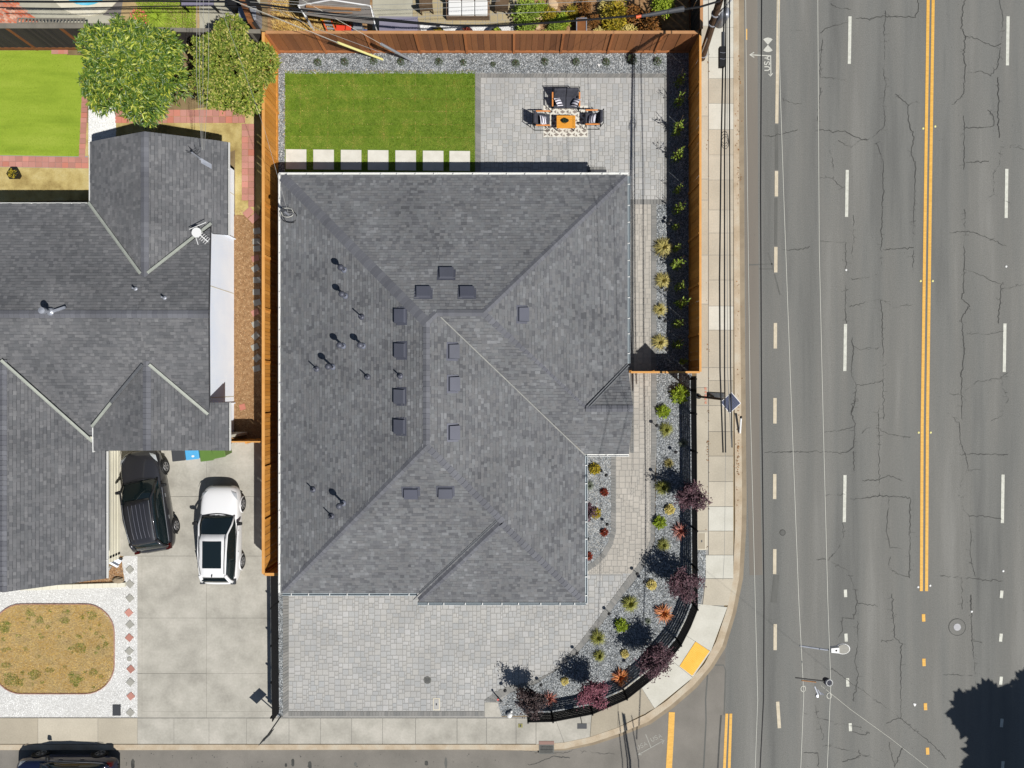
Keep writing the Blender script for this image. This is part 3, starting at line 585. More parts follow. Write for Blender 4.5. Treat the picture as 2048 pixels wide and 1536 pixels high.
# --- front yard of the left neighbour
WG = PL([(-200, 1165), (212, 1150), (248, 1112), (275, 1112), (275, 1434), (-200, 1434)])
wg = struct(MB().sheet(WG, -0.018), "white_gravel_bed", M['white_bed'])
def rr(x0, x1, y0, y1, r, n=8):
    out = []
    for cx, cy, a0 in ((x1 - r, y0 + r, -90), (x1 - r, y1 - r, 0), (x0 + r, y1 - r, 90), (x0 + r, y0 + r, 180)):
        for i in range(n + 1):
            a = math.radians(a0 + 90 * i / n); out.append((cx + r * math.cos(a), cy + r * math.sin(a)))
    return out
LAWN2 = [(x, y + (0 if y > 1300 else 0)) for x, y in rr(-14, 229, 1208, 1387, 58)]
fr = struct(MB().sheet(PL(LAWN2), -0.004), "front_lawn", M['dry_bed'])
PLN = PL(LAWN2)
def notlawn(X, Y): return ~inside(PLN, X, Y)
VW = PL([(-20, 1165), (212, 1150), (248, 1112), (275, 1112), (275, 1434), (-20, 1434)])
XX, YY = pts_in(VW, 1)
wg_poly = [PL([(-20, 1160), (248, 1130), (275, 1112), (275, 1207), (-20, 1207)]), PL([(230, 1207), (275, 1207), (275, 1434), (230, 1434)]), PL([(-20, 1389), (230, 1389), (230, 1434), (-20, 1434)]), PL([(190, 1207), (230, 1207), (230, 1260)]), PL([(190, 1389), (230, 1389), (230, 1335)]), PL([(-20, 1207), (30, 1207), (-20, 1240)]), PL([(-20, 1389), (25, 1389), (-20, 1350)])]
stones("white_gravel", wg_poly, 1300, .01, .026, -.014, M['white_gravel'], parent=wg, kind='stuff')
blades("dry_grass", [PLN], 1700, .02, .06, .016, -.004, M['dry_grass'], lean=1.4, parent=fr, kind='stuff')
wx = []; 
for cx, cy, r in ((10, 1250, 14), (12, 1262, 10), (160, 1295, 14), (186, 1345, 10), (70, 1350, 12), (20, 1360, 16), (40, 1365, 10), (150, 1358, 16), (212, 1290, 9), (80, 1240, 10), (100, 1340, 9), (12, 1330, 10), (60, 1225, 12), (186, 1230, 12), (130, 1240, 10)):
    wx.append([P2(cx + r * random.uniform(.5, 1.3) * math.cos(a), cy + r * random.uniform(.5, 1) * math.sin(a)) for a in [k * .785 for k in range(8)]])
for _ in range(55):
    cx, cy = random.uniform(5, 215), random.uniform(1220, 1376); r = random.uniform(2, 6)
    if inside(LAWN2, np.array([cx]), np.array([cy]))[0]: wx.append([P2(cx + r * random.uniform(.5, 1.4) * math.cos(a), cy + r * random.uniform(.5, 1) * math.sin(a)) for a in [k * .785 for k in range(8)]])
blades("weeds", wx, 1500, .03, .07, .018, -.004, M['green_weed'], lean=1.2, parent=fr, kind='stuff')
ed = MB(); pts = [(*P2(x, y), 0.02) for x, y in LAWN2 + LAWN2[:1]]
ed.tube(pts, .028, 5); o = ed.obj("lawn_edging", mat("edging_pink", [C(190, 150, 130), C(150, 110, 100)], 6, 0.7), loc=(*P2(108, 1298), 0)); o['label'] = "pinkish edging strip curving round the dry front lawn"; o['category'] = 'edging'
for i, (y, red) in enumerate([(1139, 0), (1168, 0), (1196, 0), (1225, 1), (1249, 0), (1275, 1), (1302, 0), (1338, 1), (1364, 0), (1392, 1), (1425, 0)]):
    x = [260, 260, 260, 258, 260, 259, 259, 262, 261, 262, 261][i]; a = 8.6 / S * (1 if i != 10 else .9)
    c = P2(x, y); o = MB().box(-6.2 / S, 6.2 / S, -6.2 / S, 6.2 / S, -.03, .02, .785 + random.uniform(-.08, .08), (0, 0)); me = o.mesh("diamond_stone"); me.materials.append(M['red_tile' if red else 'stone_grey']); o = link(me, "diamond_stone", None, (c[0], c[1], 0))
    o['category'] = 'stepping stone'; o['group'] = 'diamond stepping stones in the white gravel'
    o['label'] = ("grey diamond stepping stone nearest the bark mulch corner in white gravel", "second grey diamond stone down beside the bark mulch edge", "third grey diamond stone, just above the topmost red one", "topmost red diamond stone in the white gravel strip", "grey diamond stone between the two upper red ones", "second red diamond stone from the top of the white gravel strip", "grey diamond stone just above the small round disc", "red diamond stone just below the small round disc", "grey diamond stone between the two lower red ones", "lowest red diamond stone in the white gravel strip", "lowest grey diamond stone at the sidewalk edge")[i]
o = MB().lathe((0, 0, -.02), [(.11, 0), (.11, .035), (.1, .04)], 16).obj("round_stone", M['stone_grey']); o.location = W(259, 1318); o['label'] = "small round grey disc among the diamond stones"; o['category'] = 'stepping stone'
# mulch triangle by the house corner, with block edging
MU = PL([(150, 1166), (212, 1150), (242, 1110), (250, 1168), (150, 1170)])
mu = struct(MB().sheet(MU, 0.0), "mulch_corner", M['mulch']); stones("bark_chips", [MU], 900, .012, .035, .0, M['chip'], parent=mu, kind='stuff')
wl = thing("garden_wall", "low cream block wall between bark mulch and white gravel", "wall", W(120, 1175))
for i in range(18):
    x0 = -20 + i * 15; y0 = 1181 if x0 < 60 else 1181 - (x0 - 60) * .035
    MB().prism(PL([(x0 + .3, y0 - 9), (x0 + 14.7, y0 - 9.4), (x0 + 14.7, y0 - 1), (x0 + .3, y0)], .12), -.03, .12).obj("block", M['wall_cream'], wl)
wr = thing("brick_edging", "short red brick edging along the mulch beside the gravel", "edging", W(247, 1140))
for i in range(6): MB().box(-.1, .1, -.12, .12, 0, .1, random.uniform(-.1, .1), (0, 0)).obj("brick", M['red_tile'], wr).location = (0.02 * (i - 3) + .02, (3 - i) * .26, 0)
ro = thing("boulder", "pale yellow rock lying on the mulch corner", "rock", W(238, 1160))
bm = MB(); bm.lathe((0, 0, 0), [(.2, 0), (.24, .06), (.16, .15), (.05, .18)], 8); bm.v = [(x * 1.2 + random.uniform(-.03, .03), y * .8 + random.uniform(-.03, .03), z) for x, y, z in bm.v]; local(bm, "stone", M['rock'], ro)

# ================================================================ ROAD MARKINGS
def mark(pts, wd, m='white_paint', name="lane_stripe", z=ZR + .008, par=road): return MB().ribbon(PL(pts, ZR), wd, z).obj(name, M[m], par)
zr = H / (H - ZR)
for a, b in (((1854, -300), (1846.5, 420)), ): pass
mark([(1859, -300), (1856, 0), (1850, 420), (1844, 850), (1842.3, 1182)], .145, 'yellow_paint', "centre_line")
mark([(1869, -300), (1866, 0), (1860, 420), (1854.5, 850), (1852.7, 1182)], .145, 'yellow_paint', "centre_line")
for x, y0, y1 in ((1699, 33, 128), (1693.5, 340, 434), (1690, 648, 742), (1689, 950, 1044)): mark([(x + .7, y0), (x - .7, y1)], .15)
for x, y0, y1 in ((1690.3, 1179, 1194), (1691.5, 1267, 1283), (1694.7, 1356, 1373), (1700, 1446, 1462), (1706, 1536, 1552)): mark([(x, y0), (x + .7, y1)], .15)
mark([(1559, -300), (1556.5, 0), (1553.3, 247)], .15, 'cream_paint')
for x, y0, y1 in ((1552.5, 342, 393), (1551.2, 494, 545), (1550.3, 646, 697), (1549.5, 796, 847), (1549, 948, 998), (1549, 1098, 1148), (1550, 1248, 1300)): mark([(x + .3, y0), (x, y1)], .16, 'cream_paint')
mark([(1555, 1403), (1558.5, 1456)], .16, 'cream_paint')
for x, y0, y1 in ((2015, 33, 131), (2012.5, 338, 436), (2008.7, 647, 744), (2005, 949, 1046), (2002.8, 1181, 1196), (2001.3, 1267, 1283), (2001.5, 1353, 1369), (2003, 1437, 1454), (2005, 1522, 1540)): mark([(x + .7, y0), (x - .7, y1)], .15)
for x, y0, y1 in ((1846.5, 1228, 1243), (1847.3, 1317, 1332), (1850.3, 1406, 1420), (1854.5, 1495, 1509)): mark([(x, y0), (x + .6, y1)], .16, 'yellow_paint')
# side street markings
mark([(1343.5, 1424), (1341.5, 1470), (1337.5, 1540), (1330, 1700)], .29, 'yellow_paint', "stop_line", z=ZR + .012, par=side)
mark([(1453.5, 1427), (1451, 1480), (1448.5, 1540), (1446, 1700)], .13, 'yellow_paint', "centre_line", par=side)
mark([(1461.5, 1427), (1460, 1480), (1458, 1540), (1456, 1700)], .13, 'yellow_paint', "centre_line", par=side)
mark([(1501, -300), (1503, 400), (1506, 900), (1512, 1150)], .62, 'shoulder', 'shoulder_strip', z=ZR + .004)
# old sealed strips beside the line, trench patch
mark([(1442, 1430), (1438.5, 1480), (1435, 1545)], .08, 'seal', "seal_strip", z=ZR + .006, par=side)
mark([(1415, 1350), (1411, 1400), (1412, 1440), (1407, 1540)], .07, 'skid', "seal_strip", z=ZR + .006, par=side)
mark([(1420, 1330), (1447, 1330), (1451, 1340), (1448, 1430)], .06, 'skid', "seal_strip", z=ZR + .005, par=side)
for (a, b, c_, d_) in (((1553, 250), (1553, 340), .16, 'skid'), ((1552, 396), (1551.5, 492), .14, 'skid'), ((1553, 1150), (1547, 1205), .28, 'skid')): mark([a, b], c_, d_, "worn_stripe", z=ZR + .006)
for (a, b) in (((1497, 530), (1545, 528)), ((1519, 538), (1545, 538)), ((1536, 505), (1549, 545)), ((1549, 548), (1560, 590))): mark([a, b], .06, 'skid', "skid_mark", z=ZR + .006)
mk = MB()
for x, y, m_ in ((1846, 257, 1), (1870, 253, 1), (1841, 562, 1), (1865, 562, 1), (1837, 865, 1), (1861, 865, 1), (1836, 1174, 0), (1860, 1171, 0), (1692, 540, 0), (2012, 533, 0), (2006, 1142, 0), (1943, 1223, 0)):
    o = MB().lathe((0, 0, 0), [(.055, 0), (.05, .014), (.03, .022)], 10).obj("road_stud", M['guard_yellow' if m_ else 'white'], road); p = W(x, y, ZR); o.location = (p.x, p.y, ZR)
mh = thing("manhole_cover", "round pale manhole cover in a dark ring in the main road", "manhole cover", W(1914, 1254, ZR))
c = MB().lathe((0, 0, 0), [(.39, .002), (.39, .006)], 28); local(c, "collar", M['asphalt'], mh); c = MB(); c.ribbon([(.4 * math.cos(t), .4 * math.sin(t)) for t in [k * .2618 for k in range(25)]], .03, .009); local(c, "seal_ring", M['seal'], mh)
c = MB().lathe((0, 0, 0), [(.17, .0), (.17, .014), (.15, .014)], 22)
for i in range(5): c.box(-.12, .12, -.1 + i * .045, -.085 + i * .045, .014, .018)
local(c, "lid", mat("lid_light", [C(160, 160, 164)], 8, .5), mh)
mh = thing("manhole_cover", "small dark valve cover in the bike lane", "manhole cover", W(1565, 1065, ZR))
c = MB().lathe((0, 0, 0), [(.15, .0), (.15, .006)], 20); local(c, "collar", M['seal'], mh); c = MB().lathe((0, 0, .0), [(.12, .0), (.12, .012), (.1, .012)], 20); local(c, "lid", M['skid'], mh)
mh = thing("manhole_cover", "round grey cover set flush in the paved driveway", "manhole cover", W(855, 1360))
c = MB().lathe((0, 0, 0), [(.18, -.01), (.18, .012), (.165, .014)], 22); local(c, "lid", M['iron'], mh); c = MB(); [c.box(-.12, .12, -.1 + i * .045, -.085 + i * .045, .014, .019) for i in range(5)]; local(c, "ribs", M['dark_grey'], mh)
# cracks traced from the photograph
def zc(y0, L): return [[(1488 + x / 3.657, y0 + y / 3.657) for x, y in l] for l in L]
CR = zc(0, [[(630,30),(700,65),(780,70)],[(560,240),(590,210),(700,180),(760,165)],[(820,130),(900,140),(1030,120),(1250,130),(1275,60),(1270,0)],[(1035,80),(1025,250),(1030,400),(1020,500),(1035,640),(1020,780),(1030,850),(1020,930),(940,1010),(880,1025)],[(540,950),(640,960),(740,960),(800,1000),(850,1020),(900,1025)],[(150,1000),(260,985),(390,950)],[(580,290),(560,400),(560,570),(700,575),(750,600)],[(560,640),(550,720),(540,900)],[(1110,690),(1200,770),(1200,870),(1240,1000),(1220,1130),(1255,1200),(1250,1340),(1245,1530)],[(1200,770),(1270,740)],[(1620,0),(1595,60),(1590,200),(1615,270),(1605,400),(1620,520),(1600,700),(1520,765)],[(1615,265),(1700,290),(1830,340),(1880,320)],[(1870,0),(1890,100),(1890,200),(1880,330),(1850,500),(1800,555),(1720,520),(1650,540)],[(1855,560),(1860,900),(1865,1010)],[(1600,850),(1610,940),(1740,935),(1830,920),(1820,840),(1780,805)],[(1610,940),(1605,1240)],[(1620,1190),(1790,1180)],[(2040,1090),(1880,1065),(1870,1190),(1820,1280),(1830,1420),(1720,1485)],[(1830,1420),(1930,1480)],[(690,1030),(780,1085),(830,1035),(890,1020)],[(630,1100),(655,1220),(650,1310),(720,1375)],[(545,1300),(650,1300)],[(970,1040),(1020,1200),(1010,1530)],[(340,225),(430,225)],[(280,720),(360,760),(420,760)]])
CR += zc(420, [[(800,40),(800,200),(790,360)],[(550,225),(740,240),(745,350),(735,480),(745,600),(740,720),(750,830)],[(780,505),(900,500),(1000,465),(1010,0)],[(1010,290),(1240,275)],[(770,710),(850,685),(1000,650),(1090,710),(1230,695)],[(790,940),(800,1050),(780,1180),(820,1280),(810,1400),(785,1480)],[(800,1000),(850,1025),(1000,1005)],[(820,1280),(900,1280),(1000,1250)],[(1005,660),(1015,1000),(1020,1530)],[(1240,0),(1235,500)],[(1615,0),(1610,400),(1605,600),(1590,650),(1650,700),(1590,790),(1600,900),(1610,1050),(1590,1200),(1590,1530)],[(1500,165),(1640,155),(1760,195),(1920,265)],[(1610,430),(1780,500),(1880,545),(1870,700),(1860,830)],[(1880,580),(2048,550)],[(1620,905),(1800,910),(1900,885)],[(1620,1320),(1700,1260),(1880,1225),(1930,1190)],[(1880,1225),(1890,1300),(1930,1380),(1890,1500),(1800,1550)],[(1500,1345),(1600,1355),(1650,1450)],[(280,290),(400,295),(480,265)]])
CR += zc(800, [[(800,0),(785,90),(810,190),(800,350),(740,385),(570,375),(150,385)],[(580,235),(720,220),(800,195)],[(860,240),(890,205),(960,205),(1060,250),(1210,275)],[(800,380),(805,520)],[(590,695),(740,690)],[(770,730),(870,720),(990,700),(1210,715)],[(860,590),(990,585),(1060,550),(1150,590)],[(1490,95),(1580,180),(1580,310),(1620,400),(1640,510),(1580,610),(1580,760),(1650,860),(1660,1000),(1650,1130),(1690,1290)],[(1580,400),(1720,395),(1930,400)],[(1640,510),(1730,510)],[(1650,855),(1760,850),(1880,870)],[(1430,1280),(1600,1300),(1880,1325)],[(1060,720),(1040,950),(1070,1080),(1120,1080)],[(720,900),(730,1000),(690,1090),(620,1165),(540,1170)],[(650,1190),(760,1250),(800,1350),(830,1480),(980,1510)],[(1215,715),(1210,1300)],[(1065,1150),(1060,1240),(1210,1300)],[(1590,1300),(1595,1530)],[(1660,1420),(1660,1530)],[(990,700),(985,0)]])
CR += zc(1116, [[(830,330),(800,440),(720,440),(715,530),(690,580)],[(830,460),(830,650),(810,750),(835,850),(800,1050)],[(1080,260),(1100,580),(1150,630),(1145,800),(1150,1160),(1040,1210)],[(1000,610),(1100,600)],[(1660,270),(1665,600),(1740,620)],[(1665,600),(1690,800),(1690,950)],[(1450,850),(1670,860)],[(640,810),(1050,1100),(1400,1380),(1480,1470)],[(430,1130),(540,1170),(700,1210),(860,1240)],[(520,1080),(540,1180),(580,1300),(570,1330)],[(790,1270),(860,1290),(920,1280)],[(600,1370),(830,1420),(980,1480)],[(840,1400),(850,1450),(720,1490)],[(1060,1350),(1100,1530)],[(1160,1380),(1100,1530)],[(440,1420),(540,1430),(550,1530)]])
CR += [[(1023, 1497), (1060, 1504), (1110, 1507), (1150, 1500), (1180, 1505), (1230, 1508)], [(1060, 1530), (1110, 1512), (1140, 1516)]]
cm_ = MB()
for l in CR:
    p = []; 
    for a, b in zip(l, l[1:]):
        n = max(1, int(math.hypot(b[0] - a[0], b[1] - a[1]) / 4))
        for k in range(n): p.append((a[0] + (b[0] - a[0]) * k / n + random.gauss(0, 1.0), a[1] + (b[1] - a[1]) * k / n + random.gauss(0, 1.0)))
    p.append(l[-1]); wd = []; cur = .018
    for _ in p: cur = min(.04, max(.001, cur + random.uniform(-.010, .0098))); wd.append(cur)
    cm_.ribbon(PL(p, ZR), wd, ZR + .0105)
    for q in range(len(p) // 6):                     # side twigs
        a = random.choice(p); cm_.ribbon(PL([a, (a[0] + random.uniform(-6, 6), a[1] + random.uniform(-3, 3)), (a[0] + random.uniform(-10, 10), a[1] + random.uniform(-4, 4))], ZR), .008, ZR + .0095)
cm_.obj("road_cracks", M['seal'], road, kind='stuff')
sp = MB()
for i in range(420):
    x, y = random.uniform(1500, 2048), random.uniform(0, 1536); r = random.uniform(.006, .016); p = W(x, y, ZR); sp.lathe((p.x, p.y, ZR + .006), [(r, 0), (r * .6, .004)], 5)
for i in range(60):
    x, y = random.uniform(240, 1000), random.uniform(1506, 1536); r = random.uniform(.008, .03); p = W(x, y, ZR); sp.lathe((p.x, p.y, ZR + .006), [(r, 0), (r * .6, .003)], 6)
sp.obj("road_spots", M['seal'], road, kind='stuff')
for (x, y, rx, ry) in ((586, 1525, 3.5, 8), (620, 1530, 4, 8), (572, 1530, 2.5, 4), (711, 1528, 3, 4), (853, 1526, 4, 5), (892, 1526, 3, 12), (266, 1528, 4, 10)):
    MB().sheet(PL([(x + rx * math.cos(t) * random.uniform(.8, 1.2), y + ry * math.sin(t)) for t in [k * .63 for k in range(10)]], ZR), ZR + .007).obj("oil_stain", M['skid'] if rx == 3 else M['seal'], side)

lf = []
for i in range(260):
    y = random.choice([random.uniform(880, 950), random.uniform(100, 420), random.uniform(560, 1100)]); lf.append((random.gauss(1478, 3.5) if random.random() < .8 else random.uniform(1412, 1420), y))
mb = MB()
for x, y in lf:
    p = W(x, y, 0); a = random.uniform(0, 6.28); L_ = random.uniform(.02, .05); z = .006 if x < 1478 else ZR + .014; d1 = Vector((math.cos(a), math.sin(a), 0)) * L_; d2 = Vector((-math.sin(a), math.cos(a), .3)) * L_ * .5
    mb.add([Vector((p.x, p.y, z)) - d1, Vector((p.x, p.y, z)) + d2, Vector((p.x, p.y, z)) + d1, Vector((p.x, p.y, z + .012)) - d2], [(0, 3, 2, 1)])
mb.obj('fallen_leaves', M['leaf_rust'], walk, kind='stuff')
# --- spray-painted utility marks
FONT = {'U': [[(0, 1), (0, .3), (.2, 0), (.5, 0), (.7, .3), (.7, 1)]], 'S': [[(.7, .85), (.45, 1), (.1, .9), (.05, .65), (.6, .4), (.65, .15), (.3, 0), (0, .15)]], 'A': [[(0, 0), (.35, 1), (.7, 0)], [(.12, .38), (.58, .38)]]}
def word(txt, x, y, size, ang, wd, z, m, name, par):
    mb = MB(); ca, sa = math.cos(ang), math.sin(ang); ox = 0
    for ch in txt:
        for st in FONT[ch]:
            mb.ribbon(PL([(x + ((ox + u) * ca - v * sa) * size, y - ((ox + u) * sa + v * ca) * size) for u, v in st], ZR), wd, z); z += .0004
        ox += 1.0
    return mb.obj(name, M[m], par)
word("USA", 1539, 141, 10.5, math.pi / 2, .05, ZR + .009, 'spray', "painted_letters", road)
word("USA", 1275, 1499, 8.0, .45, .035, ZR + .009, 'spray_faint', "painted_letters", side)
word("USA", 1304, 1483, 8.0, .45, .035, ZR + .009, 'spray_faint', "painted_letters", side)
am = MB()
for i, l in enumerate([[(1542, 112), (1500, 110)], [(1508, 105), (1499, 110), (1508, 115)], [(1541, 112), (1541.5, 152)], [(1537, 148), (1540.5, 152.5), (1545, 147)]]): am.ribbon(PL(l, ZR), .045, ZR + .0095 + i * .0004)
am.obj("painted_arrow", M['spray'], road)
am = MB()
for i, l in enumerate([[(1291, 1468), (1302, 1495)], [(1276, 1509), (1326, 1481)], [(1283, 1509), (1275, 1509), (1280, 1504)], [(1320, 1478), (1328, 1480), (1324, 1487)]]): am.ribbon(PL(l, ZR), .045, ZR + .0115 + i * .0004)
am.obj("painted_arrow", M['spray_faint'], side)
am = MB()
for s_ in (-1, 1): am.sheet(PL([(1535.5, 90)] + [(1535.5 + 14.5 * math.sin(t), 90 + s_ * 14.5 * math.cos(t)) for t in [-.72 + .24 * k for k in range(7)]], ZR), ZR + .01)
am.obj("painted_hourglass", M['spray'], road)
am = MB(); am.ribbon(PL([(1493, 58), (1493, 80)], ZR), .06, ZR + .009); am.obj("painted_dash", M['yellow_paint'], road)
am = MB()
for i in range(5): am.sheet(PL([(1408 + random.uniform(0, 2), 775 + i * 7), (1413, 775 + i * 7), (1413, 780 + i * 7), (1409, 779 + i * 7)]), .006 + i * .0003)
am.obj("sprayed_mark", M['red_spray'], walk)
# litter on the road
for x, y, lb in ((1829, 1409, "small white scrap of litter on the dark road between lanes"), (1198, 131, "white heart-shaped scrap lying on the gravel strip")):
    z = ZR if x > 1500 else .0; mb = MB(); mb.prism([(-.1, .08), (-.04, .1), (0, .05), (.05, .09), (.09, .03), (0, -.12), (-.07, -.02)], .0, .015); o = mb.obj("paper_scrap", M['white']); o.location = W(x, y, z) + Vector((0, 0, .015)); o.scale = (.75,) * 3; o['label'] = lb; o['category'] = 'litter'
# storm drain in the gutter
dg = thing("storm_drain", "rectangular iron grate of the storm drain at the kerb", "drain", W(1093, 1497, 0))
c = MB().box(-.36, .36, -.26, .2, -.1, .012); local(c, "frame", M['iron'], dg); c = MB().box(-.3, .3, -.2, .14, .0, .014); local(c, "pit", M['black'], dg)
for r in range(2):
    for i in range(13): c = MB().box(-.29 + i * .0475, -.265 + i * .0475, -.19 + r * .17, -.04 + r * .17, .0, .024); local(c, "bar", M['iron'], dg)
c = MB().box(-.36, .36, .2, .36, -.03, .018); local(c, "inlet_slab", mat("inlet", [C(150, 120, 110)], 3, .8), dg)
# utility boxes
def ubox(x, y, w_, h_, lb, m, par_m=None, ang=0):
    t = thing("utility_box", lb, "utility box", W(x, y), ang)
    c = MB().box(-w_ / 2, w_ / 2, -h_ / 2, h_ / 2, -.03, .014); local(c, "rim", M['concrete_light'] if par_m is None else par_m, t)
    c = MB().box(-w_ / 2 + .05, w_ / 2 - .05, -h_ / 2 + .05, h_ / 2 - .05, 0, .022); local(c, "lid", m, t)
    c = MB().box(-.03, .03, -.05, .05, .02, .028); local(c, "pull_hole", M['dark_grey'], t)
ubox(233.5, 1420, .38, .52, "dark grey rounded utility box in the white gravel by the sidewalk", M['dark_grey'], M['dark_grey'])
ubox(873, 1408, .33, .58, "pale rectangular water meter box in the paved driveway", M['paver'])
ubox(1403, 1082, .42, .84, "sidewalk edge utility box with a pale concrete rim", M['walk'])
ubox(1041, 1451, .2, .18, "small olive valve box in the sidewalk below the planted bed", mat("olive", [C(140, 136, 76)], 3, .8), mat("olive2", [C(150, 146, 90)], 3, .8))
# ================================================================ ROOFS
def clip_convex(subj, clip):
    out = subj
    for i in range(len(clip)):
        a = clip[i]; b = clip[(i + 1) % len(clip)]; inp = out; out = []
        if not inp: break
        def side(p): return (b[0] - a[0]) * (p[1] - a[1]) - (b[1] - a[1]) * (p[0] - a[0])
        for k in range(len(inp)):
            p = inp[k]; q = inp[(k + 1) % len(inp)]; sp_, sq = side(p), side(q)
            if sp_ >= 0: out.append(p)
            if (sp_ >= 0) != (sq >= 0):
                t = sp_ / (sp_ - sq); out.append((p[0] + (q[0] - p[0]) * t, p[1] + (q[1] - p[1]) * t))
    return out
def plane_fit(pts):
    A = np.array([[x, y, 1] for x, y, z in pts]); b = np.array([p[2] for p in pts]); return np.linalg.lstsq(A, b, rcond=None)[0]
def ccw(poly):
    a = sum(poly[i][0] * poly[(i + 1) % len(poly)][1] - poly[(i + 1) % len(poly)][0] * poly[i][1] for i in range(len(poly)))
    return poly if a > 0 else poly[::-1]
def shingled(parent, name, poly, pl, deck_m, sh_m, course=.124, wmin=.12, wmax=.30, thick=.16):
    """poly: convex plan polygon; pl=(a,b,c): z=a x+b y+c"""
    poly = ccw(poly); a, b, c = pl; zf = lambda x, y: a * x + b * y + c
    n = len(poly); mb = MB()
    mb.add([(x, y, zf(x, y) - thick) for x, y in poly] + [(x, y, zf(x, y)) for x, y in poly], [tuple(range(n, 2 * n)), tuple(range(n - 1, -1, -1))] + [(i, (i + 1) % n, n + (i + 1) % n, n + i) for i in range(n)])
    deck = mb.obj(name, deck_m, parent)
    g = math.hypot(a, b); d = (-a / g, -b / g); t = (-d[1], d[0])
    S_ = [x * d[0] + y * d[1] for x, y in poly]; T_ = [x * t[0] + y * t[1] for x, y in poly]
    mb = MB(); s = min(S_); row = 0; key = parent.name
    smax = max(S_); s = smax - math.ceil((smax - s) / course) * course
    while s < smax - 1e-6:
        tt = min(T_) - random.uniform(0, .3)
        while tt < max(T_):
            wd = random.choice([random.uniform(wmin, wmax), random.uniform(wmin, wmin * 1.5)])
            t0, t1 = tt + .0012, tt + wd - .0012; s0 = s; s1 = s + course - (.013 if random.random() < .5 else .001)
            q = [(d[0] * u + t[0] * v, d[1] * u + t[1] * v) for u, v in ((s0, t0), (s1, t0), (s1, t1), (s0, t1))]
            q = clip_convex(ccw(q), poly)
            if len(q) >= 3:
                hi = random.choice([.010, .010, .016, .022]); m = len(q); vs = []
                for x, y in q:
                    f = ((x * d[0] + y * d[1]) - s0) / course; vs.append((x, y, zf(x, y) + .003 + hi * f))
                vs += [(x, y, zf(x, y) - .004) for x, y in q]
                fs_ = [tuple(range(m))] + [(m + i, m + (i + 1) % m, (i + 1) % m, i) for i in range(m)]
                ar = abs(sum(q[i][0] * q[(i + 1) % m][1] - q[(i + 1) % m][0] * q[i][1] for i in range(m))) / 2
                TABS.setdefault(key, []).append((ar, vs, fs_, sh_m, name, parent))
            tt += wd
        s += course
    return deck
TABS = {}
def emit_tabs(parent, single):
    L_ = sorted(TABS[parent.name], key=lambda r: -r[0]); groups = {}
    for r in L_[:300]: b_ = MB(); b_.add(r[1], r[2]); b_.obj('shingle', single, parent)
    for r in L_[300:]: groups.setdefault(r[4], MB()).add(r[1], r[2])
    for k_, b_ in groups.items(): b_.obj('shingle_courses', L_[0][3], parent, kind='stuff')
def caps(parent, p0, p1, wd=.28, step=.21, m='shingle_cap', lift=.025, name="ridge_shingle"):
    p0 = Vector(p0); p1 = Vector(p1); L = (p1 - p0).length; n = max(1, int(L / step)); d = (p1 - p0) / n; dn = d.normalized()
    up = Vector((0, 0, 1)); r = dn.cross(up).normalized(); u = r.cross(dn)
    mb = MB(); h = d.length * 1.04; w2 = wd / 2
    prof = [(-w2, -.055), (0, .0), (w2, -.055)]
    vs = []
    for k, lf in ((0, .004), (1, .019)):
        for x, z in prof: vs.append(dn * h * k + r * x + u * (z + lf))
        for x, z in prof: vs.append(dn * h * k + r * x + u * (z + lf - .02))
    mb.add(vs, [(0, 1, 7, 6), (1, 2, 8, 7), (0, 3, 4, 1), (1, 4, 5, 2), (6, 7, 10, 9), (7, 8, 11, 10), (2, 5, 11, 8), (0, 6, 9, 3)])
    me = mb.mesh(name); me.materials.append(M[m])
    for i in range(n):
        o = link(me, name, parent); o.location = p0 + d * i + u * lift - parent.location
def strip3(mb, p0, p1, wd, th, lift):
    p0 = Vector(p0); p1 = Vector(p1); z = Vector((0, 0, lift)); mb.beam(p0 + z, p1 + z, wd, th)
def gutter(parent, a, b, z=2.64, out=(0, -1), w_=.10, step=.78, m='gutter'):
    """open trough outside the eave from a to b"""
    a = Vector((*a, z)); b = Vector((*b, z)); o = Vector((*out, 0)); up = Vector((0, 0, 1))
    mb = MB(); mb.beam(a + o * .01, b + o * .01, .012, .09); mb.beam(a + o * (w_ / 2) - up * .035, b + o * (w_ / 2) - up * .035, w_, .01); mb.beam(a + o * w_, b + o * w_, .02, .075)
    g = mb.obj("gutter", M[m], parent); L = (b - a).length; n = int(L / step); hb = MB()
    for i in range(n):
        p = a + (b - a) * ((i + .5 + random.uniform(-.12, .12)) / n); hb.beam(p + up * .05, p + o * w_ + up * .055, .035, .012)
    hb.obj("hanger", M['gutter'], g)
E = 2.7
mhouse = thing("house", "large corner house under a dark grey hipped shingle roof with white gutters", "house", (-3, 0, 0))
zW = lambda x: E + (x + 10.09) / 3; PT = 1 / 3
PLW = (PT, 0, E + 10.09 * PT); PLN_ = (0, -PT, E + 9.12 * PT); PLE = (-PT, 0, E + 3.18 * PT); PLS1 = (0, PT, E + 9.13 * PT); PLS2 = (0, PT, E + 9.54 * PT - .075)
PLEW = (-.3345, 0, E + 5.04 * .3345); PLSW = (0, .35, E + 3.05 * .35); PLPN = (0, -.36, E + .87 * .36)
zf = lambda pl, x, y: pl[0] * x + pl[1] * y + pl[2]
RW = [(-10.09, 9.12), (-10.09, -9.13), (-3.46, -2.5), (-3.46, 2.49)]
RN = [(-10.09, 9.12), (-3.46, 2.49), (-3.06, 2.89), (-3.06, 9.12)]; RN2 = [(-3.06, 9.12), (-3.06, 2.89), (-1.17, 2.89), (5.04, 9.12)]
RE = [(-3.46, 2.49), (-3.06, 2.89), (3.18, -3.10), (3.18, -9.54), (-3.46, -2.5)]
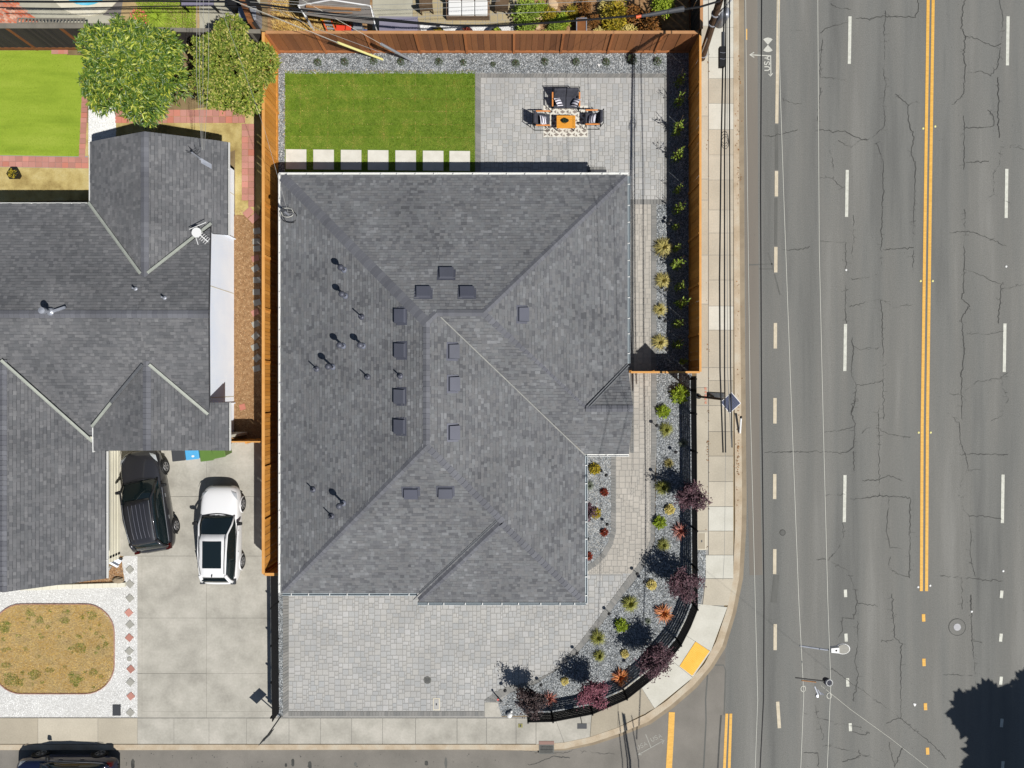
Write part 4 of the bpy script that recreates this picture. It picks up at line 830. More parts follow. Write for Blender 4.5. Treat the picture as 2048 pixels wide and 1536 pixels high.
RS1 = [(-10.09, -9.13), (-3.46, -2.5), (-.275, -5.675), (-3.73, -9.13)]
RS2 = [(-4.13, -9.54), (3.18, -9.54), (-.48, -5.88)]
REW = [(-1.17, 2.89), (5.04, 9.12), (5.04, .87), (3.1, -1.05)]
RSA = [(-3.06, 2.89), (-1.17, 2.89), (3.1, -1.05), (3.18, -3.05)]
RSB = [(3.1, -1.05), (5.17, -1.05), (5.10, -3.05), (3.18, -3.05)]
RPN = [(3.1, -1.05), (5.04, .87), (5.17, -1.05)]
for nm, poly, pl in (("roof_west", RW, PLW), ("roof_north", RN, PLN_), ("roof_north", RN2, PLN_), ("roof_east", RE, PLE), ("roof_south", RS1, PLS1), ("roof_south", RS2, PLS2), ("roof_east", REW, PLEW), ("roof_south", RSA, PLSW), ("porch_roof", RSB, PLSW), ("porch_roof", RPN, PLPN)):
    shingled(mhouse, nm, poly, pl, M['roof_base'], M['shingle'])
emit_tabs(mhouse, M['shingle_obj'])
def z3(pl, x, y, dz=0): return (x, y, zf(pl, x, y) + dz)
caps(mhouse, z3(PLW, -10.0, 9.03), z3(PLW, -3.46, 2.49), wd=.42)
caps(mhouse, z3(PLW, -10.0, -9.04), z3(PLW, -3.46, -2.5))
caps(mhouse, z3(PLW, -3.46, -2.5), z3(PLW, -3.46, 2.49)); caps(mhouse, z3(PLN_, -3.06, 2.89), z3(PLN_, -3.46, 2.49)); caps(mhouse, z3(PLN_, -3.06, 2.89), z3(PLN_, -1.17, 2.89))
caps(mhouse, z3(PLEW, 4.97, 9.05), z3(PLEW, -1.17, 2.89)); caps(mhouse, z3(PLEW, 3.1, -1.05), z3(PLEW, -1.17, 2.89)); caps(mhouse, z3(PLSW, 5.16, -1.05), z3(PLSW, 3.15, -1.05))
caps(mhouse, z3(PLE, -.38, -5.78), z3(PLE, -3.46, -2.5)); caps(mhouse, z3(PLE, 3.1, -9.46), z3(PLE, -.42, -5.86))
caps(mhouse, z3(PLS2, -4.05, -9.46), z3(PLS2, -.48, -5.88), lift=.02)
mb = MB(); mb.beam(z3(PLS2, -4.3, -9.42, -.06), z3(PLS2, -.55, -5.70, -.06), .03, .13); mb.obj("rake_board", M['flash_dark'], mhouse)
mb = MB(); mb.beam(z3(PLS1, -4.02, -9.1, .03), z3(PLS1, -.44, -5.53, .03), .08, .02); mb.obj("step_flashing", M['flash_dark'], mhouse)
mb = MB(); strip3(mb, z3(PLE, -2.9, 2.72), z3(PLE, 3.18, -3.1), .045, .012, .03); mb.obj("valley_flashing", M['flash'], mhouse)
mb = MB(); strip3(mb, z3(PLPN, 3.18, -.97), z3(PLPN, 5.05, .88), .05, .02, .05); strip3(mb, z3(PLPN, 3.28, -1.0), z3(PLPN, 5.1, .80), .05, .02, .04); mb.obj("valley_flashing", M['flash_dark'], mhouse)
gutter(mhouse, (-10.1, 9.2), (-10.1, -9.13), out=(-1, 0)); gutter(mhouse, (-10.18, 9.13), (5.1, 9.13), out=(0, 1)); gutter(mhouse, (5.05, 9.1), (5.05, .9), out=(1, 0), m='gutter_shaded')
gutter(mhouse, (3.19, -3.1), (3.19, -9.6), out=(1, 0), m='gutter_shaded'); gutter(mhouse, (-4.13, -9.55), (3.24, -9.55), out=(0, -1), m='gutter_shaded'); gutter(mhouse, (-10.05, -9.14), (-4.15, -9.14), out=(0, -1), m='gutter_shaded'); gutter(mhouse, (3.25, -3.06), (5.12, -3.06), out=(0, -1), step=1.2)  # east and south troughs get the colour with shade mixed in
mb = MB().prism([(-9.6, -8.6), (-3.7, -8.6), (-3.7, -9.0), (2.7, -9.0), (2.7, -2.7), (4.55, -2.7), (4.55, 8.6), (-9.6, 8.6)], -.05, 2.62); mb.obj("wall", M['wall_main'], mhouse)
for (x0, x1, y0, y1) in ((-10.05, 5.0, 8.6, 9.1), (-10.05, -9.6, -9.1, 8.6), (4.55, 5.0, -1, 8.6)): MB().box(x0, x1, y0, y1, 2.5, 2.58).obj("soffit", M['gutter'], mhouse)
# roof vents: low box vents
vlab = ["uppermost square roof vent on the north slope", "left one of the two side by side square vents above the ridge bend", "right one of the two side by side square vents above the ridge bend", "square roof vent on the west slope beside the ridge bend", "lone square roof vent on the east wing slope", "brownish square vent, second down along the west side of the ridge", "uppermost square vent just right of the north-south ridge", "middle square vent just right of the north-south ridge", "square vent below the small pipe along the west side of the ridge", "lowest square vent along the west side of the ridge with white scuffs", "lowest square vent right of the north-south ridge", "left square vent on the south slope", "right square vent on the south slope"]
VT = [(893, 548, 'N'), (847, 586, 'N'), (934, 586, 'N'), (802, 632, 'W'), (1045, 629, 'E'), (802, 701, 'W'), (906, 703, 'E'), (907, 768, 'E'), (801, 793, 'W'), (801, 853, 'W'), (907, 865, 'E'), (822, 985, 'S'), (891, 984, 'S')]
PLS = {'N': PLN_, 'W': PLW, 'E': PLE, 'S': PLS1}
def onroof(px, py, pl):
    z = 4
    for _ in range(8): p = W(px, py, z); z = zf(pl, p.x, p.y)
    return W(px, py, z)
def make_vent():
    t = thing("roof_vent", "", "roof vent", (0, 0, 0), 0, "square box vents on the main roof")
    c = MB().box(-.38, .38, -.2, .28, -.02, .02); local(c, "flange", M['vent'], t)
    c = MB(); c.add([(-.30, -.24, .02), (.30, -.24, .02), (.30, .22, .02), (-.30, .22, .02), (-.29, -.25, .13), (.29, -.25, .13), (.27, .17, .10), (-.27, .17, .10)], [(4, 5, 6, 7), (0, 1, 5, 4), (1, 2, 6, 5), (2, 3, 7, 6), (3, 0, 4, 7)]); local(c, "hood", M['vent'], t)
    return t
vp = None
for i, (x, y, k) in enumerate(VT):
    pl = PLS[k] if not (k == 'E' and x > 1000) else PLEW; p = onroof(x, y, pl); g = Vector((-pl[0], -pl[1], 1)).normalized()
    if vp is None: vp = make_vent(); o = vp
    else: o = copy_tree(vp)
    yaw = {'N': math.pi, 'W': -math.pi / 2, 'E': math.pi / 2, 'S': 0}[k]
    o.location = p; o.rotation_euler = ((Vector((0, 0, 1)).rotation_difference(g)) @ Matrix.Rotation(yaw, 4, 'Z').to_quaternion()).to_euler(); o['label'] = vlab[i]
# pipes
PP = [(689, 540, 1, .42, "highest capped plumbing pipe on the west roof slope"), (691, 592, 1, .42, "second capped pipe from the top of the west slope"), (724, 634, 0, .4, "thin dark pipe left of the ridge, third down the slope"), (687, 692, 1, .45, "left one of the paired capped pipes on the west slope"), (727, 692, 1, .42, "right one of the paired capped pipes on the west slope"), (634, 738, 0, .36, "thin pipe nearest the left gutter on the west slope"), (666, 734, 1, .55, "largest capped pipe with a wide boot on the west slope"), (736, 754, 0, .3, "thin pipe right of the largest capped pipe"), (801, 752, 0, .22, "short pipe between two square vents beside the ridge"), (627, 979, 0, .24, "short pipe near the lower left gutter"), (687, 1006, 1, .5, "capped pipe close to the lower left hip"), (664, 1032, 0, .36, "thin pipe just below the lowest capped pipe")]
for (x, y, capd, h, lb) in PP:
    p = onroof(x, y, PLW); t = thing("vent_pipe", lb, "vent pipe", p, 0, "plumbing pipes through the west roof slope")
    c = MB().lathe((0, 0, 0), [(.14, -.06), (.13, .04), (.06, .10)], 12); local(c, "boot", M['vent_light'] if capd else M['vent'], t, smooth=True)
    c = MB().lathe((0, 0, 0), [(.05 if capd else .03, 0), (.05 if capd else .03, h + .2)], 10); local(c, "pipe", M['vent'], t, smooth=True)
    if capd: c = MB().lathe((0, 0, h + .17), [(.12, 0), (.135, .07), (.10, .14), (.03, .17)], 12); local(c, "cap", M['vent'], t, smooth=True)
# service mast with a coil of cable on the main roof's corner
p = onroof(578, 430, PLW); t = thing("service_mast", "electric service mast with loops of cable at the top left roof corner", "service mast", p)
c = MB().lathe((0, 0, 0), [(.05, -.3), (.05, .75)], 8); local(c, "mast", M['galv'], t); c = MB().lathe((0, 0, .75), [(.06, 0), (.1, .05), (.07, .14)], 10); local(c, "weatherhead", M['dark_grey'], t)
for r, dx, dy, zz in ((.34, .05, -.1, .15), (.26, .0, 0.05, .22), (.30, .12, -.14, .10)): c = MB().tube([(dx + r * math.cos(a), dy + r * .8 * math.sin(a), zz + .04 * math.sin(3 * a)) for a in [k * .42 for k in range(15)]], .012, 4); local(c, "cable_loop", M['wire_black'] if dx else M['wire_white'], t)

# ---------------------------------------------------------------- neighbour's house
nh = thing("house", "neighbour's low house with grey gabled shingle roofs and white gable wall", "house", (-20, 0, 0))
NR = [("roof_north", [(-30, 7.89), (-18.49, 7.89), (-15.45, 4.56), (-15.45, 2.88), (-30, 2.88)], (0, -.36, 4.4 + 2.88 * .36)),
      ("roof_north", [(-15.45, 4.56), (-13.05, 6.75), (-12.5, 2.88), (-15.45, 2.88)], (0, -.36, 4.4 + 2.88 * .36)),
      ("gable_roof", [(-18.49, 10.62), (-18.49, 7.89), (-15.45, 4.56), (-15.45, 10.62)], (.4, 0, 3.8 + 15.45 * .4)),
      ("gable_roof", [(-15.45, 10.62), (-15.45, 4.56), (-13.05, 6.9), (-13.05, 10.61)], (-.4, 0, 3.8 - 15.45 * .4)),
      ("gable_roof", [(-13.05, 10.61), (-13.05, 6.55), (-12.46, 6.55), (-12.46, 10.6)], (-.4, 0, 3.8 - 15.45 * .4)),
      ("roof_south", [(-30, 2.88), (-15.36, 2.88), (-15.36, .9), (-30, .9)], (0, .31, 4.4 - 2.88 * .31)),
      ("roof_south", [(-15.2, .95), (-21.4, .95), (-18.15, -2.75)], (0, .31, 4.4 - 2.88 * .31)),
      ("roof_south", [(-15.36, 2.88), (-12.5, 2.88), (-13.05, -1.3), (-15.36, .9)], (0, .31, 4.4 - 2.88 * .31)),
      ("garage_roof", [(-15.36, .9), (-18.1, -1.85), (-18.1, -2.89), (-15.36, -2.8)], (.3, 0, 3.8 + 15.36 * .3)),
      ("garage_roof", [(-15.36, .9), (-15.36, -2.8), (-13.05, -2.86), (-13.05, -1.25)], (-.3, 0, 3.8 - 15.36 * .3)),
      ("garage_roof", [(-13.05, -.8), (-13.05, -2.86), (-12.3, -2.89), (-12.3, -.8)], (-.3, 0, 3.8 - 15.36 * .3)),
      ("wing_roof", [(-21.35, .92), (-18.2, -2.5), (-17.8, -2.95), (-17.8, -8.52), (-21.3, -8.73)], (-.365, 0, 3.9 - 21.35 * .365)),
      ("wing_roof", [(-21.3, .92), (-21.3, -8.73), (-24.8, -8.5), (-24.8, .92)], (.365, 0, 3.9 + 21.35 * .365))]
for nm, poly, pl in NR: shingled(nh, nm, poly, pl, M['roof_base'], M['shingle_old'], course=.128)
emit_tabs(nh, M['shingle_old_obj'])
c_ = dict(m='shingle_cap', wd=.32)
caps(nh, (-30, 2.88, 4.4), (-12.5, 2.88, 4.4), **c_); caps(nh, (-15.45, 10.6, 3.8), (-15.45, 4.5, 3.8), wd=.34); caps(nh, (-15.36, -2.8, 3.8), (-15.36, .95, 3.8), wd=.34); caps(nh, (-21.33, -8.7, 3.9), (-21.33, 1.0, 3.9), wd=.3)
def valley(a, b, m='flash_light'):
    mb = MB(); a = Vector(a); b = Vector(b); d = (b - a).normalized(); r = d.cross(Vector((0, 0, 1))).normalized() * .05
    mb.beam(a + r, b + r, .024, .012); mb.beam(a - r, b - r, .024, .012); mb.beam(a - Vector((0, 0, .006)), b - Vector((0, 0, .006)), .07, .006); mb.obj("valley_flashing", M[m], nh)
valley((-18.53, 7.95, 2.66), (-15.6, 4.64, 3.86)); valley((-13.0, 6.95, 3.0), (-15.3, 4.66, 3.86)); valley((-21.35, 1.0, 3.98), (-18.2, -2.5, 2.88)); valley((-18.1, -1.85, 3.12), (-17.1, -.8, 3.4)); valley((-17.1, -.8, 3.42), (-15.5, .82, 3.88), 'flash_dark'); valley((-15.22, .82, 3.88), (-13.05, -1.3, 3.2))
for a, b, o_ in (((-30, 7.9), (-18.55, 7.9), (0, 1)), ((-18.5, 10.6), (-18.5, 7.95), (-1, 0)), ((-12.45, 10.6), (-12.45, 6.55), (1, 0)), ((-17.79, -2.95), (-17.79, -8.52), (1, 0)), ((-12.29, -.8), (-12.29, -2.89), (1, 0))):
    gutter(nh, a, b, z=2.52 if a[0] != -12.29 else 2.8, out=o_, w_=.05, step=1.6)
MB().beam((-18.12, -1.8, 2.95), (-18.12, -2.95, 2.92), .04, .12).obj("rake_board", M['gutter'], nh)
def wall(poly3, name="wall", m='wall_white', th=(-.12, 0, 0)):
    n = len(poly3); mb = MB(); t_ = Vector(th); vs = [Vector(p) for p in poly3] + [Vector(p) + t_ for p in poly3]
    mb.add(vs, [tuple(range(n)), tuple(range(2 * n - 1, n - 1, -1))] + [(i, n + i, n + (i + 1) % n, (i + 1) % n) for i in range(n)]); return mb.obj(name, M[m], nh)
X = -13.24
wall([(X, -2.5, -.05), (X, 10.3, -.05), (X, 10.3, 2.75), (X, 6.6, 2.75), (X, 2.88, 4.2), (X, -1.2, 2.95), (X, -2.5, 2.9)])
mb = MB(); [mb.box(X, X + .012, y - .02, y + .02, 0, 2.9) for y in (-.6, 4.3, 9.0)]; mb.obj("panel_joint", M['wall_cream'], nh)
wall([(X, 10.3, -.05), (-18.2, 10.3, -.05), (-18.2, 10.3, 2.6), (-15.45, 10.3, 3.6), (X, 10.3, 2.8)], th=(0, -.12, 0))
wall([(-18.67, -8.3, -.05), (-18.67, -2.6, -.05), (-18.67, -2.6, 2.75), (-18.67, -8.3, 2.75)], m='wall_cream')
cl = MB(); [cl.box(-18.67, -18.645, -8.3, -2.6, .2 + i * .22, .208 + i * .22) for i in range(11)]; cl.obj("siding_joint", M['wall_cream'], nh)
wall([(-24.5, -8.1, -.05), (-18.67, -8.1, -.05), (-18.67, -8.1, 2.7), (-21.3, -8.1, 3.6), (-24.5, -8.1, 2.7)], m='wall_cream', th=(0, .12, 0))
wall([(-18.5, -2.4, -.05), (-12.6, -2.4, -.05), (-12.6, -2.4, 2.85), (-15.3, -2.4, 3.6), (-18.5, -2.4, 2.85)], m='wall_cream', th=(0, .12, 0))
wall([(-30, 7.5, -.05), (-18.4, 7.5, -.05), (-18.4, 7.5, 2.6), (-30, 7.5, 2.6)], m='wall_cream', th=(0, -.12, 0))
MB().box(X, X + .3, 8.9, 8.96, 2.2, 2.26).obj("wall_bracket", M['wall_white'], nh); MB().tube([(X + .06, 6.9, 0), (X + .06, 6.9, 2.6)], .035, 8).obj("downpipe", M['wall_white'], nh); MB().tube([(X + .05, -.9, 0), (X + .05, -.9, 2.6)], .03, 8).obj("downpipe", M['wall_white'], nh)
NS = (0, -.36, 4.4 + 2.88 * .36)
for (x, y, s_, lb) in ((272, 578, .8, "small grey roof vent boot left of the neighbour's gable peak"), (330, 596, .8, "small grey roof vent boot right of the neighbour's gable peak"), (103, 624, 1.5, "pale flue pipe standing at the neighbour's long ridge")):
    p = onroof(x, y, NS); t = thing("roof_flue", lb, "roof flue", p); t.scale = (s_,) * 3
    c = MB().lathe((0, 0, 0), [(.13, -.03), (.10, .06), (.05, .1)], 10); local(c, "boot", M['galv'], t); c = MB().lathe((0, 0, 0), [(.045, 0), (.045, .34)], 8); local(c, "pipe", M['galv'], t)
    if s_ > 1: c = MB().lathe((0, 0, .3), [(.09, 0), (.09, .1), (.02, .12)], 12); local(c, "cap", M['galv'], t); c = MB().beam((.05, 0, .05), (.42, .12, .05), .07, .05); local(c, "strap", M['galv'], t)
# neighbour's dish with aerial and service mast
GE = (-.4, 0, 3.8 - 15.45 * .4)
p = onroof(408, 472, GE); t = thing("tv_aerial", "white roof aerial with a dish and short rods on the neighbour's roof", "aerial", p)
c = MB().lathe((0, 0, 0), [(.03, -.1), (.03, .6)], 8); local(c, "mast", M['galv'], t)
c = MB(); c.lathe((0, 0, .62), [(.03, 0), (.13, .02), (.2, .07), (.21, .075)], 16); local(c, "dish", M['white'], t)
c = MB(); c.beam((-.1, .1, .6), (.45, -.38, .6), .04, .04); c.beam((-.35, .15, .6), (.35, .45, .58), .025, .02); c.beam((-.1, -.1, .6), (.02, -.5, .58), .025, .02); local(c, "boom", M['white'], t)
for i in range(5): c = MB(); x = .12 + i * .075; y = -.1 - i * .065; c.beam((x - .11, y - .12, .61), (x + .11, y + .12, .61), .015, .015); local(c, "rod", M['white'], t)
p = onroof(402, 318, GE); t = thing("service_mast", "service mast with dark cable loops on the neighbour's gable roof", "service mast", p)
c = MB().lathe((0, 0, 0), [(.04, -.1), (.04, .8)], 8); local(c, "mast", M['galv'], t)
c = MB(); c.add([(-.1, -.12, .03), (.42, -.4, -.1), (.42, -.2, -.1), (0, .05, .03)], [(0, 1, 2, 3)]); local(c, "tar_patch", M['galv'], t)
for i, a in enumerate((.3, 1.2, 2.2, 2.9)): c = MB().tube([(0, 0, .8), (.15 * math.cos(a), .2 * math.sin(a), .55), (.3 * math.cos(a), .3 * math.sin(a), .7)], .012, 4); local(c, "cable_loop", M['wire_black'], t)

# ================================================================ FENCES
def box_mesh(name, x, y, z, m):
    mb = MB().box(-x / 2, x / 2, -y / 2, y / 2, 0, z); me = mb.mesh(name); me.materials.append(m); return me
def board_fence(name, label, a, b, bw, h, m_board, m_post, m_cap, inward, post_every=8, cap_w=.13, group=None, gap=.010, rails=True, thick=.02, post_off=None):
    """boards from a to b; inward = unit vector towards the side that the posts face"""
    a = Vector((a[0], a[1])); b = Vector((b[0], b[1])); L = (b - a).length; d = (b - a).normalized(); ang = math.atan2(d.y, d.x)
    t = thing(name, label, "fence", (a.x, a.y, 0), 0, group); n = int(round(L / bw)); bw = L / n
    me = box_mesh("board", bw - gap, thick, h - .05, M[m_board]); pm = box_mesh("post", .10, .10, h - .02, M[m_post])
    i_ = Vector(inward)
    for i in range(n):
        c = d * (bw * (i + .5)) + i_ * (.014 * (i % 2)); o = link(me, "board", t, (c.x, c.y, random.uniform(-.01, .01))); o.rotation_euler = (random.uniform(-.006, .006), 0, ang + random.uniform(-.006, .006))
        if i % post_every == 0: q = d * (bw * i) + i_ * .03; o = link(pm, "post", t, (q.x, q.y, 0)); o.rotation_euler = (0, 0, ang)
    mb = MB(); mb.beam((0, 0, h), (*(b - a), h), cap_w, .04); local(mb, "cap_rail", M[m_cap], t)
    mb = MB(); q = i_ * .03; mb.beam((q.x, q.y, .08), (b.x - a.x + q.x, b.y - a.y + q.y, .08), .04, .18); local(mb, "kick_board", M[m_post], t)
    return t
FX, FN, FE, FS = -11.17, 15.80, 8.46, -8.52
board_fence("wood_fence", "long tall orange cedar fence between the two houses", (FX, FS), (FX, FN), .17, 1.83, 'cedar', 'cedar', 'cap_orange', (1, 0), 14, gap=.012)
board_fence("wood_fence", "dark red-brown board fence behind the lawn and patio", (FX + .1, FN), (FE, FN), .28, 1.83, 'cedar_red', 'cedar_post', 'cap_brown', (0, -1), 8)
board_fence("wood_fence", "tall cedar fence along the sidewalk with its shaded side to the patio", (FE, FN + .05), (FE, .55), .19, 1.83, 'cedar', 'cedar', 'cap_orange', (-1, 0), 12, cap_w=.10, gap=.003)
board_fence("wood_fence", "short cedar fence and gate closing the side path beside the porch", (5.35, .53), (FE, .53), .15, 1.75, 'cedar', 'cedar', 'cap_orange', (0, 1), 7, cap_w=.09)
board_fence("wood_fence", "short return of cedar fence at the lower end by the driveway", (FX + .06, FS - .03), (FX + .9, FS - .03), .15, 1.83, 'cedar', 'cedar', 'cap_orange', (0, 1), 6)
board_fence("wood_fence", "low gate fence between the neighbour's house and the orange fence", (-13.1, -2.6), (FX - .15, -2.6), .16, 1.8, 'cedar', 'cedar', 'cap_orange', (0, -1), 7, cap_w=.06)
board_fence("wood_fence", "weathered black board fence behind the artificial turf", (-25.0, 15.95), (-16.5, 15.95), .16, 2.1, 'dark_board', 'rust_post', 'grey_board', (0, -1), 15, cap_w=.22)
board_fence("wood_fence", "grey board fence continuing behind the trees", (-16.5, 15.9), (FX - .1, 15.8), .16, 1.9, 'dark_board', 'grey_board', 'grey_board', (0, -1), 15, cap_w=.18)
board_fence("wood_fence", "brown capped fence running up between the back yards", (-11.7, 16.2), (-13.0, 19.5), .16, 1.9, 'dark_board', 'rust_post', 'rust_post', (-1, 0), 12, cap_w=.24)
board_fence("wood_fence", "tall dark fence at the far right corner behind the patio", (FE + .02, FN + .1), (FE + .02, FN + 5), .19, 1.95, 'dark_board', 'rust_post', 'cap_brown', (-1, 0), 12)
lt = MB()
for k in range(2): lt.beam((-22.0, 16.07 + .2 * k, 2.12), (-19, 16.05 + .2 * k, 2.12), .04, .05)
for i in range(20): lt.beam((-22.0 + i * .155, 16.02, 2.14), (-21.95 + i * .155, 16.28, 2.14), .05, .03)
o = lt.obj("trellis_cap", M['grey_board'], loc=(-19.8, 16.4, 2.2)); o['label'] = "slatted grey trellis strip along the black fence top"; o['category'] = 'trellis'
# black rail fence
def rail_fence(label, pts, h, nr, post_at, group=None):
    pts = [Vector((*p, 0)) for p in pts]; t = thing("metal_fence", label, "fence", pts[0], 0, group); o0 = pts[0]
    for r in range(nr):
        z = .14 + (h - .18) * r / (nr - 1)
        mb = MB()
        for a, b in zip(pts, pts[1:]): mb.beam(a - o0 + Vector((0, 0, z)), b - o0 + Vector((0, 0, z)), .02 if r < nr - 1 else .035, .11)
        local(mb, "rail", M['black_metal'], t)
    me = box_mesh("post", .07, .07, h + .08, M['black_metal'])
    for p in post_at: q = Vector((*p, 0)) - o0; link(me, "post", t, q)
    return t
Z9 = .95
fp = [P2(x, y, Z9) for x, y in [(1391.5, 752), (1393, 900), (1394, 1060), (1395, 1219), (1381, 1254), (1362, 1291), (1312, 1352), (1254, 1398), (1185, 1428), (1106, 1443), (1055, 1444)]]
pp = [P2(x, y, Z9) for x, y in [(1391.5, 758), (1392, 828), (1393, 905), (1393.5, 985), (1394, 1062), (1395, 1140), (1395, 1219), (1362, 1291), (1312, 1352), (1254, 1398), (1185, 1428), (1106, 1443), (1056, 1444)]]
rail_fence("black metal rail fence curving round the corner garden", fp, Z9, 6, pp)
fp2 = [(FX + .05, FS - .12), P2(545, 1443, .95)]
rail_fence("straight black metal rail fence between the two driveways", fp2, Z9, 6, [(-11.12 - (.0) * i, y) for i, y in enumerate([-8.7, -10.36, -12.1, -13.8, -15.4])])
# signs
p = W(562, 1432); sg = thing("street_sign", "dark sign plate on a leaning post at the foot of the driveway fence", "sign", p)
c = MB().tube([(0, 0, 0), (0, 0, 2.25)], .03, 8); local(c, "post", M['dark_grey'], sg)
c = MB(); c.box(-.33, .33, -.012, .012, 1.62, 2.22, .75, (0, 0)); local(c, "plate", M['dark_grey'], sg)
p = W(1160, 1431, 0); sg = thing("address_sign", "small dark plate on a short post outside the curved black fence", "sign", p)
c = MB().tube([(0, .05, 0), (0, .05, .9)], .018, 6); local(c, "post", M['black_metal'], sg)
c = MB().box(-.22, .22, -.16, .08, .9, .93); local(c, "plate", M['dark_grey'], sg)
# ================================================================ PLANTS
def tuft_mesh(name, m, n, r, h, wd, up=.9, curve=.5):
    """arching blades radiating from one root"""
    mb = MB()
    for i in range(n):
        a = random.uniform(0, 6.28); ln = random.uniform(.55, 1) ; el = random.uniform(0, 1.0) ** 1.3
        rr = r * ln * (1.1 - el * .5) ; hh = h * (.35 + .65 * el) * ln; ca, sa = math.cos(a), math.sin(a); w2 = wd / 2 * random.uniform(.7, 1.2)
        b = Vector((ca * .03, sa * .03, 0)); m1 = Vector((ca * rr * .45, sa * rr * .45, hh * .8)); t = Vector((ca * rr, sa * rr, hh * (1 - curve * (1 - el * .5)))); s = Vector((-sa, ca, random.uniform(-.3, .3))) * w2
        mb.add([b - s * .6, b + s * .6, m1 + s, m1 - s, t], [(0, 1, 2, 3), (3, 2, 4)])
    me = mb.mesh(name); me.materials.append(m); return me
def shrub_mesh(name, m, n, r, h, L, wr=.45, shell=.6):
    d = rand_dirs(n, .5); d[:, 2] = np.abs(d[:, 2]); k = RNG.uniform(shell, 1, n) * (1 + .18 * np.sin(d[:, 0] * 7 + 3) * np.cos(d[:, 1] * 6)); P = d * np.array([r, r, h]) * k[:, None] * .85
    D = d + RNG.normal(size=d.shape) * .5; D /= np.linalg.norm(D, axis=1)[:, None]; V, F = leaf_arrays(P, D, flat_sides(D), RNG.uniform(L * .7, L * 1.2, n), np.full(n, L * wr))
    me = bpy.data.meshes.new(name); me.from_pydata(V.tolist(), [], F.tolist()); me.materials.append(m); return me
def plant(name, label, cat, px, py, meshes, group=None, z=0.0, rz=None, sc=1.0, hgt=.3):
    p = W(px, py, hgt); p.z = z; t = thing(name, label, cat, p, random.uniform(0, 6.28) if rz is None else rz, group); t.scale = (sc, sc, sc)
    for nm, me in meshes: link(me, nm, t)
    return t
stem = MB().lathe((0, 0, 0), [(.03, -.02), (.02, .25)], 6).mesh("stem"); stem.materials.append(M['wood'])
# low shrubs along the rear fence
LAVs = [shrub_mesh("foliage", M['leaf_lavender'], 260, .2, .28, .05) for _ in range(3)]
lavx = [(633, 120), (687, 119), (745, 117), (800, 119), (877, 119), (926, 121), (986, 124), (1032, 122), (1090, 119), (1153, 119), (1214, 119), (1265, 115), (1317, 118)]
lvl = ["leftmost small grey-green shrub in the gravel under the rear fence", "second small shrub from the left in the rear gravel strip", "small shrub partly behind the yellow guy guard's foot", "small shrub under the grey guy guard's foot", "fifth small shrub from the left, above the lawn's right half", "small round shrub above the lawn near its right end", "smallest shrub, just right of the lawn's corner", "small shrub in the gravel directly above the patio's left part", "small shrub in the gravel straight above the loveseat", "small shrub right of the loveseat column in the rear gravel", "small shrub beside the white scrap in the rear gravel", "darkest widest shrub where the cable shadows cross the gravel", "rightmost small shrub at the corner of the rear gravel strip"]
for i, (x, y) in enumerate(lavx): plant("shrub", lvl[i], "shrub", x, y, [("foliage", LAVs[i % 3]), ("stem", stem)], "small shrubs under the rear fence", sc=[1, 1, 1.05, .95, 1, .9, .7, 1, 1, 1, 1, 1.35, 1.1][i] * 1.0)
# climbing shrubs in the shaded bed
VN = [shrub_mesh("foliage", M['leaf_vine'], 85, random.uniform(.2, .34), random.uniform(1.7, 2.1), .14, .45, .3) for _ in range(6)]
vy = [150, 194, 252, 306, 372, 413, 448, 492, 526, 571, 605, 645, 687, 722]
cane = MB(); [cane.tube([(0, 0, 0), (.1 * math.cos(a), .1 * math.sin(a), .8), (.22 * math.cos(a), .22 * math.sin(a), 1.5)], .012, 4) for a in (0, 2, 4)]; cane = cane.mesh("canes"); cane.materials.append(M['wood'])
for i, y in enumerate(vy):
    w_ = ["topmost", "second", "third", "fourth", "fifth", "sixth", "seventh", "eighth", "ninth", "tenth", "eleventh", "twelfth", "thirteenth", "lowest"][i]
    plant("climbing_shrub", f"{w_} leafy climber from the rear corner in the shaded bed along the tall cedar fence", "shrub", [1366, 1362, 1359, 1358, 1361, 1361, 1358, 1359, 1357, 1363, 1365, 1360, 1362, 1372][i], y, [("foliage", VN[i % 6]), ("canes", cane)], "leafy climbers along the shaded cedar fence", hgt=.9, sc=[.8, .9, 1.05, .95, .75, .9, .6, .7, 1.05, .8, 1.1, .8, .8, .7][i])
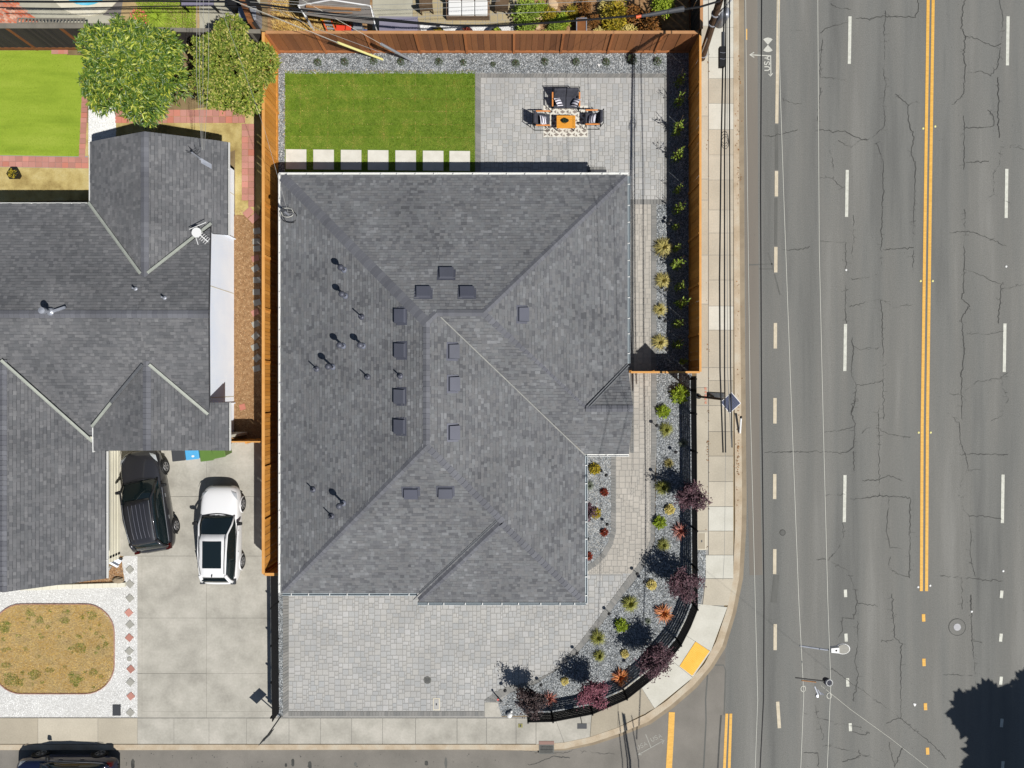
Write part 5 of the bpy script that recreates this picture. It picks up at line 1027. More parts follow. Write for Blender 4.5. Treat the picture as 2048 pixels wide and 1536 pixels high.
# grasses
GG = [tuft_mesh("blades", M['blade_gold'], 330, .62, .5, .022) for _ in range(2)]; GR = [tuft_mesh("blades", M['blade_green'], 300, .56, .45, .022) for _ in range(2)]
GDS = tuft_mesh("blades", M['blade_dusty'], 260, .48, .4, .02)
for i, (x, y, s_, lb) in enumerate([(1329, 493, 1.0, "largest golden grass tuft, highest in the side bed"), (1328, 560, .85, "golden grass tuft second from the top of the side bed"), (1322, 618, .7, "golden grass tuft third from the top of the side bed"), (1321, 684, .85, "golden grass tuft lowest before the closing gate fence")]):
    plant("ornamental_grass", lb, "grass tuft", x, y, [("blades", GG[i % 2])], "golden grass tufts in the side bed", sc=s_)
for i, (x, y, m_, s_, lb) in enumerate([(1334, 860, 1, .8, "green grass tuft high in the corner bed below the two lime shrubs"), (1369, 887, 2, .6, "dark dusty tuft against the black fence"), (1340, 928, 0, .5, "small pale tuft just above the first tree shadow"), (1328, 976, 1, .9, "green tuft beside the topmost purple maple"), (1329, 1092, 1, .75, "olive grass tuft beside the reddish spiky plant"), (1262, 1210, 1, .95, "tall olive grass tuft on the bend of the bed"), (1197, 1278, 1, .9, "olive grass tuft along the driveway border"), (1200, 1315, 1, .7, "round olive tuft below the border tuft"), (1180, 973, 2, .65, "grey dusty tuft half under the house gutter"), (1298, 1246, 2, .45, "tiny dusty tuft near the orange spiky plant")]):
    plant("ornamental_grass", lb, "grass tuft", x, y, [("blades", [GG[0], GR[i % 2], GDS][m_])], "grass tufts in the corner garden", sc=s_)
# lime shrubs
LM = [shrub_mesh("foliage", M['leaf_lime'], 420, .42, .55, .15, .34, .35) for _ in range(2)]; YL = shrub_mesh("foliage", M['leaf_yellow'], 420, .27, .32, .07, .6, .5)
GD = shrub_mesh("foliage", M['leaf_gold'], 420, .3, .38, .08, .6, .5); RD = shrub_mesh("foliage", M['leaf_red'], 320, .22, .25, .07, .6, .5)
for x, y, s_, lb in [(1361, 788, 1.1, "large bright lime shrub just below the gate fence"), (1329, 823, .82, "second lime shrub, by the path border below the largest one"), (1321, 1047, .78, "lime shrub by the path beside a dark maple shadow"), (1244, 1254, .82, "bright lime shrub in the lower curve of the bed")]:
    plant("lime_shrub", lb, "shrub", x, y, [("foliage", LM[int(x) % 2]), ("stem", stem)], "bright lime shrubs of the corner garden", sc=s_)
for x, y, s_, lb in [(1342, 1021, 1, "cream yellow shrub under the topmost purple maple"), (1305, 1172, 1, "cream yellow shrub left of the middle purple maple"), (1251, 1312, .8, "yellow shrub beside the large maple on the curve"), (1130, 1367, .75, "smallest yellow shrub near the lower path light")]:
    plant("yellow_shrub", lb, "shrub", x, y, [("foliage", YL), ("stem", stem)], "cream yellow shrubs of the corner garden", sc=s_)
for x, y, s_, k, lb in [(1191, 939, 1.0, 0, "golden green shrub at the top of the small bed by the porch"), (1192, 1028, .95, 0, "golden green shrub in the lower half of the small bed"), (1210, 986, .9, 1, "rust red shrub in the middle of the small bed"), (1210, 1067, .9, 1, "rust red shrub low on the right of the small bed"), (1177, 1115, 1.05, 1, "rust red shrub tucked at the bottom corner of the small bed")]:
    plant("small_shrub", lb, "shrub", x, y, [("foliage", RD if k else GD), ("stem", stem)], "shrubs in the small bed beside the house", sc=s_)
# flax
FO = tuft_mesh("blades", M['blade_orange'], 120, .6, .42, .042, curve=.15); FRB = tuft_mesh("blades", M['blade_redbrown'], 120, .6, .42, .038, curve=.15)
for x, y, s_, k, lb in [(1362, 1063, .9, 1, "reddish spiky flax beside the black fence, highest of its kind"), (1329, 1229, 1.0, 0, "orange spiky flax near the fence corner bend"), (1243, 1358, 1.0, 0, "vivid orange spiky flax against the curving black fence"), (1099, 1402, .85, 1, "red-brown spiky flax between the two lowest maples")]:
    plant("flax", lb, "plant", x, y, [("blades", FO if not k else FRB)], "spiky flax plants of the corner garden", sc=s_)
# Japanese maples
def maple(label, px, py, r, h, m, seed, n=2600):
    p = W(px, py, h * .75); p.z = 0; t = thing("japanese_maple", label, "tree", p, 0, "purple maples along the black fence")
    rnd = random.Random(seed); mb = MB(); mb.tube([(0, 0, -.03), (.02, .01, h * .35), (.0, .03, h * .55)], .04, 6, .025)
    tips = []
    for i in range(13):
        a = i * 2.4 + rnd.uniform(-.3, .3); rr = r * rnd.uniform(.35, 1.05); z1 = h * rnd.uniform(.62, 1.0); q = Vector((math.cos(a) * rr, math.sin(a) * rr, z1)); tips.append(q)
        mb.tube([(0, .02, h * rnd.uniform(.3, .5)), q * .5 + Vector((0, 0, h * .18)), q], .016, 4, .005)
    local(mb, "trunk", M['wood'], t)
    ti = np.array([tuple(q) for q in tips]); k = RNG.integers(0, len(ti), n); f = RNG.uniform(.35, 1.08, n)[:, None]
    P = ti[k] * f + np.array([0, 0, h * .2]) * (1 - f) + RNG.normal(size=(n, 3)) * np.array([.12, .12, .09]) * r / .7
    P[:, 2] = np.maximum(P[:, 2], .2); D = rand_dirs(n); D[:, 2] *= .4; D /= np.linalg.norm(D, axis=1)[:, None]
    V, F = leaf_arrays(P, D, flat_sides(D), RNG.uniform(.07, .15, n), RNG.uniform(.035, .065, n)); raw_mesh("crown", V, F, M[m], t)
    return t
maple("topmost purple maple, its crown over the straight black fence", 1384, 993, .64, 1.7, 'leaf_maple', 1)
maple("dense purple maple at the bend where the straight fence ends", 1368, 1172, .68, 1.8, 'leaf_maple', 2, 3600)
maple("wide purple maple spreading over the fence curve by the yellow ramp", 1312, 1318, .74, 1.8, 'leaf_maple', 3, 3400)
maple("crimson maple on the lower curve of the black fence", 1187, 1389, .66, 1.7, 'leaf_maple_red', 4, 3000)
maple("darkest maple near the left end of the curved fence", 1062, 1404, .62, 1.7, 'leaf_maple_dark', 5, 2300)
o = maple("sparse purple maple half hidden under the house gutter", 1172, 1022, .42, .9, 'leaf_maple', 6, 700)
# path lights
def path_light():
    t = thing("path_light", "", "garden light", (0, 0, 0), 0, "black path lights in the planted beds")
    c = MB().lathe((0, 0, 0), [(.012, 0), (.012, .34)], 6); local(c, "stake", M['black'], t); c = MB().lathe((0, 0, .3), [(.03, 0), (.085, .05), (.08, .075), (.02, .10)], 12); local(c, "lamp_head", M['black'], t); return t
pl0 = None
for x, y, lb in [(1313, 851, "path light by the upper path border below the lime shrubs"), (1351, 904, "path light out in the gravel near the dusty tuft"), (1312, 948, "path light at the edge of the first tree shadow"), (1212, 950, "path light at the top right of the small bed"), (1214, 1048, "path light between the two red shrubs of the small bed"), (1175, 1077, "path light close to the gutter in the small bed"), (1274, 1147, "path light on the border beside the second maple shadow"), (1288, 1163, "path light left of the middle cream yellow shrub"), (1218, 1227, "path light on the border above the lower lime shrub"), (1154, 1306, "path light on the border above the third shadow"), (1082, 1369, "path light on the lowest curve of the border"), (1010, 1380, "path light at the far left tip of the corner bed"), (1258, 1333, "path light under the wide maple"), (1340, 440, "upper path light in the side bed opposite the house corner"), (1337, 447, "path light just below the uppermost one in the side bed"), (1333, 580, "path light between the second and third golden tufts"), (1330, 642, "path light above the lowest golden tuft"), (1333, 700, "path light next to the gate fence")]:
    o = path_light() if pl0 is None else copy_tree(pl0); pl0 = pl0 or o; p = W(x, y, .3); o.location = (p.x, p.y, 0); o['label'] = lb
# house-number post / white stone at the driveway tip
t = thing("garden_ornament", "white rounded stone lamp at the left tip of the corner bed", "ornament", W(1019, 1428)); c = MB().lathe((0, 0, 0), [(.10, 0), (.14, .06), (.12, .16), (.02, .2)], 14); local(c, "globe", M['white'], t, smooth=True); c = MB().lathe((.09, .16, 0), [(.05, 0), (.06, .1), (.01, .12)], 10); local(c, "small_globe", M['white'], t, smooth=True)
t = thing("garden_ornament", "dark stake with a red flower at the bed's left tip", "ornament", W(997, 1394)); c = MB().tube([(0, 0, 0), (-.06, .1, .5)], .02, 5); c.tube([(.15, -.2, 0), (-.02, .06, .5)], .03, 5); local(c, "stake", M['black'], t); c = MB().lathe((-.02, .1, .45), [(.04, 0), (.05, .05)], 7); local(c, "flower", M['flower'], t)

# big trees of the left neighbour
def big_tree(label, name, px, py, rx, ry, rz, zc_, m, nclump, per, L0, L1, wr, lumps, parts=None):
    p = W(px, py, zc_ + .35 * rz); t = thing(name, label, "tree", (p.x, p.y, 0))
    mb = MB(); mb.tube([(0, 0, -.05), (.05, .05, zc_ * .5), (0, 0, zc_)], .14, 8, .09)
    for i in range(12):
        a = i * 2.4; q = Vector((math.cos(a) * rx * .75, math.sin(a) * ry * .75, zc_ + random.uniform(-.2, .6) * rz)); mb.tube([(0, 0, zc_ * random.uniform(.5, .9)), q * .5 + Vector((0, 0, zc_ * .4)), q], .05, 5, .015)
    local(mb, "trunk", M['wood'], t)
    VV = []; FF = []; off = 0
    for (cx, cy, cz, ax, ay, az, frac) in (parts or [(0, 0, 0, 1, 1, 1, 1)]):
        P, d = crown_points(int(nclump * frac), rx * ax, ry * ay, rz * az, lumps); P += np.array([cx * rx, cy * ry, zc_ + cz * rz]); V, F = crown((P, d), per, L0, L1, wr, .14)
        VV.append(V); FF.append(F + off); off += len(V)
    raw_mesh("crown", np.concatenate(VV), np.concatenate(FF), M[m], t); return t
big_tree("round glossy long-leaved tree beside the artificial turf", "fruit_tree", 250, 130, 2.35, 2.2, 1.6, 2.7, 'leaf_big', 2300, 9, .17, .32, .24, 55, [(0, 0, 0, .84, .84, 1, .55), (-.5, .45, 0, .45, .45, .7, .1), (.5, .45, -.05, .42, .42, .7, .09), (-.55, -.35, -.1, .42, .42, .6, .08), (.2, -.62, -.05, .42, .4, .65, .08), (.62, -.2, 0, .4, .42, .7, .06), (-.05, .7, -.1, .35, .35, .6, .04)])
big_tree("broad olive green tree leaning over the end of the orange fence", "leafy_tree", 448, 124, 1.78, 2.1, 1.4, 2.6, 'leaf_olive', 2300, 9, .08, .17, .5, 80, [(0, 0, 0, .8, .86, 1, .5), (.1, .72, -.05, .38, .36, .6, .07), (-.6, .35, -.1, .36, .36, .6, .05), (-.42, -.3, -.1, .5, .6, .8, .14), (.75, .12, -.2, .42, .45, .6, .12), (.35, -.55, -.1, .5, .45, .7, .12)])
# trees outside the frame whose shade falls on the road
o = big_tree("tall street tree past the lower right corner, its shade on the lanes", "street_tree", 2735, 1955, 4.6, 4.1, 3.8, 6.6, 'leaf_dark', 2300, 6, .35, .75, .7, 34, [(0, 0, 0, 1, 1, 1, .7), (-.7, -.2, .1, .32, .35, .5, .1), (-.85, .45, 0, .35, .3, .5, .1), (.1, .95, .1, .6, .5, .7, .1)])

# ================================================================ CARS (x forward)
def loft(mb, st, fn, cap=True):
    rings = [fn(*s) for s in st]; n = len(rings[0]); vs = [v for r in rings for v in r]; fs = []
    for i in range(len(rings) - 1):
        for k in range(n): fs.append((i * n + k, (i + 1) * n + k, (i + 1) * n + (k + 1) % n, i * n + (k + 1) % n))
    if cap: fs += [tuple(range(n)), tuple(range(len(vs) - 1, len(vs) - n - 1, -1))]
    mb.add(vs, fs)
def car(label, loc, heading, paint, name="parked_car", L=4.65, Wd=1.86, Hh=1.66, sunroof=False, ribs=False, mirror='black', mirror_cover=None, dash=True):
    t = thing(name, label, "car", loc, heading); s = L / 4.65; q = Wd / 1.86
    def ring(x, w_, zb, zt):
        h = [(0, zb), (w_ * .8, zb), (w_ * .97, zb + .12), (w_, zb + (zt - zb) * .45), (w_ * .985, zt - .22), (w_ * .95, zt - .09), (w_ * .84, zt - .015), (w_ * .5, zt + .02), (0, zt + .03)]
        return [(x * s, y * q, z) for y, z in h] + [(x * s, -y * q, z) for y, z in h[-2:0:-1]]
    mb = MB(); st = [(2.33, .50, .40, .66), (2.28, .66, .30, .76), (2.16, .78, .24, .86), (1.95, .86, .22, .93), (1.6, .905, .22, .985), (1.2, .92, .22, 1.02), (.8, .925, .22, 1.04), (.2, .93, .22, 1.04), (-.6, .93, .22, 1.05), (-1.3, .925, .23, 1.06), (-1.8, .905, .26, 1.06), (-2.1, .84, .3, 1.03), (-2.26, .74, .36, .96), (-2.33, .6, .44, .84)]
    loft(mb, st, ring); b = local(mb, "body", M[paint], t, smooth=True)
    for m_ in [b.modifiers.new("s", 'SUBSURF')]: m_.levels = 1; m_.render_levels = 1
    def cab(x, wb, wt, zb, zt):
        h = [(0, zb), (wb, zb), (wb * .98, zb + (zt - zb) * .15), ((wb + wt) / 2 * 1.01, zb + (zt - zb) * .6), (wt, zt - .04), (wt * .9, zt), (0, zt + .02)]
        return [(x * s, y * q, z) for y, z in h] + [(x * s, -y * q, z) for y, z in h[-2:0:-1]]
    R = Hh
    cs = [(1.02, .70, .66, 1.0, 1.03), (.85, .80, .72, 1.0, 1.12), (.55, .84, .70, 1.0, R - .32), (.22, .86, .67, 1.0, R - .13), (-.1, .87, .65, 1.0, R - .05), (-.6, .87, .64, 1.0, R - .02), (-1.2, .86, .62, 1.0, R - .04), (-1.65, .83, .59, 1.0, R - .10), (-1.85, .80, .57, 1.0, R - .22), (-2.05, .76, .58, 1.0, R - .42), (-2.16, .70, .6, 1.0, 1.08)]
    mb = MB(); loft(mb, cs, cab); g = local(mb, "windows", M['glass'], t, smooth=True)
    # roof skin
    mb = MB(); rs = [(.20, .60, R - .125), (-.1, .625, R - .042), (-.6, .62, R - .012), (-1.2, .60, R - .03), (-1.66, .57, R - .09), (-1.80, .54, R - .15)]
    def rring(x, w_, z): return [(x * s, y * q, z + dz) for y, dz in ((-w_, -.02), (-w_ * .9, .022), (-w_ * .5, .04), (0, .045), (w_ * .5, .04), (w_ * .9, .022), (w_, -.02), (0, -.03))]
    loft(mb, rs, rring); local(mb, "roof", M[paint], t, smooth=True)
    mb = MB()
    for sd in (-1, 1):
        mb.tube([(.98 * s, sd * .78 * q, 1.02), (.6 * s, sd * .775 * q, R - .33), (.2 * s, sd * .66 * q, R - .09), (-.6 * s, sd * .645 * q, R), (-1.66 * s, sd * .585 * q, R - .07)], .045, 5)
        mb.tube([(-1.7 * s, sd * .58 * q, R - .1), (-2.02 * s, sd * .64 * q, R - .42), (-2.12 * s, sd * .72 * q, 1.04)], .09, 5)
    local(mb, "pillars", M[paint], t, smooth=True)
    for sd in (-1, 1):
        mb = MB().tube([(.1 * s, sd * .60 * q, R + .01), (-.3 * s, sd * .60 * q, R + .05), (-1.2 * s, sd * .575 * q, R + .04), (-1.62 * s, sd * .55 * q, R - .03)], .018, 6); local(mb, "roof_rail", M['dark_grey' if paint == 'paint_white' else 'chrome'], t)
        mb = MB().tube([(.7 * s, sd * .915 * q, 1.0), (-.5 * s, sd * .885 * q, 1.06), (-1.9 * s, sd * .83 * q, 1.06)], .012, 5); local(mb, "trim_strip", M['chrome' if paint != 'paint_white' else 'black'], t)
        mb = MB(); mb.box(-.09, .09, -.11, .11, -.07, .07); mb.v = [(x * (1 if y * sd < 0 else .7), y, z) for x, y, z in mb.v]; mr = local(mb, "side_mirror", M['black'] if mirror == 'black' else M[paint], t); mr.location = (.62 * s, sd * (.93 * q + .12), 1.08); bv = mr.modifiers.new("b", 'BEVEL'); bv.width = .03; bv.segments = 2
        for x in (.15, -.85): mb = MB().box(x * s - .09, x * s + .09, sd * .935 * q - .015, sd * .935 * q + .015, .86, .89); local(mb, "door_handle", M['chrome'] if paint != 'paint_white' else M[paint], t)
        mb = MB(); mb.add([(2.19 * s, sd * .52 * q, .80), (2.02 * s, sd * .80 * q, .84), (1.70 * s, sd * .875 * q, .90), (1.86 * s, sd * .76 * q, .955), (2.06 * s, sd * .60 * q, .90)], [(0, 1, 2, 3, 4)]); mb.v += [(x, y, z + .018) for x, y, z in mb.v]; mb.f = [(5, 6, 7, 8, 9), (4, 3, 2, 1, 0)] + [(i, (i + 1) % 5, 5 + (i + 1) % 5, 5 + i) for i in range(5)]; mb.m = [0] * len(mb.f); local(mb, "headlight", M['lamp_glass'], t)
        mb = MB().box(-2.27 * s, -2.02 * s, sd * .62 * q, sd * .83 * q, .86, 1.0); tl = local(mb, "tail_light", M['tail'] if paint != 'paint_white' else M['dark_grey'], t)
        for x in (1.40, -1.36):
            wl = MB(); n = 24
            for rr, y0, y1, mi in ((.345, .70, .955, 0),):
                ri = [(rr - .03, y0), (rr, y0 + .03), (rr, y1 - .055), (rr - .025, y1 - .025), (.22, y1 - .035)]
                vs = [(r_ * math.cos(2 * math.pi * k / n), sd * y_ * q, r_ * math.sin(2 * math.pi * k / n)) for r_, y_ in ri for k in range(n)]
                fs = [(i * n + k, i * n + (k + 1) % n, (i + 1) * n + (k + 1) % n, (i + 1) * n + k) for i in range(4) for k in range(n)] + [tuple(range(n))]
                wl.add(vs, fs)
            wo = local(wl, "wheel", M['tyre'], t, smooth=False); wo.location = (x * s, 0, .345)
            rm = MB(); rm.add([(.215 * math.cos(2 * math.pi * k / n), sd * .905 * q, .215 * math.sin(2 * math.pi * k / n)) for k in range(n)], [tuple(range(n))])
            local(rm, "rim_back", M['black'], wo)
            rm = MB()
            for k in range(5): a = k * 1.2566; rm.beam((0, sd * .925 * q, 0), (.205 * math.cos(a), sd * .925 * q, .205 * math.sin(a)), .02, .07)
            rm.tube([(.208 * math.cos(a), sd * .925 * q, .208 * math.sin(a)) for a in [k * .2618 for k in range(25)]], .014, 5, caps=False); local(rm, "rim", M['rim'], wo)
            ar = MB(); ar.tube([(x * s + .37 * math.cos(a), sd * .92 * q, .345 + .37 * math.sin(a)) for a in [math.pi * k / 12 for k in range(13)]], .03, 5); local(ar, "wheel_arch", M['black'] if paint != 'paint_white' else M[paint], t)
    mb = MB().box(-2.36 * s, -2.2 * s, -.5 * q, .5 * q, .48, .6); local(mb, "bumper_trim", M['black'], t)
    mb = MB().box(2.2 * s, 2.335 * s, -.42 * q, .42 * q, .45, .62); local(mb, "grille", M['black'], t)
    mb = MB(); 
    for i in range(-12, 12): mb.beam(((1.05 + .02 - .0009 * i * i) * s, i * .06, 1.055), ((1.05 + .02 - .0009 * (i + 1) ** 2) * s, (i + 1) * .06, 1.055), .05, .012)
    local(mb, "cowl", M['black'], t)
    for sd in (-1, 1): mb = MB().beam((1.0 * s, sd * .1, 1.08), (.93 * s, sd * .1 + .5 * (1 if sd > 0 else .9) , 1.10), .015, .015); local(mb, "wiper", M['black'], t)
    if sunroof:
        mb = MB().box(-1.35 * s, -.10 * s, -.44 * q, .44 * q, R - .02, R + .04); o = local(mb, "sunroof", M['glass'], t); bv = o.modifiers.new("b", 'BEVEL'); bv.width = .05; bv.segments = 3
        mb = MB().beam((-1.62 * s, 0, R - .06), (-1.75 * s, 0, R + .02), .03, .05); local(mb, "aerial", M['black'], t)
        mb = MB(); mb.tube([(-2.0 * s, y * q, R - .34 + .02 * (1 - y * y)) for y in (-.6, -.4, 0, .4, .6)], .05, 6); local(mb, "rear_glass", M['glass'], t)
    if ribs:
        for y in (-.36, -.18, 0, .18, .36): mb = MB().tube([(.0, y, R + .012), (-.6, y, R + .036), (-1.2, y, R + .022), (-1.55, y, R - .03)], .010, 5); local(mb, "roof_rib", M['vent'], t)
    return t
car("dark grey sport utility car parked askew beside the cream wall", W(311, 997), math.radians(90 + 10), 'paint_black', L=4.75, Wd=1.9, Hh=1.72, ribs=True)
car("white hatchback with a black glass sunroof parked on the concrete driveway", W(454, 1063), math.radians(90 - .5), 'paint_white', L=4.55, Wd=1.82, Hh=1.62, sunroof=True)
car("dark blue car parked in the street, cut by the bottom edge", W(152, 1536, ZR) , math.radians(180), 'paint_blue', L=4.7, Wd=1.84, Hh=1.5)
# wheelie bins
def bin_(label, px, py, m, rz):
    p = W(px, py, 1.0); p.z = 0; t = thing("wheelie_bin", label, "bin", p, rz, "wheelie bins under the neighbour's eave")
    c = MB(); c.add([(-.22, -.26, .05), (.22, -.26, .05), (.22, .2, .05), (-.22, .2, .05), (-.29, -.34, .98), (.29, -.34, .98), (.29, .3, .98), (-.29, .3, .98)], [(3, 2, 1, 0), (0, 1, 5, 4), (1, 2, 6, 5), (2, 3, 7, 6), (3, 0, 4, 7), (4, 5, 6, 7)]); local(c, "body", m, t)
    c = MB().box(-.31, .31, -.37, .31, .98, 1.04); o = local(c, "lid", m, t); bv = o.modifiers.new("b", 'BEVEL'); bv.width = .05; bv.segments = 2
    c = MB().tube([(-.24, .36, .96), (.24, .36, .96)], .02, 6); local(c, "handle", M['black'], t)
    for sx in (-.26, .26): c = MB().tube([(sx - .03, .26, .1), (sx + .03, .26, .1)], .1, 12); local(c, "wheel", M['tyre'], t)
    return t
bin_("dark grey wheelie bin, leftmost of the row at the garage", 357, 906, M['dark_grey'], .1)
bb = bin_("light blue recycling bin between the grey and the green one", 384, 903, M['bin_blue'], .12)
c = MB(); c.prism([(.04 + .07 * math.cos(a), -.22 + .05 * math.sin(a)) for a in [k * .628 for k in range(10)]], 1.04, 1.046); local(c, "white_emblem", M['white'], bb)
bin_("green wheelie bin next to the blue one", 413, 906, M['bin_green'], .12); bin_("second green wheelie bin, rightmost and mostly under the eave", 436, 900, M['bin_green'], .2)
# stack of white planks
t = thing("plank_stack", "white boards leaning at the cream wall's lower corner", "planks", W(226, 1117), -.5)
for i, mm in enumerate(('wall_white', 'chrome', 'wall_white', 'wall_white', 'dark_grey')): local(MB().box(-.28, .42, -.22 + i * .09, -.131 + i * .09, .0, .14 - i * .02), "board", M[mm], t)
t = thing("plant_pot", "hexagonal pot of yellow plants on the bare soil", "pot", W(37, 352)); c = MB().lathe((0, 0, 0), [(.17, 0), (.3, .38), (.27, .38), (.25, .33)], 6); local(c, "pot", M['black'], t)
link(shrub_mesh("foliage", M['leaf_gold'], 120, .24, .12, .08), "foliage", t).location = (0, 0, .33)

# ================================================================ PATIO FURNITURE
rg = thing("patio_rug", "outdoor rug with grey and cream triangles under the patio table", "rug", W(1131, 243))
rw, rh = 2.12, 1.50
local(MB().box(-rw / 2, rw / 2, -rh / 2, rh / 2, .002, .014), "rug_base", M['rug_white'], rg)
mb = MB(); nx, ny = 14, 8
for i in range(nx):
    for j in range(ny):
        x0 = -rw / 2 + .03 + i * (rw - .06) / nx; y0 = -rh / 2 + .03 + j * (rh - .06) / ny; dx = (rw - .06) / nx; dy = (rh - .06) / ny
        if (i * 7 + j * 5) % 4 == 0: p = [(x0, y0 + dy * .05), (x0 + dx, y0 + dy / 2), (x0, y0 + dy * .95)]
        elif (i + j) % 2: p = [(x0 + dx, y0), (x0 + dx, y0 + dy), (x0 + .2 * dx, y0 + dy / 2)]
        else: p = [(x0 + dx * .1, y0), (x0 + dx * .9, y0), (x0 + dx * .5, y0 + dy * .7)]
        mb.sheet(p, .017)
local(mb, "triangle_print", M['rug_grey'], rg)
def bevel(o, w_=.03, n=3): b = o.modifiers.new("b", 'BEVEL'); b.width = w_; b.segments = n; return o
def pillow(t, x, y, z, rx, rz, w_=.42):
    vs = []; n = 7; mb = MB()
    for sgn in (1, -1):
        for i in range(n):
            for j in range(n):
                u, v = i / (n - 1) * 2 - 1, j / (n - 1) * 2 - 1; th = .085 * max(0, (1 - u * u)) ** .5 * max(0, (1 - v * v)) ** .5
                k = 1 - .06 * (1 - abs(u)) * abs(v); vs.append((u * w_ / 2 * (1 - .05 * (1 - v * v)), v * w_ / 2 * (1 - .05 * (1 - u * u)), sgn * th))
    fs = [(a * n + b, (a + 1) * n + b, (a + 1) * n + b + 1, a * n + b + 1) for a in range(n - 1) for b in range(n - 1)]; fs += [tuple(reversed([q + n * n for q in f])) for f in fs]
    mb.add(vs, fs); o = thing_mesh(mb, "pillow", M['pillow']); o.parent = None
    return o
def thing_mesh(mb, name, m):
    me = mb.mesh(name); me.materials.append(m); me.polygons.foreach_set('use_smooth', [True] * len(mb.f)); return link(me, name)
def seat_unit(name, label, px, py, rz, wd, cat, ncush):
    """front faces -y in local space; frame, teak arms, cushions"""
    t = thing(name, label, cat, W(px, py, .3) * 1, rz); t.location.z = .012; D = .72
    fr = MB(); r = .018
    for sx in (-1, 1):
        x = sx * wd / 2
        fr.tube([(x, -D / 2, .6), (x, -D / 2 - .02, 0), (x, D / 2, 0), (x, D / 2, .62), (x, -D / 2, .6)], r, 6); fr.tube([(x, D / 2, .3), (x * .97, D / 2 + .1, .80)], r, 6)
    fr.tube([(-wd / 2, D / 2 + .1, .8), (wd / 2, D / 2 + .1, .8)], r, 6); fr.tube([(-wd / 2, -D / 2 + .05, .28), (wd / 2, -D / 2 + .05, .28)], r, 6); fr.tube([(-wd / 2, D / 2, .28), (wd / 2, D / 2, .28)], r, 6)
    local(fr, "frame", M['black_metal'], t)
    for sx in (-1, 1): bevel(local(MB().box(sx * wd / 2 - .035, sx * wd / 2 + .035, -D / 2 - .01, D / 2 - .06, .615, .645), "armrest", M['teak'], t), .012, 2)
    cw = (wd - .1) / ncush
    for i in range(ncush):
        x0 = -wd / 2 + .05 + i * cw
        bevel(local(MB().box(x0 + .006, x0 + cw - .006, -D / 2, D / 2 - .12, .30, .44), "seat_cushion", M['cushion'], t), .04)
        o = bevel(local(MB().box(-cw / 2 + .006, cw / 2 - .006, -.07, .07, 0, .46), "back_cushion", M['cushion'], t), .045); o.location = (x0 + cw / 2, D / 2 - .14, .40); o.rotation_euler = (-.35, 0, 0)
    return t
ls = seat_unit("loveseat", "two-seat charcoal loveseat with teak arms at the head of the rug", 1131, 203, 0, 1.26, "sofa", 2)
c1 = seat_unit("armchair", "left charcoal armchair facing the table across the rug", 1084, 242, math.pi / 2, .66, "armchair", 1)
c2 = seat_unit("armchair", "right charcoal armchair facing the table from the right", 1185, 240, -math.pi / 2, .66, "armchair", 1)
def put_pillow(x, y, z, rz, tilt, lb):
    o = pillow(None, 0, 0, 0, 0, 0); p = W(x, y, z); o.location = p; o.rotation_euler = (tilt, 0, rz); o['label'] = lb; o['category'] = 'pillow'; o['group'] = 'striped pillows on the patio seats'; return o
put_pillow(1117, 204, .62, math.radians(115), .7, "striped pillow in the left corner of the loveseat"); put_pillow(1151, 205, .62, math.radians(60), -.7, "striped pillow in the right corner of the loveseat")
put_pillow(1087, 241, .62, 0.0, .0, "striped pillow on the left armchair").rotation_euler = (0, .75, .1); put_pillow(1184, 238, .62, 0, 0, "striped pillow on the right armchair").rotation_euler = (0, -.75, -.15)
tb = thing("coffee_table", "low orange wooden coffee table with black legs on the rug", "table", W(1132, 244, .4)); tb.location.z = .014
for i in range(6): local(MB().box(-.44, .44, -.30 + i * .1, -.205 + i * .1, .38, .41), "tabletop_slat", M['table_wood'], tb)
for sx in (-1, 1):
    for sy in (-1, 1): local(MB().box(sx * .40 - .02, sx * .40 + .02, sy * .26 - .02, sy * .26 + .02, 0, .38), "leg", M['black_metal'], tb)
pt = thing("planter", "small dark oval planter with greenery on the coffee table", "planter", W(1130, 242.5, .42)); c = MB().lathe((0, 0, 0), [(.10, 0), (.13, .1), (.11, .1), (.1, .08)], 14); c.v = [(x * 1.35, y * .8, z) for x, y, z in c.v]; local(c, "bowl", M['black'], pt); link(shrub_mesh("greenery", M['leaf_dark'], 80, .14, .08, .05), "greenery", pt).location = (0, 0, .07)
# back-door steps beside the house
st = thing("back_steps", "dark grey paved back step against the house by the patio", "step", W(1193, 345)); 
c = MB(); [c.box(-.45 + i * .15, -.31 + i * .15, .1, .24, 0, .06) for i in range(6)]; local(c, "edge_blocks", M['border'], st); local(MB().box(-.42, .46, -.3, .09, -.02, .12), "tread", M['dark_grey'], st)

# ================================================================ POLES, GUARDS, WIRES
def wire(label, pts, r, m, group=None, name="overhead_wire", sides_=5):
    P = [W(x, y, z) for x, y, z in pts]; mb = MB(); mb.tube(P, r, sides_); o = mb.obj(name, M[m], loc=tuple(P[0])); o['label'] = label; o['category'] = 'wire'
    if group: o['group'] = group
    return o
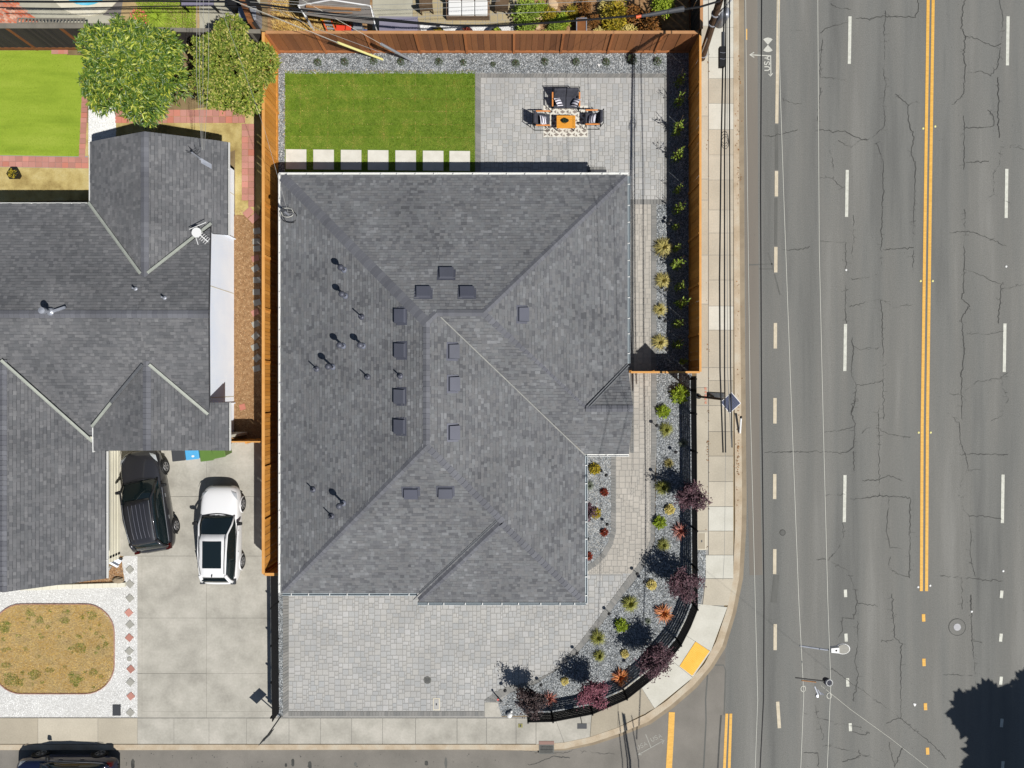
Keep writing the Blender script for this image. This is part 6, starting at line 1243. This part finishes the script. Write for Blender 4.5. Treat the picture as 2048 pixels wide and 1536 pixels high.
# utility pole at the top, standing by the fence corner
b0 = W(1404, 116); tp_ = W(1452, -40, 6.0)
pole = thing("utility_pole", "leaning dark utility pole beside the fence corner at the top", "utility pole", b0)
d = tp_ - b0; mb = MB().tube([(0, 0, -.1), tuple(d * .5), tuple(d)], .17, 12, .14); local(mb, "shaft", M['pole_wood'], pole)
mb = MB(); q = d * .55; mb.lathe(tuple(q + Vector((.30, -.05, -.3))), [(.02, 0), (.22, .03), (.23, .9), (.2, .97), (.05, 1.02)], 16); local(mb, "transformer", M['galv'], pole, smooth=True)
mb = MB(); mb.tube([tuple(d * .05 + Vector((-.16, -.12, 0))), tuple(d * .34 + Vector((-.1, -.16, 0)))], .03, 6); local(mb, "conduit", M['chrome'], pole)
mb = MB(); mb.tube([tuple(d * .62 + Vector((.1, -.1, .1))), tuple(d * .7 + Vector((.4, .05, .2))), tuple(d * .78 + Vector((.55, .1, .1)))], .05, 6); local(mb, "white_loop", M['white'], pole)
mb = MB(); [mb.lathe(tuple(d * k + Vector((0, 0, -.03))), [(.19, 0), (.19, .05)], 12) for k in (.06, .5, .62)]; local(mb, "band", M['galv'], pole)
mb = MB(); mb.box(d.x - .9, d.x + .9, d.y - .12, d.y + .0, d.z - .5, d.z - .38); local(mb, "crossarm", M['pole_wood'], pole)
# cable bundle over the sidewalk
wg_ = "cables strung above the sidewalk"
def sidewire(xs, r, m, lb, z=4.9): return wire(lb, [(x, y, z) for x, y in xs], r, m, wg_)
sidewire([(1450, -200), (1449, 0), (1446, 110), (1442, 300), (1439, 560), (1440, 740), (1444, 850), (1446, 905)], .032, 'wire_black', "leftmost thick black cable above the sidewalk")
sidewire([(1452, -200), (1452, 0), (1451, 120), (1449, 300), (1449, 560), (1449, 740), (1451, 905)], .028, 'wire_black', "middle black cable above the sidewalk", 5.0)
sidewire([(1460, -200), (1459, 0), (1459, 300), (1460, 560), (1461, 740), (1464, 895)], .024, 'wire_black', "rightmost dark cable above the sidewalk", 5.1)
sidewire([(1456, -200), (1455, 0), (1454, 300), (1455, 740), (1459, 820), (1463, 895)], .012, 'wire_grey', "thin pale wire between the dark cables above the sidewalk", 5.1)
sidewire([(1451, 905), (1450, 1000), (1449, 1100), (1446, 1160)], .007, 'wire_grey', "hair-thin wire carrying on above the light sidewalk slabs", 5.0)
t = thing("splice_case", "long dark cable splice case on the sidewalk bundle", "splice case", W(1446, 92, 5.0)); mb = MB(); mb.tube([(0, .55, 0), (0, -.05, 0)], .07, 8); local(mb, "sleeve", M['dark_grey'], t); mb = MB().box(-.16, .06, -.85, -.05, -.12, .08); local(mb, "box", M['black'], t)
for yy in (-.3, -.55): local(MB().tube([(-.15, yy, .09), (.0, yy - .04, .12), (.06, yy, .09)], .008, 4), "strap", M['galv'], t)
t = thing("cable_coil", "small hanging coil of slack cable on the sidewalk bundle", "cable coil", W(1449, 275, 4.95))
for k in range(3): local(MB().tube([(.15 * math.cos(a), .25 * math.sin(a) - .12 * k, .04 * k) for a in [j * .524 for j in range(13)]], .011, 4, caps=False), "loop", M['wire_black'], t)
# cables further down the street, out of frame, throwing shade on the side street
for i, x in enumerate((1412, 1424, 1430, 1450)):
    wire(["western", "second", "third", "eastern"][i] + " cable continuing down the street past the lower edge", [(x, 1660 + 6 * i, 4.9 + .05 * i), (x + 14, 1780, 4.9), (x + 22, 1980, 4.9)], (.02, .03, .045, .02)[i], 'wire_black', "cables past the lower edge")
# aluminium wires over the road
wr_ = "pale wires crossing above the road"
wire("pale wire nearest the kerb running above the gutter line", [(1489, -200, 8.5), (1491, 0, 8.4), (1493, 250, 8.2), (1500, 800, 8), (1510, 1200, 8), (1515, 1400, 8), (1509, 1560, 8), (1500, 1800, 8)], .011, 'wire_white', wr_)
wire("pale wire slanting from the bike lane line into the lane", [(1552, -200, 11.6), (1556, 0, 11.6), (1560, 180, 11.6), (1568, 420, 11.6), (1583, 830, 11.5), (1597, 1200, 11.5), (1607, 1390, 11.6), (1600, 1560, 11.6), (1590, 1800, 11.6)], .011, 'wire_white', wr_)
wire("pale wire furthest right above the traffic lane", [(1635, -200, 11.8), (1635, 0, 11.8), (1638, 500, 11.7), (1646, 850, 11.6), (1655, 1200, 11.6), (1661, 1370, 11.8), (1653, 1560, 11.7), (1640, 1800, 11.7)], .011, 'wire_white', wr_)
wire("long black cable above the bike lane", [(1525, -200, 6.2), (1523, 0, 6.2), (1521, 380, 6), (1523, 800, 6), (1528, 1200, 6), (1527, 1400, 6), (1519, 1560, 6), (1510, 1800, 6)], .024, 'wire_black', None)
wire("thin diagonal wire crossing the lanes at the lower right", [(1642, 1371, 11.6), (1700, 1418, 10.5), (1780, 1476, 8), (1868, 1545, 7.8), (2050, 1690, 7)], .005, 'wire_white', None)
# lamp and crossarm hung between the span wires
t = thing("street_lamp", "street lamp head with a pale arm above the road", "street lamp", W(1680, 1298, 11.4)); t.scale = (.88, .88, .88)
mb = MB(); mb.tube([(-1.42, .12, .0), (-1.0, .06, .02), (-.5, -.02, .0), (-.25, -.02, 0)], .032, 8); local(mb, "arm", M['galv'], t)
mb = MB(); mb.add([(x * .62, y * .62, z) for x, y, z in [(-.62, -.16, 0), (-.15, -.20, -.02), (-.15, .20, -.02), (-.62, .16, 0), (-.60, -.12, .14), (-.15, -.16, .14), (-.15, .16, .14), (-.60, .12, .14)]], [(0, 3, 2, 1), (4, 5, 6, 7), (0, 1, 5, 4), (1, 2, 6, 5), (2, 3, 7, 6), (3, 0, 4, 7)]); local(mb, "housing", M['white'], t)
mb = MB(); mb.lathe((.08, .02, 0), [(.05, -.1), (.25, -.02), (.26, .03), (.24, .05)], 20); mb.v = [(x, .02 + (y - .02) * .74, z) for x, y, z in mb.v]; local(mb, "rim", M['white'], t); mb = MB(); mb.lathe((.08, .02, .05), [(.225, 0), (.215, .02)], 20); mb.v = [(x, .02 + (y - .02) * .74, z) for x, y, z in mb.v]; local(mb, "reflector", M['stone_grey'], t); mb = MB().lathe((-.2, 0, .08), [(.035, 0), (.035, .06)], 8); local(mb, "photocell", M['dark_grey'], t)
t = thing("utility_crossarm", "short dark crossarm with an insulator between two pale wires", "crossarm", W(1655, 1364, 12.2)); t.scale = (.86, .86, .86)
mb = MB(); mb.beam((-1.1, .14, -.02), (-.1, .03, 0), .03, .05); local(mb, "arm", M['black'], t); mb = MB(); mb.beam((-.9, .06, 0), (-.4, .0, 0), .03, .04); local(mb, "board", M['brownboard'], t)
mb = MB().lathe((0, 0, -.2), [(.09, 0), (.12, .1), (.12, .25)], 14); local(mb, "insulator", M['cushion'], t); mb = MB(); mb.tube([(.11 * math.cos(a) + .04, .11 * math.sin(a), .06) for a in [k * .524 for k in range(13)]], .012, 5, caps=False); local(mb, "ring", M['white'], t)
mb = MB(); [mb.beam((-.45 + .1 * k, -.15 - .1 * k, 0), (-.35 + .1 * k, -.42, .05), .035, .04) for k in range(3)]; mb.box(-.40, -.34, -.50, -.42, -.05, .06); local(mb, "bracket", M['galv'], t)
for x, y, lb in ((1606, 1377, "white bird-deterring ring on the second pale wire"), (1658, 1391, "small clamp on the right pale wire")):
    t = thing("wire_ring", lb, "wire fitting", W(x, y, 11.6)); local(MB().tube([(.075 * math.cos(a), .09 * math.sin(a), 0) for a in [k * .524 for k in range(13)]], .014, 5, caps=False), "ring", M['wire_white'], t)
# speed sign with solar panel
b0 = W(1397, 793); hp = 4.4
t = thing("solar_sign", "tall post with a diamond solar panel above the sidewalk", "traffic sign", b0)
top = W(1449, 799, hp) - b0
mb = MB().tube([(0, 0, 0), tuple(top)], .05, 10); local(mb, "post", M['pole_wood'], t); mb = MB().lathe((0, 0, 0), [(.12, 0), (.12, .08)], 12); local(mb, "base", M['black'], t)
c = W(1461, 805.5, hp + .15) - b0; pm = MB(); a = .37; th_ = math.radians(42); pm.box(-.31, .31, -.31, .31, -.02, .012); o = local(pm, "panel_frame", M['white'], t); local(MB().box(-.29, .29, -.29, .29, .0, .018), "backsheet", M['lid_grey'], o); o.location = c; o.rotation_euler = (.12, 0, th_)
for i in range(6):
    for j in range(6): s_ = .095; cc = local(MB().box(-.284 + i * s_, -.193 + i * s_, -.284 + j * s_, -.193 + j * s_, .018, .024), "cell", M['solar'], o)
for (z0, z1, yo, nm, mm) in ((.42, .98, .12, "sign_board", 'white'),):
    q0, q1 = top * z0, top * z1; mb = MB(); off = Vector((0, .16, 0)); mb.add([q0 + off * .2, q1 * 1.0 + off * .4 , q1 + off * 1.6, q0 + off * 1.5], [(0, 1, 2, 3)]); mb.v += [(x, y, z - .03) for x, y, z in mb.v]; mb.f.append((7, 6, 5, 4)); mb.m = [0, 0]; local(mb, nm, M['white'], t)
    mb = MB(); mb.beam(q0 + off * 1.6, q1 + off * 1.7, .03, .05); mb.beam(q0 * 1.05 + off, q0 * 1.5 + off * .3, .1, .05); mb.beam(q0 * .97 + off * .2, q0 * .97 + off * 1.6, .12, .06); local(mb, "frame", M['dark_grey'], t)
t = thing("kerb_marker_post", "white tube marker with black top beside the kerb", "marker post", W(1479, 866)); top = Vector((-.02, .72, .25))
mb = MB().tube([(0, 0, .05), tuple(top)], .05, 8); local(mb, "tube", M['white'], t); mb = MB().tube([tuple(top), tuple(top * 1.12)], .055, 8); local(mb, "cap", M['black'], t)
# guy guards in the rear gravel
def guy(lb, x0, y0, x1, y1, h, m, r, x2, y2, z2):
    t = thing("guy_guard", lb, "guy guard", W(x0, y0)); e = W(x1, y1, h) - W(x0, y0); local(MB().tube([(0, 0, 0), tuple(e)], r, 8), "sleeve", M[m], t)
    f = W(x2, y2, z2) - W(x0, y0); local(MB().tube([tuple(e), tuple(f)], .008, 5), "cable", M['wire_white'], t)
guy("pale yellow guy guard rising over the red-brown fence", 765, 119, 675, 85, 2.35, 'guard_yellow', .055, 440, -10, 8.0)
guy("grey guy guard right of the yellow one", 825, 122, 762, 88, 2.2, 'galv', .06, 560, -25, 7.5)
# cables along the rear lot line
rg_ = "cables along the rear lot line"
wire("thick main cable sagging across the rear yards", [(-40, 3, 6), (120, 4, 6), (300, 2, 6), (480, 4, 6), (560, 14, 6), (700, 32, 6), (830, 45, 6), (900, 51, 6), (1000, 52, 6), (1120, 44, 6), (1290, 30, 6), (1400, 14, 6), (1440, 2, 6)], .04, 'wire_black', rg_)
wire("second black cable just below the main one at the left", [(-40, 15, 5.6), (120, 17, 5.6), (300, 13, 5.6), (420, 12, 5.6), (540, 16, 5.6), (700, 36, 5.8), (880, 52, 5.9)], .022, 'wire_black', rg_)
for i, (p0, p1, p2) in enumerate((((440, -8), (700, 12), (1000, 2)), ((500, 4), (800, 20), (1380, -6)), ((540, 20), (760, 36), (1150, 22)), ((480, 8), (560, 40), (680, 88)), ((540, 14), (640, 60), (770, 108)))):
    wire(["highest thin wire over the canopy tent", "thin wire over the wicker sofa", "thin wire passing the garden shed roof", "thin wire towards the yellow guard", "thin wire slanting to the grey guard"][i], [(*p0, 6.4), (*p1, 6.2 if i < 3 else 4.5), (*p2, 6.3 if i < 3 else 2.6)], .009, 'wire_grey', rg_)
t = thing("splice_case", "dark tapered splice case with an orange band on the main cable", "splice case", W(1326, 24, 6.05)); mb = MB(); mb.tube([(-.85, -.16, 0), (-.4, -.09, 0), (.5, .07, 0), (.8, .12, 0)], .06, 8, .11); local(mb, "case", M['dark_grey'], t); local(MB().tube([(-1.05, -.2, 0), (-.8, -.15, 0)], .06, 8), "band", M['orange'], t)
# drops
wire("service drop to the main house corner mast", [(440, 12, 6.5), (480, 118, 5.8), (530, 262, 5.0), (557, 358, 4.2), (577, 428, 3.6)], .006, 'wire_grey', None)
for i, (x0, x1) in enumerate(((392, 404), (398, 405), (405, 406), (416, 409))): wire(["leftmost", "second", "third", "rightmost"][i] + " thin service wire to the neighbour's mast", [(x0 + 2, -8, 6.5), (x0 + 1, 150, 5.5), (x1, 300, 3.9)], .007, 'wire_grey', "service wires to the neighbour's roof")

# ================================================================ REAR YARDS (top edge)
ry = struct(MB().sheet(PL([(535, -300), (1392, -300), (1392, 101), (535, 101)]), -0.02), "rear_yard_soil", M['mulch'])
yp = struct(MB().sheet(PL([(745, -250), (1050, -250), (1040, 60), (745, 60)]), -0.012), "rear_patio", M['joint'])
pavers(yp, [[(825, -40), (1040, -40), (1040, 52), (825, 52)]], M['beige_paver'], M['beige_paver'], unit=5, big=150)
MB().sheet(PL([(745, -60), (825, -60), (825, 60), (745, 60)]), -.004).obj("concrete_pad", M['patio_conc'], yp)
wgb = [PL([(835, 50), (1050, 50), (1050, 95), (835, 95)])]
stones("white_gravel", wgb, 1100, .012, .03, .0, M['white_gravel'], parent=yp, kind='stuff'); MB().sheet(wgb[0], -.004).obj("gravel_base", M['white_bed'], yp)
blades("dry_grass", [PL([(545, -40), (700, -40), (700, 100), (545, 100)])], 900, .05, .2, .03, -.02, M['dry_grass'], lean=1.2, parent=ry, kind='stuff')
t = thing("canopy_tent", "sagging grey canopy tent with a white frame behind the fence", "tent", W(672, 20, 1.9)); t.location.z = 0
def cp(x, y, z): p = W(x, y, z); return (p.x - t.location.x, p.y - t.location.y, z)
mb = MB(); mb.add([cp(598, 12, 1.9), cp(662, 0, 2.2), cp(740, 12, 1.95), cp(748, 50, 1.8), cp(612, 30, 1.8), cp(598, -60, 1.9), cp(740, -60, 1.9)], [(0, 4, 3, 2, 1), (5, 0, 1, 2, 6)]); mb.v += [(x, y, z - .02) for x, y, z in mb.v]; local(mb, "canopy", M['canvas'], t)
mb = MB()
for a, b in ((cp(596, 12, 1.97), cp(662, 0, 2.27)), (cp(662, 0, 2.27), cp(741, 12, 2.0)), (cp(741, 12, 2.0), cp(750, 48, 1.85)), (cp(598, 14, 1.95), cp(612, 34, 1.85))): mb.beam(a, b, .05, .04)
for x, y in ((598, 12), (741, 12), (612, 32), (749, 48)): mb.beam(cp(x, y, 1.9), (*cp(x, y, 1.9)[:2], 0), .04, .04)
local(mb, "frame", M['white'], t)
mb = MB(); mb.beam(cp(612, 12, 2.12), cp(722, 19, 2.08), .14, .03); mb.beam(cp(616, 24, 1.98), cp(705, 26, 1.95), .03, .03); local(mb, "boards", M['brownboard'], t)
t = thing("step_ladder", "orange step ladder with a yellow top lying by the fence", "ladder", W(658, 52, .5)); t.location.z = .35
def lp(x, y): p = W(x, y, .5); return (p.x - t.location.x, p.y - t.location.y, 0)
for a, b in ((lp(642, 34), lp(656, 66)), (lp(660, 36), lp(674, 66))): local(MB().beam(a, b, .06, .05), "rail", M['orange'], t)
for k in range(4): a = .15 + .23 * k; p0 = Vector(lp(642, 34)).lerp(Vector(lp(656, 66)), a); p1 = Vector(lp(660, 36)).lerp(Vector(lp(674, 66)), a); local(MB().beam(p0, p1, .07, .03), "rung", M['galv'], t)
local(MB().box(lp(640, 30)[0], lp(660, 30)[0], lp(640, 38)[1], lp(640, 29)[1], 0, .07), "top_cap", M['yellow'], t); local(MB().box(lp(654, 60)[0], lp(675, 60)[0], lp(640, 68)[1], lp(640, 61)[1], -.02, .05), "foot", M['yellow'], t)
def crate(lb, x0, y0, x1, y1, z0, z1, m, name="crate", cat="crate"):
    a = W(x0, y1, z1); b = W(x1, y0, z1); c = ((a.x + b.x) / 2, (a.y + b.y) / 2, z0); t = thing(name, lb, cat, c); w_, h_ = (b.x - a.x) / 2, (b.y - a.y) / 2
    bevel(local(MB().box(-w_, w_, -h_, h_, 0, z1 - z0), "box", m, t), .02, 2); mb = MB(); mb.box(-w_ - .01, w_ + .01, h_ - .02, h_ + .015, z1 - z0 - .05, z1 - z0 + .015); mb.box(-w_ - .01, w_ + .01, -h_ - .015, -h_ + .02, z1 - z0 - .05, z1 - z0 + .015); local(mb, "rim", m, t); return t
crate("bright red plastic crate right of the orange ladder", 672, 51, 694, 64, 0, .35, M['red']); crate("red tool box behind the red crate", 691, 50, 702, 60, 0, .45, M['red']); crate("blue crate full of cans at the fence", 692, 60, 734, 68, 0, .4, M['blue'])
crate("grey metal stool among the clutter under the canopy", 706, 46, 724, 58, 0, .6, M['galv'], "stool", "stool")
crate("flat grey lid of a storage shed close to the rear fence", 758, 34, 835, 66, 0, 1.5, M['lid_grey'], "storage_shed", "shed")
sf = thing("wicker_sofa", "brown wicker garden sofa with three white cushions at the top edge", "sofa", W(935, 6, .6), math.pi); sf.location.z = 0
local(MB().box(-1.02, 1.02, -.45, .5, 0, .35), "base", M['wicker'], sf); mb = MB(); mb.box(-1.05, 1.05, -.45 - .02, -.2, .35, .75); 
for i in range(42): mb.box(-1.04 + i * .05, -1.01 + i * .05, -.50, -.46, .1, .74)
local(mb, "backrest", M['wicker'], sf)
for i in range(3): bevel(local(MB().box(-.93 + i * .62, -.33 + i * .62, -.2, .5, .35, .52), "cushion", M['white'], sf), .05)
for x, lb in ((848, "left dark wooden chair beside the wicker sofa"), (1000, "right dark wooden chair beside the wicker sofa")):
    t = thing("garden_chair", lb, "chair", W(x + 4, 10, .5), .1 if x < 900 else -.1); t.location.z = 0
    local(MB().box(-.3, .3, -.1, .5, .36, .42), "seat", M['wood'], t); local(MB().box(-.3, .3, -.22, -.12, .36, .85), "backrest", M['wood'], t)
    for sx in (-.27, .27):
        for sy in (-.17, .45): local(MB().box(sx - .025, sx + .025, sy - .025, sy + .025, 0, .36), "leg", M['wood'], t)
for x, m_, lb in ((874, 'leaf_gold', "leftmost round pot in the white gravel behind the fence"), (932, 'leaf_red', "middle round pot with a reddish plant behind the fence"), (990, 'leaf_lime', "rightmost round pot with a green plant behind the fence")):
    t = thing("plant_pot", lb, "pot", W(x, 66, .5)); t.location.z = 0; c = MB().lathe((0, 0, 0), [(.22, 0), (.36, .42), (.33, .42), (.3, .36)], 18); local(c, "pot", M['dark_grey'], t); link(shrub_mesh("foliage", M[m_], 140, .25, .25, .1), "foliage", t).location = (.08, .05, .35)
t = thing("planter_box", "brown wooden planter box with a metal rim among the shrubs", "planter", W(1163, 50, .4)); t.location.z = 0; local(MB().box(-.22, .22, -.3, .3, 0, .4), "box", M['rust_post'], t)
mb = MB(); [mb.box(*q, .38, .43) for q in ((-.25, .25, -.33, -.29), (-.25, .25, .29, .33), (-.25, -.21, -.29, .29), (.21, .25, -.29, .29))]; local(mb, "rim", M['galv'], t)
SHM = {k: shrub_mesh("foliage", M[k], 900, .6, .9, .13, .45, .3) for k in ('leaf_lime', 'leaf_gold', 'leaf_rust', 'leaf_vine', 'leaf_yellow')}
SP = tuft_mesh("foliage", M['blade_green'], 260, .7, .8, .07, curve=.3)
for x, y, k, s_, lb in ((1052, 18, 'leaf_vine', 1.0, "large leafy green shrub right of the garden sofa"), (1050, 52, 'leaf_vine', .75, "leafy green shrub close behind the fence by the white gravel"), (1100, 20, 'leaf_gold', .6, "mixed golden ground shrub near the pale rocks"), (1125, 30, 'leaf_lime', .6, "small lime shrub among the pale rocks"), (1090, 58, 'leaf_lime', .38, "tiny lime shrub at the fence beside the rocks"), (1120, 60, 'leaf_gold', .4, "tiny golden shrub left of the planter box"), (1200, 58, 'leaf_yellow', .5, "bright yellow shrub right of the planter box"), (1232, 20, 'leaf_gold', 1.0, "tall golden shrub under the splice case"), (1228, 48, 'leaf_gold', .8, "golden shrub leaning on the fence top"), (1262, 55, 'leaf_yellow', .6, "yellow shrub at the fence below the main cable"), (1300, 42, 'leaf_rust', 1.0, "dry rust coloured shrub near the dark corner"), (1330, 0, 'leaf_lime', .8, "bright green shrub at the top edge near the pole"), (1170, 5, 'leaf_rust', .6, "sparse brown shrub at the top edge"), (1082, 8, 'leaf_lime', .6, "lime shrub between the leafy shrub and the flat pale rock"), (1110, 42, 'leaf_vine', .55, "leafy low shrub above the tiny golden shrub"), (1145, 14, 'leaf_gold', .55, "golden ground shrub left of the sparse brown one"), (1215, 5, 'leaf_yellow', .6, "yellow crown at the top edge above the tall golden shrub"), (1268, 20, 'leaf_rust', .75, "rust shrub just under the splice case band"), (1190, 30, 'leaf_rust', .5, "brown twiggy shrub right of the planter box's top"), (1310, 62, 'leaf_rust', .5, "low rust shrub at the fence near the dark corner")):
    plant("garden_shrub", lb, "shrub", x, y, [("foliage", SHM[k]), ("stem", stem)], "shrubs in the rear neighbour's garden", hgt=.7, sc=s_ * 1.25)
for x, y, s_, lb in ((1080, 33, .26, "orange-tinted rock among the rear shrubs"), (1095, 45, .2, "pale rock next to the orange one"), (1105, 10, .3, "flat pale rock at the top edge"), (1075, 55, .16, "white rock near the rear fence")):
    t = thing("garden_rock", lb, "rock", W(x, y), random.uniform(0, 3)); bm = MB(); bm.lathe((0, 0, 0), [(.8, 0), (1, .25), (.75, .5), (.2, .6)], 9); bm.v = [(a * s_ + random.uniform(-.03, .03), b * s_ * .8 + random.uniform(-.03, .03), c * s_) for a, b, c in bm.v]; local(bm, "stone", M['rock'], t)
# pool yard top left
py_ = struct(MB().sheet(PL([(-300, -300), (520, -300), (520, 75), (-300, 85)]), -0.02), "pool_patio", M['patio_conc'])
MB().sheet(PL([(222, -60), (260, -60), (250, 26), (238, 34), (205, 30), (228, 8)]), -.012).obj("dark_patio", M['canvas'], py_)
mb = MB(); bx, by = math.cos(math.radians(-30)), math.sin(math.radians(-30)); TRI = [(-20, -20), (28, 0), (86, 50), (-20, 60)]
u_ = Vector((bx, by)); v_ = Vector((-by, bx))
for i in range(-20, 40):
    for j in range(-30, 40):
        q = Vector((-20, -10)) + Vector((u_.x, -u_.y)) * i * 8.6 + Vector((-v_.x, v_.y)) * j * -4.4 + Vector((u_.x, -u_.y)) * (4.3 if j % 2 else 0)
        if inside(TRI, np.array([q.x]), np.array([q.y]))[0]: c = P2(q.x, q.y); mb.box(c[0] - .095, c[0] + .095, c[1] - .045, c[1] + .045, -.03, random.uniform(-.004, .004), math.radians(-30), c)
mb.obj("brick_paving", M['brick'], py_, kind='stuff'); MB().sheet(PL(TRI), -.014).obj("brick_bed", M['joint'], py_)
t = thing("garden_pool", "round blue paddling pool with a cream rim at the top left edge", "pool", W(172, -48)); n_ = [k * .2 for k in range(32)]
local(MB().prism([(1.92 * math.cos(a), 1.92 * math.sin(a)) for a in n_], -.02, .02), "rim", M['pool_rim'], t)
mb = MB(); mb.prism([(1.42 * math.cos(a), 1.42 * math.sin(a)) for a in n_], .02, .05); local(mb, "water", M['water'], t)
lw_ = struct(MB().sheet(PL([(255, -60), (395, -60), (400, 62), (250, 72), (240, 40)]), -.010), "rear_lawn", M['dry_bed'])
blades("grass", [PL([(270, -20), (392, -20), (392, 56), (280, 60)])], 1500, .04, .16, .03, -.008, M['turf_blade'], lean=1.3, parent=lw_, kind='stuff')
plant("flowering_bush", "pink flowering bush behind the round tree", "shrub", 268, 24, [("foliage", SHM['leaf_lime']), ("flowers", shrub_mesh("flowers", M['flower'], 140, .62, .95, .11, .8, .8))], hgt=.7, sc=.7)
plant("ornamental_grass", "spiky silvery yellow grass clump beside the pink flowers", "grass tuft", 308, 30, [("blades", tuft_mesh("blades", M['turf_blade'], 260, .9, .7, .03))], hgt=.4, sc=.9)
t = thing("garden_bench", "dark framed outdoor table at the top edge among the wires", "table", W(395, 2, .7)); t.location.z = 0
local(MB().box(-.75, .75, -.2, .45, .66, .7), "top", M['lid_grey'], t); [local(MB().box(sx - .03, sx + .03, sy - .03, sy + .03, 0, .66), "leg", M['black'], t) for sx in (-.7, .7) for sy in (-.15, .4)]
crate("grey tarp covered box at the top edge right of the brown fence", 476, 14, 512, 40, 0, .8, M['galv'], "covered_box", "box"); crate("black storage chest behind the tarp covered box", 455, -6, 510, 10, 0, .9, M['black'], "storage_chest", "chest")
